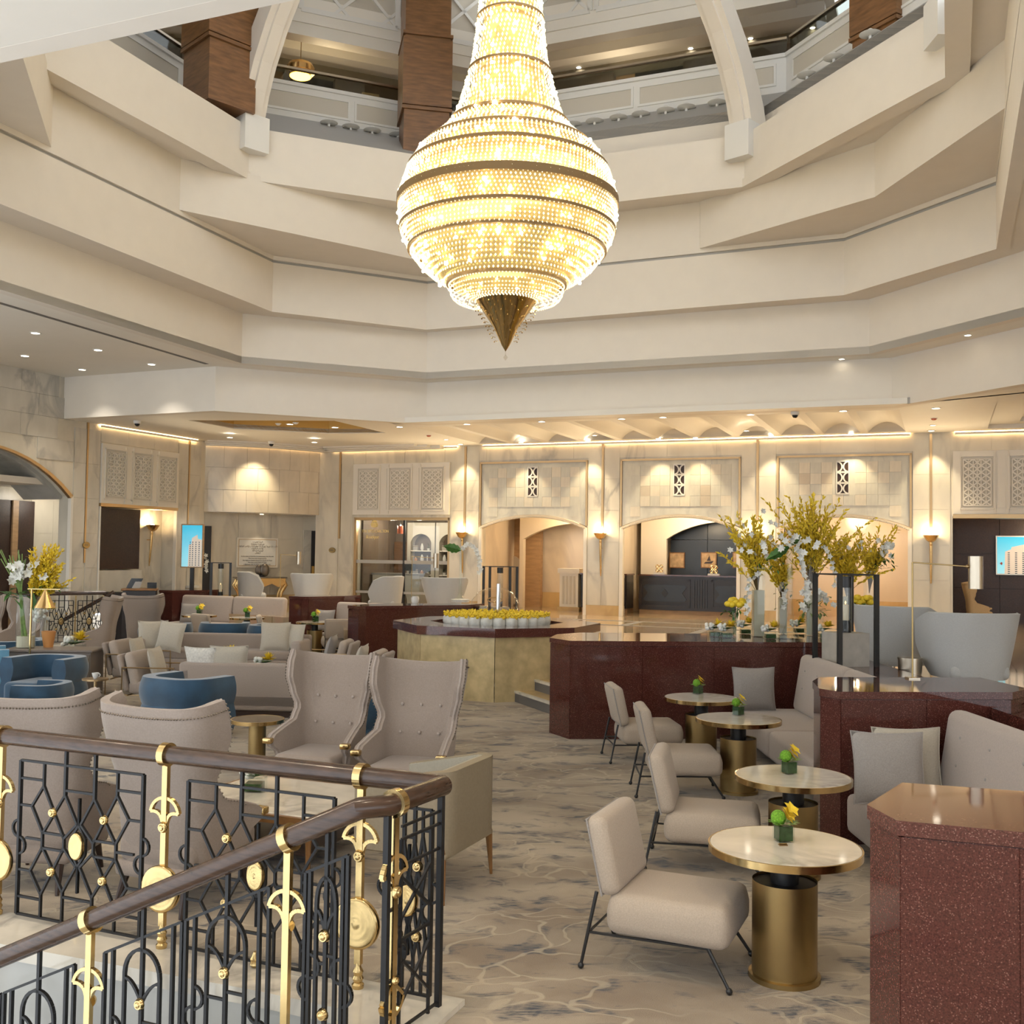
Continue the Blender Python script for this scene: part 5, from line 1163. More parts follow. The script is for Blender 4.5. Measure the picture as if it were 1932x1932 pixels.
for a, c in (((.12, .55), (.38, .75)), ((.12, .75), (.38, .55)), ((.12, .15), (.38, .38)), ((.12, .38), (.38, .15)), ((.12, .46), (.38, .46)), ((.0, .62), (.12, .62)), ((0, .3), (.12, .3))): b.bar((a[0], 0, a[1]), (c[0], 0, c[1]), 0.013, 0.013, M2)
seg_arc(b, (0.12, 0.47), 0.05, 90, 270, 8, 0.013, M2); seg_arc(b, (0.12, 0.40), 0.05, -90, 90, 8, 0.013, M2)
b.build('corner_panel', 'iron', sr_)
brass_post(sr_, M2, 0.06, -0.1, ZR, disc=False)
# lower open fan, mirrored, on the corner post
f = B(); seg_arc(f, (0.06, 0.22), 0.085, 190, 350, 12, 0.018, M2)
for sx in (-1, 1): f.bar((0.06+sx*0.083, 0, 0.21), (0.06, 0, 0.29), 0.016, 0.02, M2, up=(0, 1, 0))
f.build('fan_ornament', 'brass', sr_); obj('knob', knob_me, 'brass', sr_, M=M2 @ T(0.06, -0.016, 0.3))
M3 = Matrix(((SD.x, -SD.y, 0, RC.x), (SD.y, SD.x, 0, RC.y), (0, 0, 1, 0), (0, 0, 0, 1)))   # x runs down the flight
def sx_of(px, py):
    p = apl(px, py, RC, RC+SD); return (p.xy-RC.xy).dot(SD.xy)
posts = [sx_of(545, 1590), sx_of(172, 1735)]; posts = posts+[2*posts[1]-posts[0]]
def zr(x): return ZR-SL*x
for x in posts: brass_post(sr_, M3, x, zr(x)-1.08, zr(x), slope=math.atan(SL), disc=False)
def stair_panel(x0, x1, w=0.013):
    b = B(); xm = (x0+x1)/2; hx = (x1-x0)/2
    def P(u, v): x = xm+u*hx; return (x, 0, zr(x)-0.19+v)        # v measured down (negative) from the panel's top bar
    def s(u0, v0, u1, v1, ww=w): b.bar(P(u0, v0), P(u1, v1), ww, ww*1.3, M3, up=(0, 1, 0))
    s(-1, 0, 1, 0); s(-1, -0.86, 1, -0.86)
    for u in (-1, -.78, .78, 1): s(u, 0, u, -0.86, w*1.2)
    xc = xm; zc = zr(xm)
    b.bar((xm, 0, zc-0.04), (xm, 0, zc-1.05), w*1.4, w*1.5, M3, up=(0, 1, 0))
    R = hx*0.46; zt = zc-0.38
    seg_arc(b, (xm, zt), R, 0, 180, 12, w*1.2, M3, 0.13)
    for sx in (-1, 1):
        b.bar((xm+sx*R, 0, zt), (xm+sx*R, 0, zt-0.62), w*1.2, w*1.4, M3, up=(0, 1, 0))
        for i in range(6):
            t0, t1 = i/6, (i+1)/6
            def cv(t): return (xm+sx*R*(1-t), 0, zt-0.02-0.11*t*t-0.0)
            b.bar(cv(t0), cv(t1), w, w*1.3, M3, up=(0, 1, 0))
        seg_arc(b, (xm+sx*hx*0.78, zc-0.66), 0.055, 90 if sx > 0 else -90, 270 if sx > 0 else 90, 8, w, M3); seg_arc(b, (xm+sx*hx*0.78, zc-0.76), 0.055, -90 if sx > 0 else 90, 90 if sx > 0 else 270, 8, w, M3)
        b.bar((xm, 0, zc-0.62-0.02*sx), (xm+sx*R, 0, zc-0.62-0.02*sx), w, w, M3, up=(0, 1, 0))
    b.build('iron_panel', 'iron', sr_)
    obj('knob', knob_me, 'brass', sr_, M=M3 @ RZ(PI) @ T(-xm, -0.016, zt-0.13) @ Matrix.Diagonal((1.35, 1.1, 1.35, 1))); obj('knob', knob_me, 'brass', sr_, M=M3 @ RZ(PI) @ T(-xm, -0.016, zt-0.48) @ Matrix.Diagonal((1.35, 1.1, 1.35, 1)))
stair_panel(0.06, posts[0]-0.1)
for a_, c_ in ((posts[0], posts[1]), (posts[1], posts[2])):
    m_ = (a_+c_)/2; stair_panel(a_+0.1, m_-0.012); stair_panel(m_+0.012, c_-0.1)
# ================================================================ FURNITURE BUILDERS   (local front = -y, z up, origin on the floor under the middle)
def face(dx, dy): return math.atan2(dy, dx)+PI/2
def lerp_tab(tab, x):
    if x <= tab[0][0]: return tab[0][1]
    for (a, p), (b_, q) in zip(tab, tab[1:]):
        if x <= b_:
            t = (x-a)/(b_-a); t = t*t*(3-2*t); return p+(q-p)*t
    return tab[-1][1]
def ushape(hb, w, rc, u, flare=0.0):
    # U plan curve: back of half width hb at y=+0, sides run forward by w; u in -1..1; returns point and outward normal
    s = abs(u); sg = 1 if u >= 0 else -1; rc = min(rc, hb*0.95); w2 = max(w-rc, 0.001)
    lb = hb-rc; lc = rc*PI/2; tot = lb+lc+w2; d = s*tot
    if d < lb: x, y, nx, ny = d, 0.0, 0.0, 1.0
    elif d < lb+lc:
        a = (d-lb)/rc; x, y = lb+rc*math.sin(a), -(rc-rc*math.cos(a)); nx, ny = math.sin(a), math.cos(a)
    else:
        t = d-lb-lc; x, y = hb+flare*t, -rc-t; nx, ny = 1.0, 0.0
    return sg*x, y, sg*nx, ny
# ---- lounge chair
def make_lounge_chair(name, label, group=None):
    o = thing(name, label, 'chair', group=group)
    s = B(); s.rbox((0, -0.03, 0.30), (0.60, 0.68, 0.20), 0.07, 4)
    for i, v in enumerate(s.v):
        x, y, z = v
        if z > 0.36: s.v[i] = (x, y, z+0.035*(1-(x/0.30)**2)*(1-((y+0.03)/0.34)**2)+0.02)
    s.build('seat', 'fabric_sand', o, 50)
    M = T(0, 0.33, 0.615) @ RX(math.radians(-13)); k = B(); k.rbox((0, 0, 0), (0.585, 0.12, 0.43), 0.05, 4)
    for i, v in enumerate(k.v):
        x, y, z = v
        if y < -0.03: k.v[i] = (x, y-0.02*(1-(x/0.3)**2)*(1-(z/0.22)**2), z)
    k.v = [tuple(M @ Vector(v)) for v in k.v]; k.build('backrest', 'fabric_sand', o, 50)
    p = B(); p.tube([tuple(M @ Vector(q)) for q in ((-0.285, 0.045, -0.205), (0.285, 0.045, -0.205), (0.285, 0.045, 0.205), (-0.285, 0.045, 0.205))], 0.006, 5, closed=True); p.build('piping', 'fabric_cushion', o)
    for sx in (-1, 1):
        B().tube([(sx*0.27, 0.36, 0.42), (sx*0.29, 0.44, 0.02)], [0.011, 0.009], 8).build('leg', 'black_metal', o, 40)
        B().tube([(sx*0.25, -0.25, 0.20), (sx*0.29, -0.37, 0.02)], [0.011, 0.009], 8).build('leg', 'black_metal', o, 40)
        B().tube([(sx*0.28, 0.40, 0.20), (sx*0.25, -0.26, 0.20)], 0.008, 6).build('side_rail', 'black_metal', o)
        for yy in (0.44, -0.37): B().ball((sx*0.29, yy, 0.018), 0.018, 8, 6).build('foot', 'black_metal', o, 60)
    B().tube([(-0.28, 0.40, 0.20), (0.28, 0.40, 0.20)], 0.008, 6).build('cross_rail', 'black_metal', o)
    return o
# ---- round pedestal table
def make_table(label, group=None):
    o = thing('pedestal_table', label, 'table', group=group)
    B().lathe([(0.002, 0.672), (0.40, 0.672), (0.40, 0.70), (0.395, 0.704), (0.002, 0.704)], 48).build('table_top', 'marble_top', o, 30)
    B().lathe([(0.398, 0.664), (0.408, 0.664), (0.408, 0.702), (0.400, 0.7035), (0.398, 0.664)], 48, cap=False).build('brass_rim', 'brass', o, 30)
    B().lathe([(0.075, 0.50), (0.075, 0.672)], 20).build('neck', 'black_metal', o, 30)
    B().lathe([(0.172, 0.03), (0.172, 0.518)], 36, cap=False).build('drum_base', 'brass_satin', o, 30)
    B().lathe([(0.001, 0.505), (0.168, 0.505)], 36).build('drum_top', 'black_metal', o)
    B().lathe([(0.19, 0.0), (0.19, 0.025), (0.172, 0.03)], 36).build('foot_ring', 'brass_satin', o, 30)
    return o
def petalflower(b, c, r, n=6, up=Vector((0, 0, 1)), layers=2, seed=0):
    rg = random.Random(seed); up = up.normalized(); sx = up.cross(Vector((0.3, 0.9, 0.2))).normalized(); sy = up.cross(sx)
    for L in range(layers):
        for k in range(n):
            a = 2*PI*(k+0.5*L)/n+rg.uniform(-.2, .2); d = (sx*math.cos(a)+sy*math.sin(a)+up*(0.35+0.5*L)).normalized()
            b.leafq(c, d, up, r*(1-0.2*L), r*0.75)
def make_cube_vase(label, seed=0, group=None):
    o = thing('flower_cube', label, 'flower vase', group=group); w = 0.045
    g = B(); g.box(-w, w, -w, w, 0, 0.095); g.build('glass_cube', 'glass', o)
    B().box(-w*.86, w*.86, -w*.86, w*.86, 0.006, 0.085).build('leaf_lining', 'leaf_water', o)
    m = B(); m.ball((-0.03, 0.0, 0.125), 0.043, 10, 7); m.build('moss_ball', 'moss', o, 60)
    f = B(); rg = random.Random(seed)
    for k in range(3): petalflower(f, Vector((0.03+rg.uniform(-.02, .03), rg.uniform(-.03, .01), 0.125+0.02*k)), 0.055, 5, Vector((0.6+rg.uniform(-.3, .3), -0.5, 0.7)), 1, seed+k)
    f.build('orchid', 'petal_yellow', o)
    l = B()
    for k in range(12):
        a = 2*PI*k/12; l.leafq((0.02*math.cos(a), 0.02*math.sin(a), 0.09), (math.cos(a), math.sin(a), 0.25), (0, 0, 1), 0.075, 0.035)
    l.build('leaves', 'leaf_pale', o); return o
# ---- scatter cushion
def pillow_mesh(w=0.5, h=0.5, t=0.16, n=12):
    b = B(); k = n+1
    def pt(i, j, sg):
        u = -1+2*i/n; v = -1+2*j/n; e = (1-u*u)*(1-v*v); pin = 1-0.07*(1-abs(u))*0-0.06*(u*u)*(1-v*v)*-1
        x = u*w/2*(1-0.07*(1-v*v)*abs(u)); z = v*h/2*(1-0.07*(1-u*u)*abs(v)); return (x, sg*t/2*(e**0.42), z)
    vs = [pt(i, j, 1) for i in range(k) for j in range(k)]+[pt(i, j, -1) for i in range(k) for j in range(k)]; fs = []; N0 = k*k
    for i in range(n):
        for j in range(n):
            fs.append([i*k+j, i*k+j+1, (i+1)*k+j+1, (i+1)*k+j]); fs.append([N0+i*k+j, N0+(i+1)*k+j, N0+(i+1)*k+j+1, N0+i*k+j+1])
    return b.add(vs, fs).mesh('pillow', 75)
PIL = pillow_mesh(); PIPE = None
def cushion(loc, rz, tilt, label, mat, sc=1.0, roll=0.0, scz=1.0):
    global PIPE
    me = PIL.copy(); me.materials.clear(); me.materials.append(MATS[mat])
    o = thing('cushion', label, 'cushion', loc); o.matrix_world = T(*loc) @ RZ(rz) @ RX(-tilt) @ RY(roll) @ T(0, 0, 0.24*sc*scz) @ Matrix.Diagonal((sc, sc, sc*scz, 1))
    obj('cover', me, mat, o)
    if PIPE is None:
        p = B(); q = [(-.25, 0, -.25)]; 
        pts = [(-1+2*i/12, -1) for i in range(12)]+[(1, -1+2*i/12) for i in range(12)]+[(1-2*i/12, 1) for i in range(12)]+[(-1, 1-2*i/12) for i in range(12)]
        p.tube([(u*.25*(1-.07*(1-v*v)*abs(u)), 0, v*.25*(1-.07*(1-u*u)*abs(v))) for u, v in pts], 0.006, 4, closed=True); PIPE = p.mesh('piping')
    pm2 = PIPE.copy(); obj('piping', pm2, mat, o); return o
# ---- booth / sofa
def make_booth(L, label, depth=0.98, group=None):
    o = thing('booth_sofa', label, 'sofa', group=group); n = 2
    B().box(-L/2+0.02, L/2-0.02, -depth+0.22, 0.0, 0.0, 0.12).build('plinth', 'wood_leg_dark', o)
    for k in range(n):
        w = L/n; x = -L/2+w*(k+0.5)
        s = B(); s.rbox((x, -depth/2-0.06, 0.275), (w-0.012, depth-0.12, 0.31), 0.06, 3); s.build('seat_cushion', 'fabric_grey', o, 50)
        bk = B(); M = T(x, -0.14, 0.74) @ RX(math.radians(-9)); bk.rbox((0, 0, 0), (w-0.012, 0.20, 0.70), 0.08, 4, M); bp = bk.build('back_panel', 'fabric_grey', o, 50)
        t = B()
        for u in (-0.3, 0.0, 0.3):
            for v in (-0.05, 0.16): t.ball(tuple(M @ Vector((u*w, -0.102, v))), 0.012, 6, 4, (1, 0.6, 1))
        t.build('buttons', 'fabric_cushion', bp, kind='stuff')
    return o
def make_sofa(L, label, mat='fabric_taupe', depth=0.9, hb=0.72, arm=0.66):
    o = thing('sofa', label, 'sofa')
    B().box(-L/2+0.06, L/2-0.06, -depth+0.08, -0.05, 0.0, 0.10).build('plinth', 'wood_leg_dark', o)
    B().rbox((0, -depth/2, 0.20), (L-0.02, depth, 0.22), 0.03, 2).build('base', mat, o, 50)
    B().rbox((0, -0.10, hb/2+0.06), (L, 0.20, hb-0.12), 0.04, 3).build('backrest', mat, o, 50)
    for sx in (-1, 1): B().rbox((sx*(L/2-0.09), -depth/2, arm/2+0.06), (0.18, depth, arm-0.12), 0.05, 3).build('arm', 'fabric_grey', o, 50)
    for k in range(2): B().rbox((-L/4*(1-2*k)*0.98+0, -depth/2-0.06, 0.38), (L/2-0.20, depth-0.28, 0.17), 0.05, 3).build('seat_cushion', mat, o, 50)
    return o
# ---- tall wing chair
def make_wing(label, group=None, back_nails=True):
    o = thing('wing_chair', label, 'chair', group=group)
    Z0 = 0.25
    HB = [(Z0, .33), (.45, .345), (.62, .36), (.80, .37), (1.0, .405), (1.2, .425), (1.34, .425)]
    WD = [(Z0, .42), (.42, .46), (.52, .58), (.57, .58), (.63, .40), (.70, .22), (.80, .17), (.95, .23), (1.08, .29), (1.22, .28), (1.34, .24)]
    LEAN = [(Z0, .0), (.6, .03), (1.34, .15)]
    FL = [(Z0, .08), (.6, .16), (.8, .22), (1.34, .16)]
    def base(u, v, off):
        zt = 1.27+0.055*abs(u)**2; z = Z0+(zt-Z0)*v
        x, y, nx, ny = ushape(lerp_tab(HB, z), lerp_tab(WD, z), 0.16, u, lerp_tab(FL, z))
        return (x+nx*off, y+ny*off+0.30+lerp_tab(LEAN, z), z-0.0)
    sh = B(); sh.shell(lambda u, v: base(-1+2*u, v, 0.0), lambda u, v: base(-1+2*u, v, -0.075+0.02*(v > .98)), 30, 22)
    sh.build('shell', 'fabric_taupe', o, 55)
    s = B(); s.rbox((0, -0.02, 0.36), (0.60, 0.66, 0.17), 0.06, 4)
    for i, v in enumerate(s.v):
        if v[2] > 0.4: s.v[i] = (v[0], v[1], v[2]+0.03*(1-(v[0]/0.31)**2)*(1-((v[1]+.02)/0.34)**2))
    s.build('seat', 'fabric_taupe', o, 50)
    B().rbox((0, 0.0, 0.235), (0.62, 0.64, 0.10), 0.03, 2).build('seat_rail', 'fabric_taupe', o, 50)
    bt = B()
    for z in (0.66, 0.90):
        for x in (-.18, 0, .18): bt.ball((x, 0.30+lerp_tab(LEAN, z)-0.088, z), 0.014, 8, 5, (1, .6, 1))
    bt.build('buttons', 'fabric_grey', o, kind='stuff')
    # piping on the front edge and on the rear seam
    for sg in (-1, 1):
        pp = [Vector(base(sg, j/22, -0.036)) for j in range(23)]; B().tube([p+Vector((0, -0.004, 0)) for p in pp], 0.011, 6).build('edge_piping', 'fabric_grey', o)
        tip = Vector(base(sg, (0.545-Z0)/(1.325-Z0), -0.036)); c = B(); c.rbox((0, 0, 0), (0.085, 0.07, 0.05), 0.012, 2, T(tip.x, tip.y-0.01, tip.z)); c.build('arm_cap', 'brass', o, 40)
        for yy, fr in ((-0.26, 1), (0.28, 0)):
            B().tube([(sg*0.24, yy, 0.20), (sg*(0.27 if fr else 0.26), yy+(-0.03 if fr else 0.07), 0.0)], [0.028, 0.013], 8).build('leg', 'wood_leg_dark', o, 40)
    n = B(); path = [base(-1, 0.35+0.65*j/26, 0.004) for j in range(26)]+[base(-1+2*i/60, 0.945, 0.006) for i in range(61)]+[base(1, 1-0.65*j/26, 0.004) for j in range(26)]
    P = [Vector(p) for p in path]; acc = 0
    for a, c in zip(P, P[1:]):
        l = (c-a).length; m = max(1, int(l/0.022))
        for k in range(m): q = a+(c-a)*k/m; n.octa(tuple(q), 0.008)
    n.build('nailheads', 'bronze', o, kind='stuff')
    return o
# ---- tub chair
def make_tub(label, mat='velvet_blue', group=None, H=0.72, R=0.50, legs=None, split=True):
    o = thing('tub_chair', label, 'chair', group=group); z0 = 0.06 if not legs else 0.28
    def base(u, v, off, za, zb):
        z = za+(zb-za)*v; x, y, nx, ny = ushape(R, 0.86*R*1.7, R*0.75, u, 0.0); bul = 0.04*math.sin(PI*v) if split else 0.0
        return (x+nx*(off+(bul if off == 0 else -bul)), y+ny*(off+(bul if off == 0 else -bul))+0.42, z)
    rolls = ((z0, z0+(H-z0)*0.5), (z0+(H-z0)*0.5, H)) if split else ((z0, H),)
    for za, zb in rolls:
        s = B(); s.shell(lambda u, v: base(-1+2*u, v, 0.0, za, zb), lambda u, v: base(-1+2*u, v, -0.15, za, zb), 28, 8); s.build('back_roll', mat, o, 60)
    B().rbox((0, -0.06, z0+0.17), (2*R-0.28, 0.80, 0.34), 0.07, 4).build('seat', mat, o, 50)
    if not legs: B().lathe([(R*0.8, 0), (R*0.8, 0.07)], 24).build('plinth', 'wood_leg_dark', o)
    return o
# ---- framed armchair with loose cushions
def make_frame_chair(label, group=None):
    o = thing('framed_armchair', label, 'chair', group=group)
    for sx in (-1, 1):
        b = B(); x = sx*0.36
        b.tube([(x, -0.36, 0.0), (x, -0.36, 0.62), (x, 0.36, 0.62), (x, 0.36, 0.0), (x, -0.36, 0.0)], 0.012, 6); b.build('side_frame', 'brass_dark', o)
    for yy, z in ((-0.30, 0.24), (0.28, 0.24), (0.34, 0.58)): B().tube([(-0.36, yy, z), (0.36, yy, z)], 0.010, 6).build('cross_rail', 'brass_dark', o)
    B().rbox((0, -0.04, 0.34), (0.64, 0.66, 0.17), 0.05, 3).build('seat', 'fabric_taupe', o, 50)
    M = T(0, 0.25, 0.58) @ RX(math.radians(-14)); B().rbox((0, 0, 0), (0.64, 0.14, 0.50), 0.06, 4, M).build('back_cushion', 'fabric_armchair', o, 50)
    M = T(0, 0.37, 0.54) @ RX(math.radians(-14)); B().rbox((0, 0, 0), (0.66, 0.07, 0.52), 0.03, 3, M).build('back_panel', 'fabric_taupe', o, 50)
    return o
# ---- pale barrel chair on a swivel base
def make_barrel(label, group=None):
    o = thing('barrel_chair', label, 'chair', group=group)
    def base(u, v, off):
        z = 0.30+(1.02-0.30)*v-0.0; hb = 0.36+0.20*v**0.8; x, y, nx, ny = ushape(hb, 0.62-0.30*(1-v)**2*0+0.06*math.sin(PI*v)-0.25*abs(v-0.55)*0.6, hb*0.85, u)
        dz = -0.10*max(0, abs(u)-0.75)/0.25*v
        return (x+nx*off, y+ny*off+0.30+0.06*v, z+dz)
    s = B(); s.shell(lambda u, v: base(-1+2*u, v, 0.0), lambda u, v: base(-1+2*u, v, -0.06), 30, 12); s.build('shell', 'fabric_barrel', o, 60)
    p = B(); p.tube([base(-1+2*i/30, 1.0, -0.03) for i in range(31)], 0.013, 6); p.build('top_piping', 'fabric_barrel', o)
    B().rbox((0, -0.08, 0.38), (0.66, 0.66, 0.18), 0.07, 4).build('seat', 'fabric_barrel', o, 50)
    B().lathe([(0.30, 0.0), (0.30, 0.015), (0.05, 0.03), (0.04, 0.30)], 24).build('swivel_base', 'steel_champagne', o, 30)
    return o
# ================================================================ RIGHT-HAND SEATING
lc1 = make_lounge_chair('lounge_chair', 'cream lounge chair with black metal legs nearest the camera')
place = [((0.93, 5.95), (0.915, -0.40), 'cream lounge chair with black metal legs nearest the camera'), ((1.48, 7.86), (0.97, -0.22), 'second nearest cream lounge chair in the right-hand row'),
         ((1.64, 10.22), (1.0, -0.02), 'third cream lounge chair of the right-hand row'), ((1.52, 11.85), (0.995, 0.08), 'farthest cream lounge chair of the right-hand row by the long granite parapet')]
for i, (p, f, lb) in enumerate(place):
    if i == 0: lc1.location = (*p, 0); lc1.rotation_euler = (0, 0, face(*f))
    else: dup(lc1, (*p, 0), face(*f), lb)
    (lc1 if i == 0 else None)
tb1 = make_table('nearest round marble table with brass drum base'); tpos = [(1.50, 5.78), (2.03, 7.6), (2.21, 10.26), (2.12, 11.75)]
tl = ['round marble table with brass drum base nearest the camera', 'second nearest round marble table beside the booth with two cushions', 'third round marble table of the right-hand row', 'farthest round marble table of the right-hand row']
cv = make_cube_vase('x', 1); cpos = [(1478, 1586), (1489, 1459), (1393, 1349), (1317, 1309)]
cl_ = ['glass cube of moss and yellow orchid on the nearest table', 'glass cube of moss and yellow orchid on the second table', 'glass cube of moss and yellow orchid on the third table', 'glass cube of moss and yellow orchid on the farthest table at right']
for i, p in enumerate(tpos):
    if i == 0: tb1.location = (*p, 0); tb1['label'] = tl[0]
    else: dup(tb1, (*p, 0), 0.6*i, tl[i])
    c = az(*cpos[i], 0.705)
    if i == 0: cv.location = c; cv['label'] = cl_[0]; cv.rotation_euler = (0, 0, 0.15)
    else: dup(cv, c, 0.15+0.9*i*0+0.2*i, cl_[i])
cp = az(1477, 1595, 0.704); o = thing('card_holder', 'small brass card holder on the nearest marble table', 'holder', cp, 0.1); B().box(-0.022, 0.022, -0.014, 0.014, 0, 0.006).build('plate', 'brass_dark', o); B().box(-0.022, 0.022, -0.002, 0.002, 0.006, 0.012).build('slot', 'brass', o)
bo = make_booth(3.35, 'pale grey booth sofa behind the far right-hand tables'); bo.location = (3.72, 11.28, 0); bo.rotation_euler = (0, 0, -PI/2)
b2_ = make_booth(3.3, 'pale grey booth sofa in the right foreground with two cushions'); b2_.location = (3.62, 6.72, 0); b2_.rotation_euler = (0, 0, -PI/2)
cushion((2.93, 12.70, 0.43), 0.12, 0.12, 'grey linen cushion leaning at the far end of the right booth sofa', 'fabric_cushion', 1.05)
cushion((2.86, 7.98, 0.43), -0.05, 0.20, 'grey linen cushion in front of its pale twin on the right booth', 'fabric_cushion', 1.08)
cushion((3.08, 8.20, 0.43), 0.05, 0.12, 'beige linen cushion half hidden behind the grey one on the right booth', 'fabric_silk', 1.08)

# ================================================================ LEFT-HAND SEATING
wg = make_wing('x')
wlist = [((-2.08, 6.95), (0.40, 0.92), 'taupe wing chair with brass nailheads seen from behind at the railing'),
         ((-3.15, 7.30), (0.05, 1.0), 'taupe wing chair with brass nailheads at the left picture edge behind the railing'),
         ((-1.72, 9.72), (-0.30, -0.95), 'button-backed wing chair facing the marble coffee table, left of the pair'),
         ((-0.86, 9.22), (-0.26, -0.96), 'button-backed wing chair facing the marble coffee table, right of the pair'),
         ((-8.15, 20.9), (-0.85, -0.15), 'distant taupe wing chair with gold arm cap turned to the left'),
         ((-7.75, 22.6), (0.05, 1.0), 'distant taupe wing chair seen from behind near the far granite block'),
         ((-10.3, 20.6), (0.4, -0.9), 'distant wing chair at the left edge behind the big flower vase'),
         ((-9.35, 20.2), (-0.3, -0.9), 'distant wing chair partly hidden behind the yellow flowers')]
for i, (p, f, lb) in enumerate(wlist):
    if i == 0: wg.location = (*p, 0); wg.rotation_euler = (0, 0, face(*f)); wg['label'] = lb
    else: dup(wg, (*p, 0), face(*f), lb)
# olive leather tub chair with timber legs
e_ = thing('leather_armchair', 'olive leather tub armchair with slim timber legs beside the stair railing', 'chair', (-0.56, 7.33, 0), face(-0.92, 0.39))
def eb(u, v, off):
    zt = 0.84-0.12*max(0, abs(u)-0.45)/0.55; z = 0.30+(zt-0.30)*v; x, y, nx, ny = ushape(0.40, 0.68, 0.12, u, 0.02); return (x+nx*off, y+ny*off+0.36, z)
B().shell(lambda u, v: eb(-1+2*u, v, 0.0), lambda u, v: eb(-1+2*u, v, -0.07), 30, 6).build('shell', 'leather_olive', e_, 55)
B().shell(lambda u, v: eb(-0.985+1.97*u, 0.25+0.74*v, -0.072), lambda u, v: eb(-0.985+1.97*u, 0.25+0.74*v, -0.10), 30, 6).build('inner_lining', 'leather_pale', e_, 55)
B().rbox((0, -0.03, 0.40), (0.64, 0.66, 0.18), 0.06, 4).build('seat', 'leather_pale', e_, 50); B().rbox((0, 0.0, 0.30), (0.76, 0.68, 0.04), 0.015, 2).build('seat_frame', 'leather_olive', e_, 50)
for sx in (-1, 1):
    for yy in (-0.29, 0.31): B().tube([(sx*0.355, yy, 0.36), (sx*0.365, yy, 0.29), (sx*0.375, yy*1.06, 0.0)], [0.012, 0.026, 0.010], 8).build('leg', 'wood_leg', e_, 40)
bt = B(); bt.ball((0, 0, 0), 0.012, 8, 5, (1, 1, 1), T(-0.25, 0.16, 0.72)); bt.build('button', 'leather_pale', e_)
# marble coffee table with timber frame
ct_ = thing('coffee_table', 'square marble coffee table with timber edge behind the railing', 'table', (-1.72, 8.05, 0), math.radians(-22))
B().rbox((0, 0, 0.405), (1.16, 1.0, 0.03), 0.008, 1).build('marble_top', 'marble_top', ct_); 
for a, c in (((-.60, -.52), (.60, -.52)), ((.60, -.52), (.60, .52)), ((.60, .52), (-.60, .52)), ((-.60, .52), (-.60, -.52))): B().bar((a[0], a[1], 0.385), (c[0], c[1], 0.385), 0.035, 0.055).build('edge_rail', 'wood_leg', ct_)
for sx in (-1, 1):
    for sy in (-1, 1): B().tube([(sx*0.56, sy*0.47, 0.37), (sx*0.56, sy*0.47, 0.0)], [0.024, 0.016], 8).build('leg', 'wood_leg', ct_, 40)
B().box(-0.52, 0.52, -0.44, 0.44, 0.13, 0.15).build('lower_shelf', 'wood_leg_dark', ct_)
for sx in (-1, 1):
    for sy in (-1, 1): pass
# small flower bowls
def yellow_posy(loc, label, r=0.09, glass=True, sc=1.0, white=True, seed=1):
    o = thing('flower_bowl', label, 'flower vase', loc); o.scale = (sc, sc, sc); rg = random.Random(seed)
    B().box(-.075, .075, -.075, .075, 0, 0.10).build('glass_bowl', 'glass', o); B().box(-.06, .06, -.06, .06, .008, .06).build('stems', 'leaf_water', o)
    y = B()
    for k in range(60):
        a = rg.uniform(0, 2*PI); e = rg.uniform(0, 1.3); d = Vector((math.cos(a)*math.cos(e), math.sin(a)*math.cos(e), math.sin(e))); y.leafq(Vector((0.05, 0, .14)), d, (0, 0, 1), rg.uniform(.07, .11), .03)
    y.build('yellow_bloom', 'petal_yellow', o)
    if white:
        w = B()
        for k in range(18): w.ball((-0.06+rg.uniform(-.04, .04), rg.uniform(-.04, .04), .13+rg.uniform(-.03, .03)), 0.024, 6, 4)
        w.build('white_bloom', 'petal_white', o, 60)
    l = B()
    for k in range(10):
        a = 2*PI*k/10; l.leafq((0, 0, .10), (math.cos(a), math.sin(a), .3), (0, 0, 1), .11, .05)
    l.build('leaves', 'leaf', o); return o
yellow_posy(az(480, 1492, 0.42), 'clear bowl of yellow and white blooms on the marble coffee table', sc=1.05)
# round brass side table
st_ = thing('side_table', 'small round bronze side table left of the paired wing chairs', 'table', (-2.62, 11.1, 0)); B().lathe([(.002, .47), (.27, .47), (.27, .50), (.002, .50)], 32).build('table_top', 'bronze', st_, 30); B().lathe([(.265, .465), (.275, .465), (.275, .502), (.265, .502), (.265, .465)], 32, cap=False).build('rim', 'brass', st_, 30); B().lathe([(.09, .02), (.09, .47)], 16).build('stem', 'brass_satin', st_, 30); B().lathe([(.2, 0), (.2, .02)], 24).build('foot', 'brass_satin', st_)
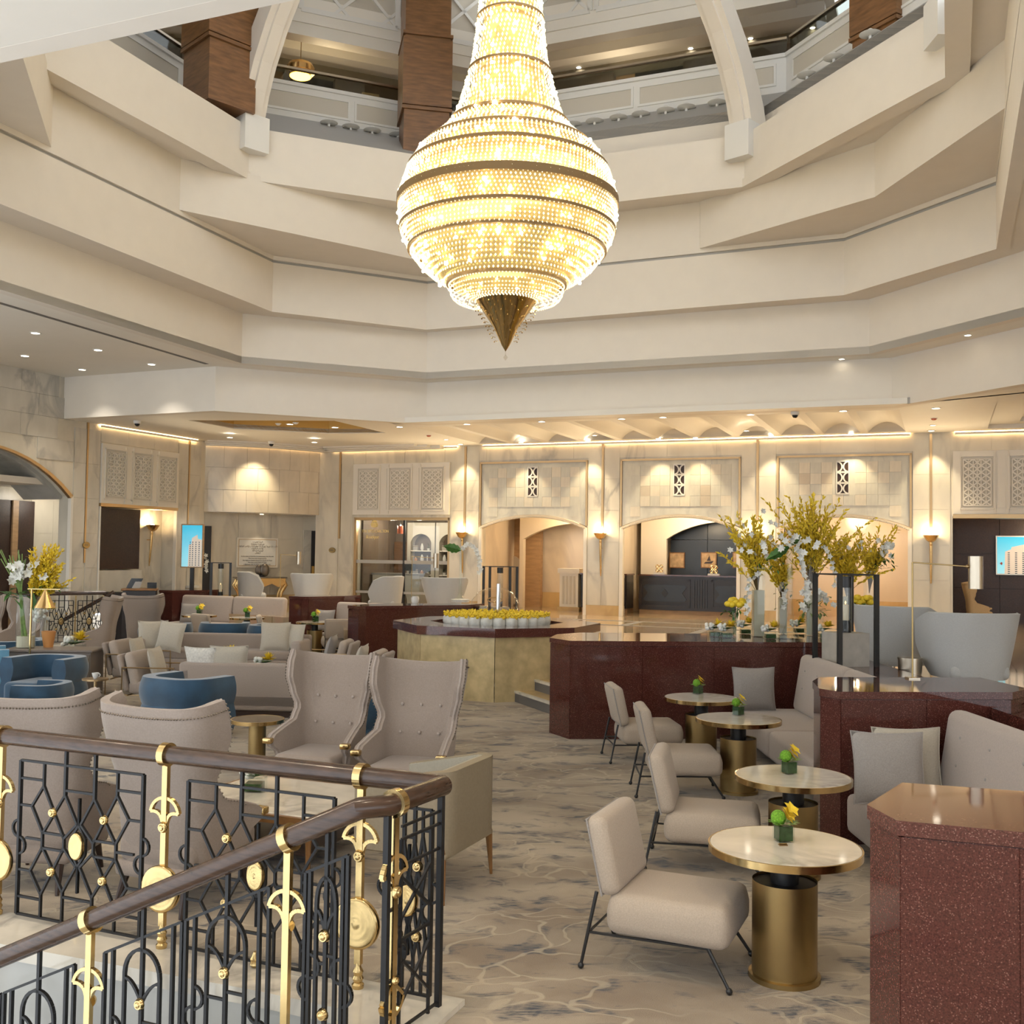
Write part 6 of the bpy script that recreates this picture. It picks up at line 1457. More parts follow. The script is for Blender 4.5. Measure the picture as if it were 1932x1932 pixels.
# blue tub chairs
bt0 = make_tub('x')
for i, (p, f, lb) in enumerate([((-3.95, 12.95), (0.45, 0.85), 'blue velvet tub chair seen from behind left of the taupe sofa'), ((-6.5, 14.95), (-0.25, -0.95), 'blue velvet tub chair with rolled arms facing the dark round table'),
        ((-5.98, 13.65), (-1.0, 0.1), 'small blue velvet tub chair tucked at the dark round table'), ((-7.15, 22.0), (-0.2, 0.9), 'distant blue tub chair behind the framed armchairs'), ((-6.05, 22.5), (-0.2, 0.95), 'distant blue tub chair beyond the far taupe sofa, left one'),
        ((-4.9, 22.0), (0.2, 0.95), 'distant blue tub chair beyond the far taupe sofa, right one'), ((-1.72, 11.6), (0.2, 0.9), 'blue tub chair glimpsed between the two button-backed wing chairs'), ((-10.2, 18.4), (0.9, 0.2), 'blue tub chair at the left edge beyond the grey console'), ((-8.2, 17.6), (-0.5, 0.6), 'blue tub chair behind the grey console to its right')]):
    if i == 0: bt0.location = (*p, 0); bt0.rotation_euler = (0, 0, face(*f)); bt0['label'] = lb
    else: dup(bt0, (*p, 0), face(*f), lb, sc=.72 if i == 2 else None)
lb_ = make_tub('light blue velvet tub chair at the left edge beside the grey console', 'velvet_light_blue', R=0.42, H=0.78, split=False); lb_.location = (-7.55, 15.5, 0); lb_.rotation_euler = (0, 0, face(0.9, 0.5))
# dark round table
dt = thing('drum_table', 'glossy dark timber drum table at the left edge', 'table', (-6.85, 12.75, 0)); B().lathe([(.002, .58), (.50, .58), (.52, .60), (.50, .62), (.002, .62)], 40).build('table_top', 'wood_dark', dt, 30)
for k in range(16):
    a = 2*PI*k/16; B().box(-0.088, 0.088, -0.02, 0.02, 0.02, 0.58, RZ(a) @ T(0, 0.45, 0)).build('drum_stave', 'wood_dark', dt)
B().lathe([(0.42, 0.0), (0.42, 0.57)], 32).build('drum_core', 'wood_leg_dark', dt)
# pastry stand on a small plate
pl = thing('pastry_plate', 'white plate with small pastries on the dark round table', 'plate', (-6.62, 13.0, 0.622)); B().lathe([(.002, 0), (.05, 0), (.11, .02), (.105, .025), (.002, .006)], 20).build('plate', 'ceramic_white', pl, 40)
for k, (x, y) in enumerate(((-.04, 0), (.03, .02), (.02, -.04))): B().ball((x, y, .035), .028, 8, 5, (1, 1, .7)).build('pastry', 'orange_cup' if k else 'petal_yellow', pl, 60)
p = az(137, 1305, 0.45); cu = thing('teacup', 'white teacup with looped handle at the blue tub chair', 'cup', (-5.2, 13.35, 0.62)); B().lathe([(.02, 0), (.035, .03), (.045, .07), (.042, .07), (.03, .03), (.002, .012)], 16).build('bowl', 'ceramic_white', cu, 50); B().tube([(.04+.02*math.sin(PI*i/6), 0, .02+.045*i/6) for i in range(7)], .005, 5).build('handle', 'ceramic_white', cu)
ts2 = thing('tea_table', 'small brass tea table between the blue tub chairs', 'table', (-5.2, 13.35, 0)); B().lathe([(.002, .60), (.16, .60), (.16, .62), (.002, .62)], 24).build('table_top', 'brass_dark', ts2); B().lathe([(.02, .02), (.02, .60)], 10).build('stem', 'brass_dark', ts2); B().lathe([(.12, 0), (.12, .02)], 20).build('foot', 'brass_dark', ts2)
# sofas and their cushions
s1 = make_sofa(2.5, 'taupe sofa seen from behind in the middle of the lounge'); s1.location = (-3.32, 14.5, 0); s1.rotation_euler = (0, 0, PI-0.06)
s1.location = (-3.25, 14.35, 0)
s2 = make_sofa(3.0, 'taupe sofa facing the camera beyond the low flower table'); s2.location = (-5.15, 19.7, 0); s2.rotation_euler = (0, 0, -0.05)
cushion((-4.20, 14.62, 0.46), PI-0.3, 0.25, 'silver patterned cushion on the near taupe sofa', 'fabric_pattern', 0.98)
cushion((-3.85, 14.60, 0.46), PI+0.15, 0.2, 'champagne silk cushion on the near taupe sofa beside the patterned one', 'fabric_silk', 1.02)
cushion((-6.40, 19.05, 0.46), 0.45, 0.2, 'champagne cushion at the left arm of the far taupe sofa', 'fabric_silk', 1.05)
cushion((-6.08, 18.85, 0.46), -0.25, 0.2, 'second champagne cushion overlapping the first on the far taupe sofa', 'fabric_silk', 1.05, 0.1)
cushion((-4.22, 19.05, 0.46), 0.1, 0.18, 'upright champagne cushion at the right end of the far taupe sofa', 'fabric_silk', 1.05)
cushion((-3.92, 19.1, 0.46), -0.7, 0.2, 'champagne cushion turned sideways against the right arm of the far sofa', 'fabric_silk', 1.0)
lt = thing('low_table', 'low marble table between the two taupe sofas', 'table', (-4.3, 16.6, 0)); B().rbox((0, 0, .38), (1.2, .7, .04), .01, 1).build('marble_top', 'marble_top', lt)
for sx in (-1, 1):
    for sy in (-1, 1): B().tube([(sx*.5, sy*.28, .36), (sx*.5, sy*.28, 0)], .018, 6).build('leg', 'brass_dark', lt)
yellow_posy((-4.42, 16.45, .40), 'glass bowl of yellow and cream blooms between the taupe sofas', sc=1.7, seed=3); yellow_posy((-3.75, 16.2, .40), 'flat bowl of yellow and cream blooms just above the near sofa back', sc=1.35, seed=4)
# framed armchairs
fc = make_frame_chair('x')
for i, (p, f, lb) in enumerate([((-5.85, 16.75), (1.0, -0.1), 'brass-framed armchair with cushions, farther of the left pair'), ((-4.95, 14.95), (1.0, -0.05), 'brass-framed armchair with cushions, nearer of the left pair'), ((-2.95, 17.3), (-1.0, 0.05), 'brass-framed armchair facing left, farther of the right pair'), ((-2.2, 15.6), (-1.0, 0.1), 'brass-framed armchair facing left, nearer of the right pair')]):
    if i == 0: fc.location = (*p, 0); fc.rotation_euler = (0, 0, face(*f)); fc['label'] = lb
    else: dup(fc, (*p, 0), face(*f), lb)
cushion((-5.80, 16.72, .44), face(1, -.1), .25, 'taupe cushion in the farther left framed armchair', 'fabric_silk', .88)
cushion((-4.90, 14.93, .44), face(1, -.05), .25, 'champagne cushion in the nearer left framed armchair', 'fabric_silk', .92)
cushion((-2.98, 17.3, .44), face(-1, .05), .25, 'grey silk cushion in the farther right framed armchair', 'fabric_cushion', .95)
cushion((-2.25, 15.62, .44), face(-1, .1), .25, 'champagne cushion in the nearer right framed armchair', 'fabric_silk', .95)
# distant booths
fb1 = make_booth(3.0, 'distant pale grey booth sofa between the two far granite blocks'); fb1.location = (-7.0, 27.05, 0); fb1.rotation_euler = (0, 0, math.radians(-17))
fb2 = make_booth(1.6, 'distant pale grey booth sofa just left of the octagonal planter'); fb2.location = (-3.25, 24.55, 0); fb2.rotation_euler = (0, 0, math.radians(-20))
cushion((-8.05, 26.5, .43), -.3, .15, 'distant grey cushion at the left end of the far booth sofa', 'fabric_cushion', 1.0); cushion((-4.30, 24.45, .43), -.35, .15, 'distant grey cushion on the booth sofa near the planter', 'fabric_cushion', 1.0)
for i, (px, py, d, lb, lv_) in enumerate([(376, 1156, 25.2, 'distant round marble table, leftmost at the far booth', 'small potted moss on the leftmost distant table'), (466, 1162, 24.6, 'distant round marble table, middle one at the far booth', 'small potted moss on the middle distant table'), (594, 1171, 23.4, 'distant round marble table near the granite parapet', 'small potted moss on the distant table near the parapet')]):
    p = ay(px, py, d); dup(tb1, (p.x, p.y, 0), .5*i, lb); dup(cv, (p.x+.02, p.y-.05, .705), .3*i, lv_, sc=1.35)
for p, f, lb in (((-8.25, 24.9), (0.75, 0.35), 'distant cream lounge chair, leftmost in the far row'), ((-6.72, 24.0), (0.5, 0.7), 'distant cream lounge chair, second in the far row'), ((-5.22, 23.6), (0.85, 0.2), 'distant cream lounge chair, third in the far row behind the silk cushion'), ((-3.75, 22.9), (-0.25, 0.9), 'distant cream lounge chair beside the granite parapet near the planter')):
    dup(lc1, (*p, 0), face(*f), lb)
# grey console with its flower vase, lamp and candle cup
co = thing('console_cabinet', 'low grey console cabinet under the big flower vase', 'cabinet', (-7.15, 16.4, 0), 0.05)
B().box(-.55, .75, -.25, .35, 0.0, .66).build('body', 'wood_console', co); B().rbox((.1, .05, .68), (1.36, .66, .04), .01, 1).build('top', 'wood_console', co)
for k in range(2): B().box(-.53+k*.64, .09+k*.64, -.265, -.25, .06, .63).build('door', 'wood_console', co)
# ================================================================ FLOWERS, LANTERNS, LAMPS AND LOBBY FURNITURE
def spray(par, base, top_c, rad, n, seed, h0=0.35, leaf=0.052, mat='petal_gold', nl=40, name='yellow_branches', bend=0.25):
    # feathery branches that start at `base` and end scattered around `top_c`
    rg = random.Random(seed); lf = B(); tw = B(); base = Vector(base); tc = Vector(top_c)
    for i in range(n):
        d = Vector((rg.gauss(0, .45)*rad[0], rg.gauss(0, .45)*rad[1], rg.uniform(-1, 1)*rad[2])); e = tc+d
        mid = base.lerp(e, .5)+Vector((d.x*-bend, d.y*-bend, .06))
        pts = [base.lerp(mid, t).lerp(mid.lerp(e, t), t) for t in [k/8 for k in range(9)]]
        tw.tube(pts, [0.005*(1-.7*k/8) for k in range(9)], 3, cap=False)
        for k in range(nl):
            t = h0+(1-h0)*(k+rg.random())/nl; p = base.lerp(mid, t).lerp(mid.lerp(e, t), t); t2 = min(1, t+.05); ax = (base.lerp(mid, t2).lerp(mid.lerp(e, t2), t2)-p)
            if ax.length < 1e-4: ax = Vector((0, 0, 1))
            dd = (ax.normalized()*0.9+Vector((rg.gauss(0, .5), rg.gauss(0, .5), rg.gauss(0, .4)))); lf.leafq(p, dd, (rg.gauss(0, 1), rg.gauss(0, 1), .3), leaf*rg.uniform(.9, 1.9), leaf*.6)
    tw.build('branch_stems', 'twig', par, kind='stuff'); lf.build(name, mat, par, kind='stuff')
def lilies(par, c, r, n, seed, size=0.07, mat='petal_white', name='white_lilies'):
    rg = random.Random(seed); b = B()
    for i in range(n):
        p = Vector(c)+Vector((rg.gauss(0, .5)*r[0], rg.gauss(0, .5)*r[1], rg.gauss(0, .5)*r[2])); petalflower(b, p, size, 6, Vector((rg.gauss(0, .6), -0.8, rg.uniform(-.1, .7))), 1, seed+i)
    b.build(name, mat, par, kind='stuff')
def foliage(par, c, r, n, seed, size=0.10, mat='leaf', name='foliage'):
    rg = random.Random(seed); b = B()
    for i in range(n):
        p = Vector(c)+Vector((rg.gauss(0, .4)*r[0], rg.gauss(0, .4)*r[1], rg.gauss(0, .4)*r[2])); b.leafq(p, (rg.gauss(0, 1), rg.gauss(0, 1), rg.gauss(0, .6)), (0, 0, 1), size*rg.uniform(.6, 1.3), size*.32)
    b.build(name, mat, par, kind='stuff')
def orchid_chain(par, pts, seed, size=0.045, name='orchid_chain'):
    rg = random.Random(seed); b = B(); P = [Vector(p) for p in pts]; s = B(); s.tube(P, 0.004, 4); s.build('orchid_stem', 'leaf_pale', par)
    for a, c in zip(P, P[1:]):
        for k in range(3):
            q = a.lerp(c, (k+.5)/3)+Vector((rg.uniform(-.03, .03), rg.uniform(-.04, 0), rg.uniform(-.01, .01))); petalflower(b, q, size, 5, Vector((rg.gauss(0, .3), -1, rg.gauss(0, .3))), 1, seed+k)
    b.build(name, 'petal_white', par, kind='stuff')
def monstera(par, p, d, l, w):
    b = B(); p = Vector(p); d = Vector(d).normalized(); sx = d.cross(Vector((0, 1, 0))).normalized(); 
    pts = []; n = 9
    for i in range(n+1):
        t = i/n; ww = w*math.sin(PI*min(1, t*1.05+.03))**.7*(1 if i % 2 == 0 else .8); pts.append((t, ww))
    vs = [p+d*l*t+Vector((0, -0.03*math.sin(PI*t), 0)) for t, _ in pts]; vs += [p+d*l*t+sx*ww/2+Vector((0, 0.02, 0)) for t, ww in pts]; vs += [p+d*l*t-sx*ww/2+Vector((0, 0.02, 0)) for t, ww in pts]; k = n+1; fs = []
    for i in range(n): fs.append([i, i+1, k+i+1, k+i]); fs.append([i, 2*k+i, 2*k+i+1, i+1])
    b.add(vs, fs).build('broad_leaf', 'leaf', par)
TZ = 1.2
def vase_at(px, py, label, h, w, d=None, round_=False, z=TZ, mat='glass', flare=None):
    p = az(px, py, z); o = thing('glass_vase', label, 'flower vase', (p.x, p.y, z))
    b = B()
    if flare: b.lathe([(flare, 0), (flare*.9, .02), (w*.9, .18), (w*.55, .5), (w*.6, h*.8), (w*.9, h)], 20, cap=False)
    elif round_: b.lathe([(w*.98, 0), (w, .02), (w, h)], 20, cap=False)
    else: b.box(-w, w, -w, w, 0, h)
    b.build('vase', mat, o, 40)
    return o
v = vase_at(1430, 1201, 'tall square glass vase of yellow branches left of the trumpet vase', .93, .075); B().box(-.066, .066, -.066, .066, .01, .62).build('gravel', 'glass_frost', v)
spray(v, (0, 0, .55), (-.16, 0, 1.35), (.36, .25, .30), 34, 21); lilies(v, (-.05, -.05, 1.28), (.35, .2, .22), 20, 22, .05); foliage(v, (.05, 0, .98), (.3, .25, .12), 26, 23); orchid_chain(v, [(-.02, -.09, .86), (-.12, -.12, .78), (-.17, -.13, .62), (-.19, -.13, .45), (-.20, -.13, .28)], 24)
v = vase_at(1476, 1196, 'slim square glass vase of yellow branches between the first vase and the trumpet', .72, .055); B().box(-.047, .047, -.047, .047, .01, .5).build('gravel', 'glass_frost', v); spray(v, (0, 0, .45), (-.06, 0, 1.12), (.25, .2, .28), 22, 31); lilies(v, (-.03, -.1, 1.2), (.2, .1, .2), 8, 33, .05); foliage(v, (.0, -.05, .55), (.12, .12, .2), 16, 32); orchid_chain(v, [(.02, -.09, .62), (-.02, -.1, .5), (.0, -.1, .36)], 34)
v = vase_at(1490, 1206, 'tall trumpet-shaped glass vase with white orchids and a broad leaf', 1.18, .065, flare=.14); B().lathe([(.17, 0), (.17, .03), (.02, .035)], 24).build('foot_disc', 'glass', v, 30)
orchid_chain(v, [(.05, -.03, 1.2), (.13, -.08, 1.1), (.16, -.1, .92), (.17, -.1, .72), (.16, -.1, .5)], 41, .055); lilies(v, (.02, -.05, 1.28), (.42, .15, .12), 22, 42, .055); monstera(v, (-.02, -.05, 1.2), (-.8, 0, -.45), .36, .14); monstera(v, (.0, -.02, 1.22), (.5, 0, .5), .2, .1)
v = vase_at(1530, 1199, 'tallest glass vase bursting with a dome of yellow branches', 1.1, .075, round_=True); B().lathe([(.06, .01), (.06, .55)], 14).build('gravel', 'glass_frost', v); spray(v, (0, 0, .6), (0, 0, 1.62), (.55, .45, .30), 75, 51, h0=.3, nl=40); foliage(v, (.1, 0, 1.1), (.35, .25, .15), 34, 52); orchid_chain(v, [(.1, -.1, 1.25), (.22, -.12, 1.12), (.28, -.12, .9), (.29, -.12, .65)], 53)
v = vase_at(1597, 1190, 'square glass vase of yellow branches seen through the lantern', .8, .06); B().box(-.052, .052, -.052, .052, .01, .5).build('gravel', 'glass_frost', v); spray(v, (0, 0, .5), (-.02, 0, 1.12), (.5, .3, .30), 40, 61); lilies(v, (.0, -.05, 1.2), (.3, .15, .2), 8, 63, .05)
v = vase_at(1640, 1189, 'square glass vase of lilies and greenery at the right end of the flowers', .88, .065); B().box(-.057, .057, -.057, .057, .01, .5).build('gravel', 'glass_frost', v); spray(v, (0, 0, .55), (.06, 0, 1.3), (.36, .2, .26), 24, 71); lilies(v, (.18, -.05, 1.2), (.26, .15, .16), 18, 72, .055); foliage(v, (.16, 0, 1.02), (.3, .25, .16), 60, 73, .12); foliage(v, (-.45, .1, 1.05), (.1, .1, .2), 24, 74)
for px, py, hh, lb, sd in ((1386, 1201, .33, 'slim glass vase of round yellow mums left of the tall vases', 81), (1627, 1197, .36, 'glass vase of round yellow mums beside the lantern', 82)):
    v = vase_at(px, py, lb, hh, .032, round_=True); b = B(); rg = random.Random(sd)
    for k in range(16): b.ball((rg.uniform(-.12, .12), rg.uniform(-.06, .06), hh+.12+rg.uniform(-.03, .04)), .055, 8, 5, (1, 1, .75))
    b.build('yellow_mums', 'petal_yellow', v, 60); foliage(v, (0, 0, hh+.0), (.22, .15, .1), 26, sd+5, .12)
    t = B()
    for k in range(6): t.tube([(rg.uniform(-.02, .02), rg.uniform(-.02, .02), .02), (rg.uniform(-.05, .05), 0, hh+.1)], .004, 4)
    t.build('stems', 'leaf', v)
v = vase_at(1524, 1199, 'green glass vase of white tulips behind the trumpet vase', .33, .05, round_=True, mat='glass'); lilies(v, (.0, -.02, .52), (.16, .1, .12), 12, 91, .06, name='white_tulips'); foliage(v, (0, 0, .35), (.16, .1, .2), 26, 92, .14, 'leaf_pale')
v = vase_at(1547, 1196, 'green glass vase of white tulips just left of the lantern', .33, .05, round_=True, mat='glass'); lilies(v, (.0, -.02, .52), (.14, .1, .1), 10, 93, .06, name='white_tulips'); foliage(v, (0, 0, .35), (.14, .1, .18), 22, 94, .14, 'leaf_pale')
for i, (px, py, lb) in enumerate(((1348, 1201, 'leftmost low bowl of yellow and white blooms on the granite parapet'), (1371, 1203, 'second low bowl of yellow and white blooms on the granite parapet'), (1406, 1196, 'low bowl of yellow blooms behind the slim mum vase'), (1453, 1205, 'low bowl of yellow blooms at the foot of the first tall vase'), (1507, 1194, 'raised bowl of yellow blooms beside the trumpet vase'), (1555, 1204, 'low bowl of yellow blooms in front of the lantern'))):
    yellow_posy(az(px, py, TZ), lb, sc=1.05, seed=100+i)
# ---- lanterns: open black frame, glass chimney, pillar candle
def lantern(loc, label, s=0.28, h=1.06, rz=0.3, block=True):
    o = thing('candle_lantern', label, 'lantern', loc, rz); w = 0.028
    for sx in (-1, 1):
        for sy in (-1, 1): B().box(sx*s-w, sx*s+w, sy*s-w*.6, sy*s+w*.6, 0, h).build('post', 'black_metal', o)
    b = B()
    for sx in (-1, 1): b.box(sx*s-.008, sx*s+.008, -s, s, h-.015, h); b.box(-s, s, sx*s-.008, sx*s+.008, h-.015, h)
    b.build('top_frame', 'black_metal', o); B().box(-.012, .012, -s, s, h-.02, h-.005).build('cross_bar', 'black_metal', o)
    z0 = .38 if block else .30
    if block: B().box(-.19, .19, -.19, .19, 0, z0).build('stone_block', 'concrete_block', o)
    else: B().box(-.12, .12, -.12, .12, 0, z0).build('stone_block', 'concrete_block', o)
    B().lathe([(.065, z0), (.065, z0+.14)], 18).build('candle_base', 'black_metal', o, 30)
    B().lathe([(.07, z0+.02), (.07, h-.16)], 20, cap=False).build('glass_chimney', 'glass', o, 40)
    B().lathe([(.072, h-.16), (.072, h-.03)], 18).build('chimney_cap', 'black_metal', o, 30)
    B().lathe([(.038, z0+.14), (.038, z0+.32), (.02, z0+.325)], 16).build('candle', 'wax', o, 30); B().octa((0, 0, z0+.345), .012, h=.025).build('flame', 'flame_candle', o); return o
lantern((3.90, 12.35, 1.02), 'tall black-framed candle lantern beside the granite parapet flowers', .245)
p = ay(416, 1110, 27.6); lantern((p.x, p.y, LZ), 'distant black candle lantern near the blue screen', .24, 1.28, .25)
p = ay(943, 1130, 24.6); lantern((p.x, p.y, LZ), 'distant black candle lantern behind the octagonal planter', .32, 1.32, .25)
# ---- pale barrel chairs
br = make_barrel('x')
for i, (p, f, lb) in enumerate([((5.15, 11.85), (-0.05, 1.0), 'large pale barrel chair seen from behind at the right edge'), ((4.78, 13.3), (0.75, 0.65), 'pale barrel chair half hidden behind the floor lamp at right'), ((-7.0, 28.5), (0.97, 0.2), 'distant pale barrel chair in front of the gilt console'),
        ((-5.2, 27.6), (-0.1, 1.0), 'distant pale barrel chair left of the glass-fronted shop'), ((-2.98, 25.7), (-0.97, 0.2), 'distant pale barrel chair in front of the shop window'), ((-1.58, 25.2), (-0.05, 1.0), 'distant pale barrel chair right of the shop beside the orchid')]):
    if i == 0: br.location = (*p, LZ); br.rotation_euler = (0, 0, face(*f)); br['label'] = lb
    else: dup(br, (*p, LZ), face(*f), lb)
def arm_lamp(loc, label, h, arm, shade_h, r, rz=0.0):
    o = thing('arm_lamp', label, 'lamp', loc, rz)
    B().box(-.05, .05, -.05, .05, 0, .012).build('base', 'steel_champagne', o); B().tube([(0, 0, .01), (0, 0, h)], .008, 8).build('pole', 'brass_satin', o, 40); B().tube([(0, 0, h), (arm, 0, h-.03)], .006, 6).build('arm', 'brass_satin', o)
    B().lathe([(r, -shade_h*.68), (r, shade_h*.32), (r-.006, shade_h*.32), (r-.006, -shade_h*.68), (r, -shade_h*.68)], 24, T(arm+r, 0, h-.03), cap=False).build('shade', 'steel_champagne', o, 40); B().ball((arm-.01, 0, h-.03), .018, 8, 5).build('joint', 'brass_dark', o, 60)
    B().ball((arm+r, 0, h-.05), .03, 8, 5).build('bulb', 'lamp_lens_soft', o); return o
arm_lamp((3.57, 9.42, 1.2), 'champagne metal arm lamp standing on the granite at right', 1.03, .50, .29, .062)
p = ay(528, 1122, 26.9); arm_lamp((p.x, p.y, LZ), 'distant champagne arm lamp by the inscription plaque', 1.52, .40, .32, .06); p = ay(776, 1136, 24.8); arm_lamp((p.x, p.y, LZ), 'distant champagne arm lamp in front of the shop window', 1.52, .50, .34, .06)
o = thing('drum_side_table', 'small champagne metal drum side table between the right barrel chairs', 'table', (4.52, 12.0, LZ)); B().lathe([(.11, .02), (.13, .40), (.13, .48)], 24).build('drum', 'steel_champagne', o, 30); B().lathe([(.002, .48), (.135, .48), (.135, .50), (.002, .50)], 24).build('table_top', 'steel_champagne', o, 30); B().lathe([(.12, 0), (.12, .02)], 24).build('foot', 'black_metal', o)
for px, py, lb in ((783, 1137.5, 'small white ceramic pot on the granite parapet before the shop'),):
    p = az(px, py, 1.2); o = thing('ceramic_cup', lb, 'cup', (p.x, p.y, 1.2)); B().lathe([(.08, 0), (.09, .10), (.08, .12)], 18).build('body', 'ceramic_white', o, 40); B().lathe([(.002, .12), (.075, .12), (.075, .14), (.002, .14)], 18).build('lid', 'ceramic_white', o, 40)
# ---- orchid vases on the far granite
def orchid_vase(px, py, z, label, h, side, seed):
    v = vase_at(px, py, label, h, .045, z=z, flare=.12); B().lathe([(.2, 0), (.2, .06), (.1, .07)], 24).build('stone_foot', 'stone_pot', v, 30)
    orchid_chain(v, [(0, 0, h), (side*.18, -.05, h+.12), (side*.34, -.06, h-.05), (side*.42, -.06, h-.3), (side*.42, -.06, h-.55)], seed, .07); monstera(v, (0, 0, h-.02), (-side*.7, 0, .15), .4, .22); return v
orchid_vase(362, 1109, 1.2, 'slender glass vase with white orchid on the farthest granite block', 1.0, 1, 5); orchid_vase(868, 1136, 1.2, 'slender glass vase with arching white orchid left of the first arch', 1.15, 1, 6)
# ---- clear acrylic hood
p = ay(934, 1150, 22.3); o = thing('acrylic_hood', 'clear acrylic bubble display with a bronze oval badge behind the planter', 'display', (p.x, p.y, LZ))
B().lathe([(.58, 0), (.57, .35), (.50, .62), (.36, .80), (.18, .885), (.001, .90)], 32, cap=False).build('bubble', 'glass_acrylic', o, 60)
B().lathe([(.52, 0), (.52, .06), (.002, .06)], 28).build('plinth', 'acrylic', o); B().box(-.28, .30, -.12, .12, .06, .42).build('white_case', 'acrylic', o)
B().tube([(.15*math.cos(2*PI*i/20), -.47, .66+.05*math.sin(2*PI*i/20)) for i in range(20)], .012, 5, closed=True).build('oval_badge', 'gold_trim', o); bw = B(); bw.lathe([(.05, 0), (.12, .05), (.16, .10), (.10, .08), (.002, .03)], 18, T(-.3, -.2, .42)); bw.build('silver_bowl', 'chrome', o, 40)
# ---- gilt console with sculpture in the recess
o = thing('gilt_console', 'carved gilt console table with dark top in the marble recess', 'table', MR @ Vector((am, -.45, LZ)), math.atan2(de.y, de.x))
B().rbox((0, 0, .80), (1.55, .42, .04), .01, 1).build('top', 'bronze', o)
ap_ = B(); ap_.slab([(-.72, .78), (-.72, .62), (-.5, .52), (-.3, .62), (0, .50), (.3, .62), (.5, .52), (.72, .62), (.72, .78)], .05, T(0, -.2, 0)); ap_.build('carved_apron', 'gold', o)
for sx in (-1, 1):
    for yy in (-.15, .15): B().tube([(sx*.66, yy, .74), (sx*.74, yy, .58), (sx*.62, yy, .38), (sx*.58, yy, .2), (sx*.66, yy, .04), (sx*.68, yy, 0)], [.06, .065, .05, .035, .045, .03], 8).build('cabriole_leg', 'gold', o, 50)
B().box(-.6, .6, -.15, .15, .1, .14).build('stretcher', 'gold', o)
q = MR @ Vector((am+.02, -.5, LZ+.82)); o = thing('bronze_sculpture', 'dark rounded bronze sculpture on the gilt console', 'sculpture', q); B().ball((-.08, 0, .2), .14, 12, 8, (.8, .7, 1.2)).build('left_lobe', 'bronze', o, 60); B().ball((.09, 0, .2), .16, 12, 8, (.95, .75, 1.25)).build('right_lobe', 'bronze', o, 60); B().lathe([(.12, 0), (.12, .05), (.05, .07)], 14).build('base', 'black_metal', o)
# ---- attendant's podium with monitors
p = ay(262, 1112, 26.4); o = thing('host_podium', 'dark host podium with timber top and monitors at the far left', 'podium', (p.x, p.y, 0), .25)
B().box(-.35, .42, -.3, .3, 0, 1.22).build('body', 'desk_dark', o); B().rbox((.03, 0, 1.25), (.84, .68, .05), .01, 1).build('top', 'wood_leg', o); B().prism([(-.85, .1), (-.35, -.3), (-.35, .3)], 0, 1.18).build('side_wing', 'desk_dark', o)
B().slab([(-.30, 1.28), (-.02, 1.28), (.10, 1.52), (-.18, 1.52)], .04, T(0, -.05, 0)).build('monitor', 'screen_dark', o); B().slab([(-.16, 1.28), (.02, 1.28), (.08, 1.44), (-.08, 1.44)], .03, T(0, -.09, 0)).build('receipt_printer', 'ledge_grey', o); B().box(.2, .42, -.05, .05, 1.28, 1.42).build('small_terminal', 'screen_dark', o)
# ---- distant railing at far left
P_, Q_ = ay(86, 1120, 24.2), ay(200, 1118, 24.6); o = thing('distant_railing', 'distant stair railing with timber handrail at the far left', 'railing', (0, 0, 0)); zz = P_.z
B().tube([P_, Q_], .05, 8).build('handrail', 'wood_rail', o); Mx, lx = railM(P_, Q_)
for x in (.05, lx/2, lx-.05): B().box(x-.015, x+.015, -.015, .015, .05, zz-.04, Mx).build('post', 'brass', o)
for x0, x1 in ((.1, lx/2-.05), (lx/2+.05, lx-.1)): level_panel(o, Mx, x0, x1, .1, zz-.16, zz-.04, w=.016)
B().tube([P_+Vector((.1, .5, -.7)), Q_+Vector((0, .5, .0))], .045, 8).build('descending_rail', 'wood_rail', o)
B().box(-.1, lx+.1, -.15, .15, 0, .05, Mx).build('kerb', 'marble_top', o)
# ---- left console: vase, lamp, cups
cz = .70
p = az(48, 1222, cz); v = thing('glass_vase', 'big glass vase of yellow mimosa, white lilies and reeds on the grey console', 'flower vase', (p.x, p.y, cz)); B().lathe([(.14, 0), (.145, .02), (.15, .82)], 24, cap=False).build('vase', 'glass', v, 40); B().lathe([(.13, .01), (.13, .18)], 20).build('water', 'glass_frost', v)
spray(v, (.05, 0, .6), (.30, 0, 1.28), (.36, .3, .34), 70, 121, leaf=.045, mat='petal_yellow', nl=44, h0=.45, name='mimosa'); lilies(v, (.02, -.15, 1.18), (.2, .1, .14), 18, 122, .085); foliage(v, (.3, 0, .95), (.35, .25, .12), 40, 123, .16); foliage(v, (-.18, -.05, .82), (.3, .2, .08), 18, 124, .3)
rd = B(); rg = random.Random(9)
for k in range(16): rd.tube([(rg.uniform(-.05, .05), rg.uniform(-.05, .05), .05), (-.08+rg.uniform(-.04, .02), 0, .8), (-.28+rg.uniform(-.2, .22), rg.uniform(-.05, .05), 1.45+rg.uniform(-.1, .08))], .008, 5)
rd.build('reeds', 'leaf_pale', v)
p = az(41, 1246, .0); q = az(41, 1246, .55); o = thing('cone_lamp', 'brass lamp with hanging cone shade by the big flower vase', 'lamp', (-7.05, 15.6, 0)); ph = ay(42, 1111, 15.6).z
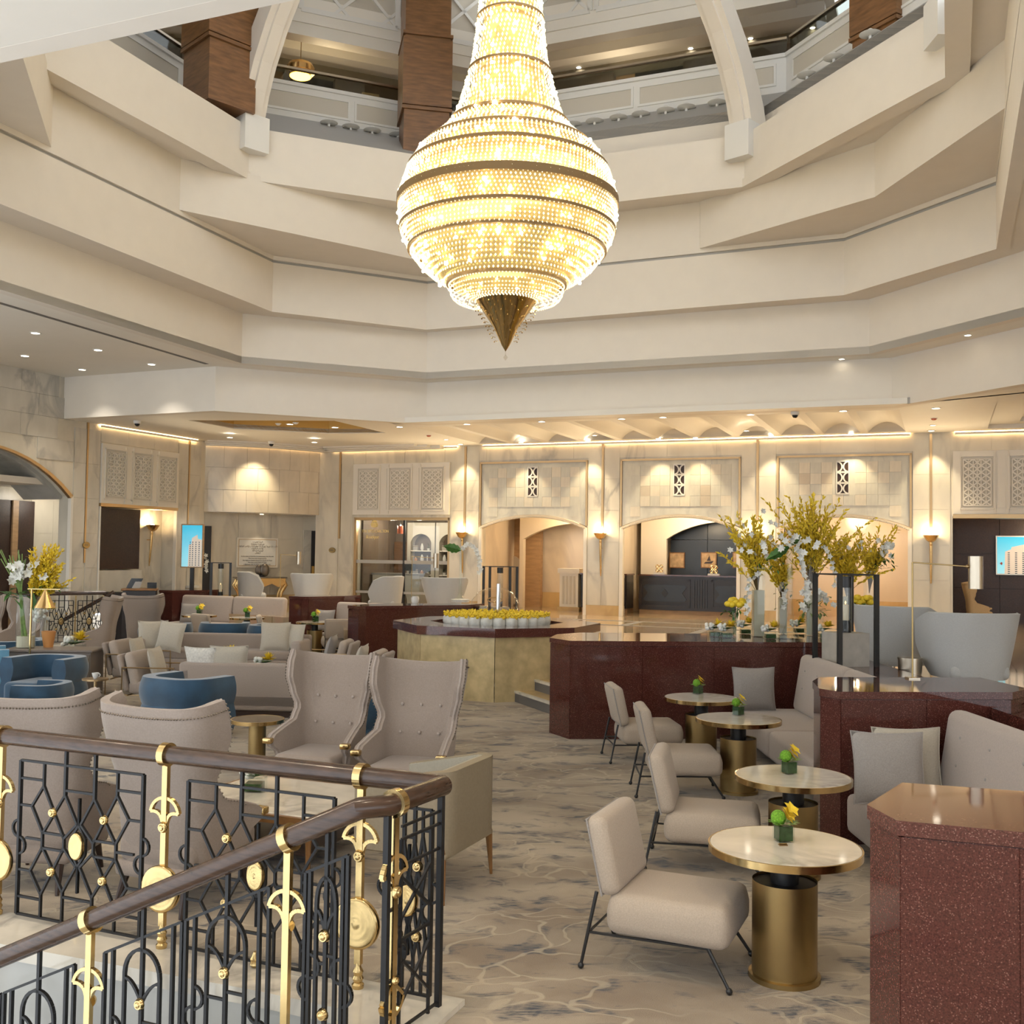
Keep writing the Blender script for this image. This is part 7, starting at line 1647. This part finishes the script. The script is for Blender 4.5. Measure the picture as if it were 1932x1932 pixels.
B().tube([(0, 0, .02), (0, 0, ph)], .014, 8).build('pole', 'brass', o, 40); B().tube([(-.06, 0, ph), (.42, 0, ph)], .010, 6).build('arm', 'brass', o); B().lathe([(.015, 0), (.15, -.26), (.143, -.26), (.01, -.02)], 24, T(.2, 0, ph-.01)).build('cone_shade', 'gold', o, 30); B().lathe([(.16, 0), (.16, .02)], 24).build('base', 'brass', o); B().ball((.2, 0, ph-.2), .04, 8, 5).build('bulb', 'lamp_lens_soft', o)
p = az(91, 1221, cz); o = thing('candle_cup', 'orange conical candle cup on the grey console', 'cup', (p.x, p.y, cz)); B().lathe([(.07, 0), (.11, .25), (.1, .25), (.06, .02)], 22).build('cup', 'orange_cup', o, 40); B().lathe([(.002, .2), (.098, .2)], 22).build('wax', 'wax', o)
p = az(82, 1216, cz); v = thing('glass_vase', 'slim glass of yellow and white blooms behind the orange candle cup', 'flower vase', (p.x, p.y, cz)); B().lathe([(.055, 0), (.06, .42)], 16, cap=False).build('vase', 'glass', v, 40); b = B(); rg = random.Random(4)
for k in range(90):
    a, e = rg.uniform(0, 2*PI), rg.uniform(-.2, 1.4); b.leafq((.08, 0, .58), (math.cos(a)*math.cos(e), math.sin(a)*math.cos(e), math.sin(e)), (0, 0, 1), rg.uniform(.09, .15), .04)
b.build('yellow_bloom', 'petal_yellow', v); b = B()
for k in range(26): b.ball((-.08+rg.gauss(0, .05), rg.gauss(0, .05), .47+rg.gauss(0, .05)), .035, 6, 4)
b.build('white_bloom', 'petal_white', v, 60)
o = thing('flower_stand', 'low timber table with flowers beyond the grey console', 'table', (-7.6, 18.6, 0)); B().box(-.3, .3, -.25, .25, .34, .38).build('top', 'wood_leg', o)
for sx in (-1, 1):
    for sy in (-1, 1): B().tube([(sx*.26, sy*.2, .34), (sx*.26, sy*.2, 0)], .018, 6).build('leg', 'wood_leg', o)
yellow_posy((-7.6, 18.55, .38), 'posy of white and yellow blooms on the low timber table at left', sc=1.9, seed=77)
# ================================================================ SHOP, RECEPTION, SCREENS, SIGNS, GALLERY FURNITURE
def screen(M, w, h, label, stand=None, frame='steel_champagne'):
    o = thing('display_screen', label, 'screen', (0, 0, 0)); o.matrix_world = M
    B().box(-w/2-.03, w/2+.03, -.03, .05, -h/2-.03, h/2+.03).build('frame', frame, o); B().box(-w/2, w/2, -.036, -.028, -h/2, h/2).build('screen_panel', 'screen_sky', o)
    def poly(pts, mat, dy, nm): B().slab([(x*w/2, z*h/2) for x, z in pts], .002, T(0, dy, 0)).build(nm, mat, o)
    return o, poly
# portrait screen by the left wall
p = ay(363, 1030, 28.2); M = T(p.x, p.y, p.z) @ RZ(math.radians(-8)); o, poly = screen(M, .56, 1.10, 'portrait screen showing a pale tower under blue sky on a stand', frame='wood_tan')
poly([(-.35, -1), (-.3, .05), (-.05, .1), (0, .38), (.55, .55), (.6, .35), (1, .3), (1, -1)], 'screen_tower', -.040, 'tower_image')
wv = B()
for c in (-.15, .1, .42, .75):
    for k in range(12): wv.box((c-.05)*.28, (c+.05)*.28, -.044, -.042, (-.95+k*.1)*.55, (-.95+k*.1+.055)*.55)
wv.build('window_image', 'screen_window', o, kind='stuff'); B().box(-.05, .05, .0, .06, -(p.z-LZ), -.5).build('stand', 'black_metal', o); B().box(-.25, .25, -.15, .2, -(p.z-LZ), -(p.z-LZ)+.03).build('stand_foot', 'black_metal', o)
# wall screen in the right-hand lounge
s0_, z1_ = wC(1881, 1013, -2.82); s1_, z0_ = s0_+1.7, wC(1881, 1082, -2.82)[1]; M = MC @ T((s0_+s1_)/2, 2.80, (z0_+z1_)/2); o, poly = screen(M, s1_-s0_, z1_-z0_, 'wall screen showing a pale hotel tower under turquoise sky')
poly([(-.80, -1), (-.78, .2), (-.62, .32), (-.60, .45), (-.20, .62), (-.05, .55), (.0, .3), (.1, -1)], 'screen_tower', -.040, 'tower_image'); poly([(-.02, .1), (.25, .2), (.3, -1), (.1, -1)], 'screen_tower_glass', -.042, 'glass_wing_image')
wv = B()
for c in (-.68, -.48, -.28):
    for k in range(11): wv.box((c-.03)*.85, (c+.03)*.85, -.046, -.044, (-.95+k*.105)*.5, (-.95+k*.105+.05)*.5)
wv.build('window_image', 'screen_window', o, kind='stuff'); poly([(-.93, -.45), (-.88, -.36), (-.85, -.42), (-.87, -.55)], 'redish', -.044, 'flag_image')
# oval bronze wall badges
for M, s, z, lb in ((ML, 4.05, 2.33, 'oval bronze wall badge left of the dark opening'), (MC, .22, 2.30, 'oval bronze wall badge left of the shop window')):
    o = thing('wall_badge', lb, 'sign', M @ Vector((s, -.045, z)), math.atan2(M[1][0], M[0][0])); B().lathe([(.002, -.02), (.1, -.02), (.11, -.01), (.11, .02)], 24, Matrix.Diagonal((1, 1, .72, 1)) @ RX(-PI/2)).build('plate', 'brass_satin', o, 30); B().box(-.05, .05, -.005 if M is MC else -.005, .005, -.012, .012, T(0, -.021 if M is MC else .021, 0)).build('engraving', 'bronze', o)
# cream lounge seating
def recolour(root, mats):
    for c in root.children:
        me = c.data.copy(); me.materials.clear(); me.materials.append(MATS[mats.get(c.name.split('.')[0], mats['*'])]); c.data = me
p = CF(17.95, -1.3, LZ); w1 = dup(wg, p, face(1, -.25), 'cream wing chair in profile in the right-hand lounge', sc=.82); recolour(w1, {'*': 'fabric_cream', 'leg': 'wood_leg_dark', 'nailheads': 'brass_dark', 'arm_cap': 'fabric_cream'})
p = CF(19.75, -2.1, LZ); w2 = dup(wg, p, face(-.35, -.93), 'cream wing chair facing the camera under the wall screen', sc=.85); recolour(w2, {'*': 'fabric_cream', 'leg': 'wood_leg_dark', 'nailheads': 'brass_dark', 'arm_cap': 'fabric_cream'})
p = CF(19.6, -1.15, LZ); o = thing('lounge_table', 'dark round table with flowers in the right-hand lounge', 'table', p); B().lathe([(.002, .46), (.5, .46), (.5, .50), (.002, .50)], 28).build('table_top', 'wood_dark', o, 30); B().lathe([(.06, .02), (.06, .46)], 12).build('stem', 'wood_dark', o); B().lathe([(.28, 0), (.28, .03)], 20).build('foot', 'wood_dark', o)
yellow_posy(p+Vector((.05, 0, .50)), 'glass bowl of white and yellow blooms on the dark lounge table', sc=1.7, seed=88)
# ---- reception desk with carved panels
def desk(s0, s1, label, npan):
    o = thing('reception_desk', label, 'desk', CF((s0+s1)/2, -1.5, LZ), math.atan2(CE_.y, CE_.x)); w = s1-s0
    B().box(-w/2, w/2, 0, .7, .12, 1.06).build('carcass', 'desk_dark', o); B().box(-w/2, w/2, .06, .7, 0, .12).build('plinth', 'wood_tan', o); B().box(-w/2-.02, w/2+.02, -.06, .74, 1.06, 1.10).build('counter', 'granite_top', o)
    pw_ = (w-.5*(npan-1))/npan
    for k in range(npan):
        x0 = -w/2+k*(pw_+.5)+.04; x1 = x0+pw_-.08; f = B()
        for a, c, e, g in ((x0, x1, .2, .26), (x0, x1, .92, .98), (x0, x0+.06, .2, .98), (x1-.06, x1, .2, .98)): f.box(a, c, -.035, 0, e, g)
        pf = f.build('panel_frame', 'desk_dark', o); m = B(); m.slab([(x0+.16, .36), (x1-.16, .36), (x1-.1, .42), (x1-.22, .59), (x1-.1, .76), (x1-.16, .82), (x0+.16, .82), (x0+.1, .76), (x0+.22, .59), (x0+.1, .42)], .03, T(0, -.03, 0)); m.build('carved_field', 'leather_blue', pf)
        xm = (x0+x1)/2; d = B(); d.slab([(xm-.1, .59), (xm, .47), (xm+.1, .59), (xm, .71)], .03, T(0, -.05, 0)); d.build('diamond', 'desk_dark', pf)
        if k < npan-1:
            for q in range(6): B().box(x1+.08+q*.07, x1+.12+q*.07, -.03, 0, .2, .98).build('flute', 'desk_dark', o)
    return o
desk(9.25, 12.75, 'dark carved reception desk with fluted centre in the second arch', 2); desk(7.55, 8.9, 'end of a dark carved desk seen in the first arch', 1)
o = thing('stone_pedestal', 'fluted stone pedestal at the desk end in the first arch', 'pedestal', CF(7.18, -1.5, LZ), math.atan2(CE_.y, CE_.x)); B().box(-.28, .28, 0, .6, .1, 1.08).build('shaft', 'panel_white', o); B().box(-.33, .33, -.05, .65, 1.08, 1.22).build('cap', 'panel_white', o); B().box(-.33, .33, -.05, .65, 0, .12).build('base', 'marble_yellow', o)
for q in range(4): B().box(-.2+q*.11, -.14+q*.11, -.02, 0, .2, 1.0).build('flute', 'panel_shadow', o)
for px, lb in ((1243, 'gilt openwork ornament with figure at the left of the reception counter'), (1346, 'gilt openwork ornament on a white base on the reception counter')):
    s = wC(px, 1085, -1.6)[0]; o = thing('counter_ornament', lb, 'ornament', CF(s, -1.65, LZ+1.10), math.atan2(CE_.y, CE_.x)); B().box(-.16, .16, -.06, .06, 0, .05).build('base', 'ceramic_white', o); b = B()
    for x in (-.055, .055):
        for z in (.11, .22): b.tube([(x+.045*math.cos(2*PI*i/10), 0, z+.045*math.sin(2*PI*i/10)) for i in range(10)], .012, 5, closed=True)
    b.bar((-.09, 0, .06), (.09, 0, .27), .02, .02); b.bar((.09, 0, .06), (-.09, 0, .27), .02, .02); b.build('openwork', 'brass', o)
for k, (px, lb) in enumerate(((1278, 'square sepia picture on the dark wall, left of the reception pair'), (1338, 'square sepia sketch of a dhow on the dark wall behind reception'), (1398, 'partly hidden sepia picture at the right of the reception wall'))):
    s, z = wC(px, 1057, -3.3); o = thing('wall_picture', lb, 'picture', CF(s, -3.27, z), math.atan2(CE_.y, CE_.x)); B().box(-.23, .23, -.03, .02, -.23, .23).build('board', 'wood_leg', o); B().box(-.2, .2, -.035, -.028, -.2, .2).build('picture_face', 'paper_sketch', o)
    if k == 1: b = B(); b.slab([(-.14, -.1), (.08, -.1), (.15, -.02), (-.1, -.05)], .003, T(0, -.038, 0)); b.slab([(-.06, -.02), (.06, -.02), (.02, .14)], .003, T(0, -.038, 0)); b.build('boat_print', 'wood_leg_dark', o)
# ---- glass-fronted shop
sh = thing('glass_shopfront', 'glass shop front with gilt lettering below the carved panels', 'shop front', (0, 0, 0))
fr = B()
for a, c, e, f in ((.93, 1.0, LZ, 3.28), (4.01, 4.08, LZ, 3.28), (.93, 4.08, 3.2, 3.28)): fr.box(a, c, .02, .14, e, f, MC)
fr.build('outer_frame', 'gold_trim', sh)
for a, c in ((1.0, 2.02), (2.02, 2.58), (2.58, 4.01)): B().box(a+.01, c-.01, .07, .085, LZ, 3.2, MC).build('glass_pane', 'glass_shop', sh)
B().box(1.0, 4.01, .06, .10, 1.93, 2.03, MC).build('transom', 'ledge_grey', sh); B().box(2.55, 2.61, .06, .12, LZ, 3.2, MC).build('mullion', 'black_metal', sh)
B().box(1.0, 4.01, .06, .10, 1.05, 1.12, MC).build('lower_rail', 'ledge_grey', sh)
text('THE RITZ-CARLTON', .115, MC @ T(1.62, .055, 2.84), 'gold_letter', sh, sx=.86); text('Boutique', .15, MC @ T(1.52, .055, 2.66), 'gold_letter', sh, shear=.35, sx=.8)
em = B(); em.slab([(1.50, 3.0), (1.68, 3.0), (1.71, 3.06), (1.69, 3.12), (1.49, 3.12), (1.47, 3.06)], .01, MC @ T(0, .05, 0))
for x in (1.53, 1.59, 1.65): em.ball((x, .052, 3.15), .028, 8, 4, (1, .4, 1.2), MC)
em.ball((1.59, .05, 3.20), .05, 10, 6, (1, .3, .9), MC); em.ball((1.59, .05, 3.05), .06, 10, 6, (1.2, .3, 1.1), MC); em.build('crest', 'gold_letter', sh)
bk = B(); bk.box(.93, 4.08, 2.5, 2.6, LZ, 3.5, MC); bk.box(.93, .99, .45, 2.5, LZ, 3.5, MC); bk.box(4.02, 4.08, .45, 2.5, LZ, 3.5, MC); si = struct('wall_shop', bk, 'wall_brown'); B().box(.93, 4.08, .45, 2.5, 3.3, 3.4, MC).build('shop_ceiling', 'wall_brown', si)
B().box(1.02, 1.6, 2.35, 2.5, LZ, 2.6, MC).build('timber_panelling', 'wood_column', si)
for c in (2.05, 3.05, 3.85):
    a_ = archpts(c, .36, 2.35, 2.85, 12); B().slab([(c-.48, LZ), (c-.36, LZ)]+a_+[(c+.36, LZ), (c+.48, LZ), (c+.48, 3.2), (c-.48, 3.2)], .3, MC @ T(0, 2.18, 0)).build('arched_shelf_unit', 'panel_shadow', si)
    for z in (1.55, 1.95, 2.3): B().box(c-.36, c+.36, 2.2, 2.5, z, z+.035, MC).build('shelf', 'panel_white', si)
rg = random.Random(31); kinds = (('shop_box', 'concrete_block'), ('shop_vase', 'ceramic_white'), ('shop_book', 'wood_leg'), ('shop_candle', 'orange_cup'), ('shop_plant', 'leaf'))
pos_w = ('left', 'middle', 'right'); lev = ('lowest', 'middle', 'top'); cols = {'shop_box': 'grey gift box', 'shop_vase': 'white vase', 'shop_book': 'brown book', 'shop_candle': 'orange candle jar', 'shop_plant': 'small green plant'}
for ci, c in enumerate((2.05, 3.05, 3.85)):
    for zi, z in enumerate((1.585, 1.985, 2.335)):
        ks = rg.sample(range(5), 3)
        for q, ki in enumerate(ks):
            nm, mt = kinds[ki]; x = c-.22+q*.22; M = MC @ T(x, 2.28, z); o = thing(nm, '%s on the %s shelf of the %s arched unit inside the shop' % (cols[nm], lev[zi], pos_w[ci]), 'shop goods', (0, 0, 0)); o.matrix_world = M
            if nm == 'shop_box': B().rbox((0, 0, .08), (.15, .1, .16), .008, 1).build('box', mt, o); B().box(-.077, .077, -.055, .055, .12, .13).build('ribbon', 'gold', o)
            elif nm == 'shop_vase': B().lathe([(.03, 0), (.06, .06), (.05, .14), (.025, .2), (.03, .22)], 14).build('body', mt, o, 50); B().lathe([(.026, .218), (.034, .218), (.034, .225)], 14).build('lip', 'gold', o)
            elif nm == 'shop_book': B().box(-.02, .02, -.07, .07, 0, .2).build('cover', mt, o); B().box(-.015, .015, -.072, .06, .006, .194).build('pages', 'ceramic_white', o)
            elif nm == 'shop_candle': B().lathe([(.05, 0), (.05, .1), (.045, .1)], 14).build('jar', mt, o, 40); B().octa((0, 0, .115), .01, h=.018).build('flame', 'flame_candle', o)
            else: B().lathe([(.04, 0), (.055, .07)], 12).build('pot', 'ceramic_white', o); foliage(o, (0, 0, .13), (.09, .09, .08), 16, ci*9+zi*3+q, .08)
o = thing('shop_counter', 'white shop counter with dark arched front behind the glass', 'counter', CF(1.75, -.95, LZ), math.atan2(CE_.y, CE_.x)); B().box(-.7, .9, 0, .6, 0, .92).build('body', 'panel_white', o); B().box(-.72, .92, -.03, .62, .92, .98).build('glass_top', 'ledge_grey', o); B().slab([(-.3, .02)]+[(.1+.4*math.cos(PI-PI*i/12), .1+.5*math.sin(PI*i/12)) for i in range(13)]+[(.5, .02)], .02, T(0, -.02, 0)).build('arched_front', 'wall_brown', o)
o = thing('shop_monitor', 'dark monitor on the shop counter', 'monitor', CF(2.2, -1.2, LZ+.98), math.atan2(CE_.y, CE_.x)); B().box(-.18, .18, -.02, .02, .08, .34).build('panel', 'screen_dark', o); B().box(-.02, .02, -.02, .02, 0, .1).build('stand', 'black_metal', o)
o = thing('shop_lamp', 'glowing red-orange glass lamp hanging inside the shop', 'lamp', CF(1.86, -1.2, 2.95)); B().lathe([(.1, -.12), (.1, .12)], 16).build('shade', 'redish', o, 30); B().ball((0, 0, .13), .025, 8, 5).build('bulb', 'lamp_lens', o); B().tube([(0, 0, .13), (0, 0, .36)], .006).build('cable', 'black_metal', o)
for s in (1.6, 2.5, 3.5): light('shop_light', 'POINT', CF(s, -1.2, 3.1), 32, (1, .85, .65), .1)
# ---- gallery furniture seen through the glass balustrade
p = ay(600, 178, 25.0); o = thing('gallery_table', 'dark rectangular table in the upper gallery', 'table', (p.x, p.y, 12.2), math.radians(20)); B().box(-.8, .8, -.35, .35, p.z-12.2-.12, p.z-12.2).build('table_top', 'desk_dark', o)
for sx in (-1, 1):
    for sy in (-1, 1): B().box(sx*.7-.03, sx*.7+.03, sy*.28-.03, sy*.28+.03, 0, p.z-12.2-.1).build('leg', 'desk_dark', o)
p = ay(702, 190, 25.3); o = thing('gallery_chair', 'cream chair back in the upper gallery beside the timber column', 'chair', (p.x, p.y, 12.2), math.radians(20)); hz = p.z-12.2+.25
B().shell(lambda u, v: ((u-.5)*.46*(1-.1*v), .1+.12*v, hz-.65+.65*v), lambda u, v: ((u-.5)*.46*(1-.1*v), .04+.12*v, hz-.65+.65*v), 6, 6).build('backrest', 'fabric_cream', o, 50); B().rbox((0, -.15, hz-.68), (.46, .46, .1), .03, 2).build('seat', 'fabric_cream', o, 50)
for sx in (-1, 1):
    for sy in (-1, 1): B().tube([(sx*.18, -.15+sy*.18, hz-.72), (sx*.2, -.15+sy*.2, 0)], .018, 6).build('leg', 'wood_leg_dark', o)
b = B()
for i in range(5):
    M, ln = sideM(RG[i]+.25, i); b.box(-ln/2-.6, ln/2+.6, 0, 3.6, 12.05, 12.2, M)
struct('floor_gallery', b, 'wood_tan')
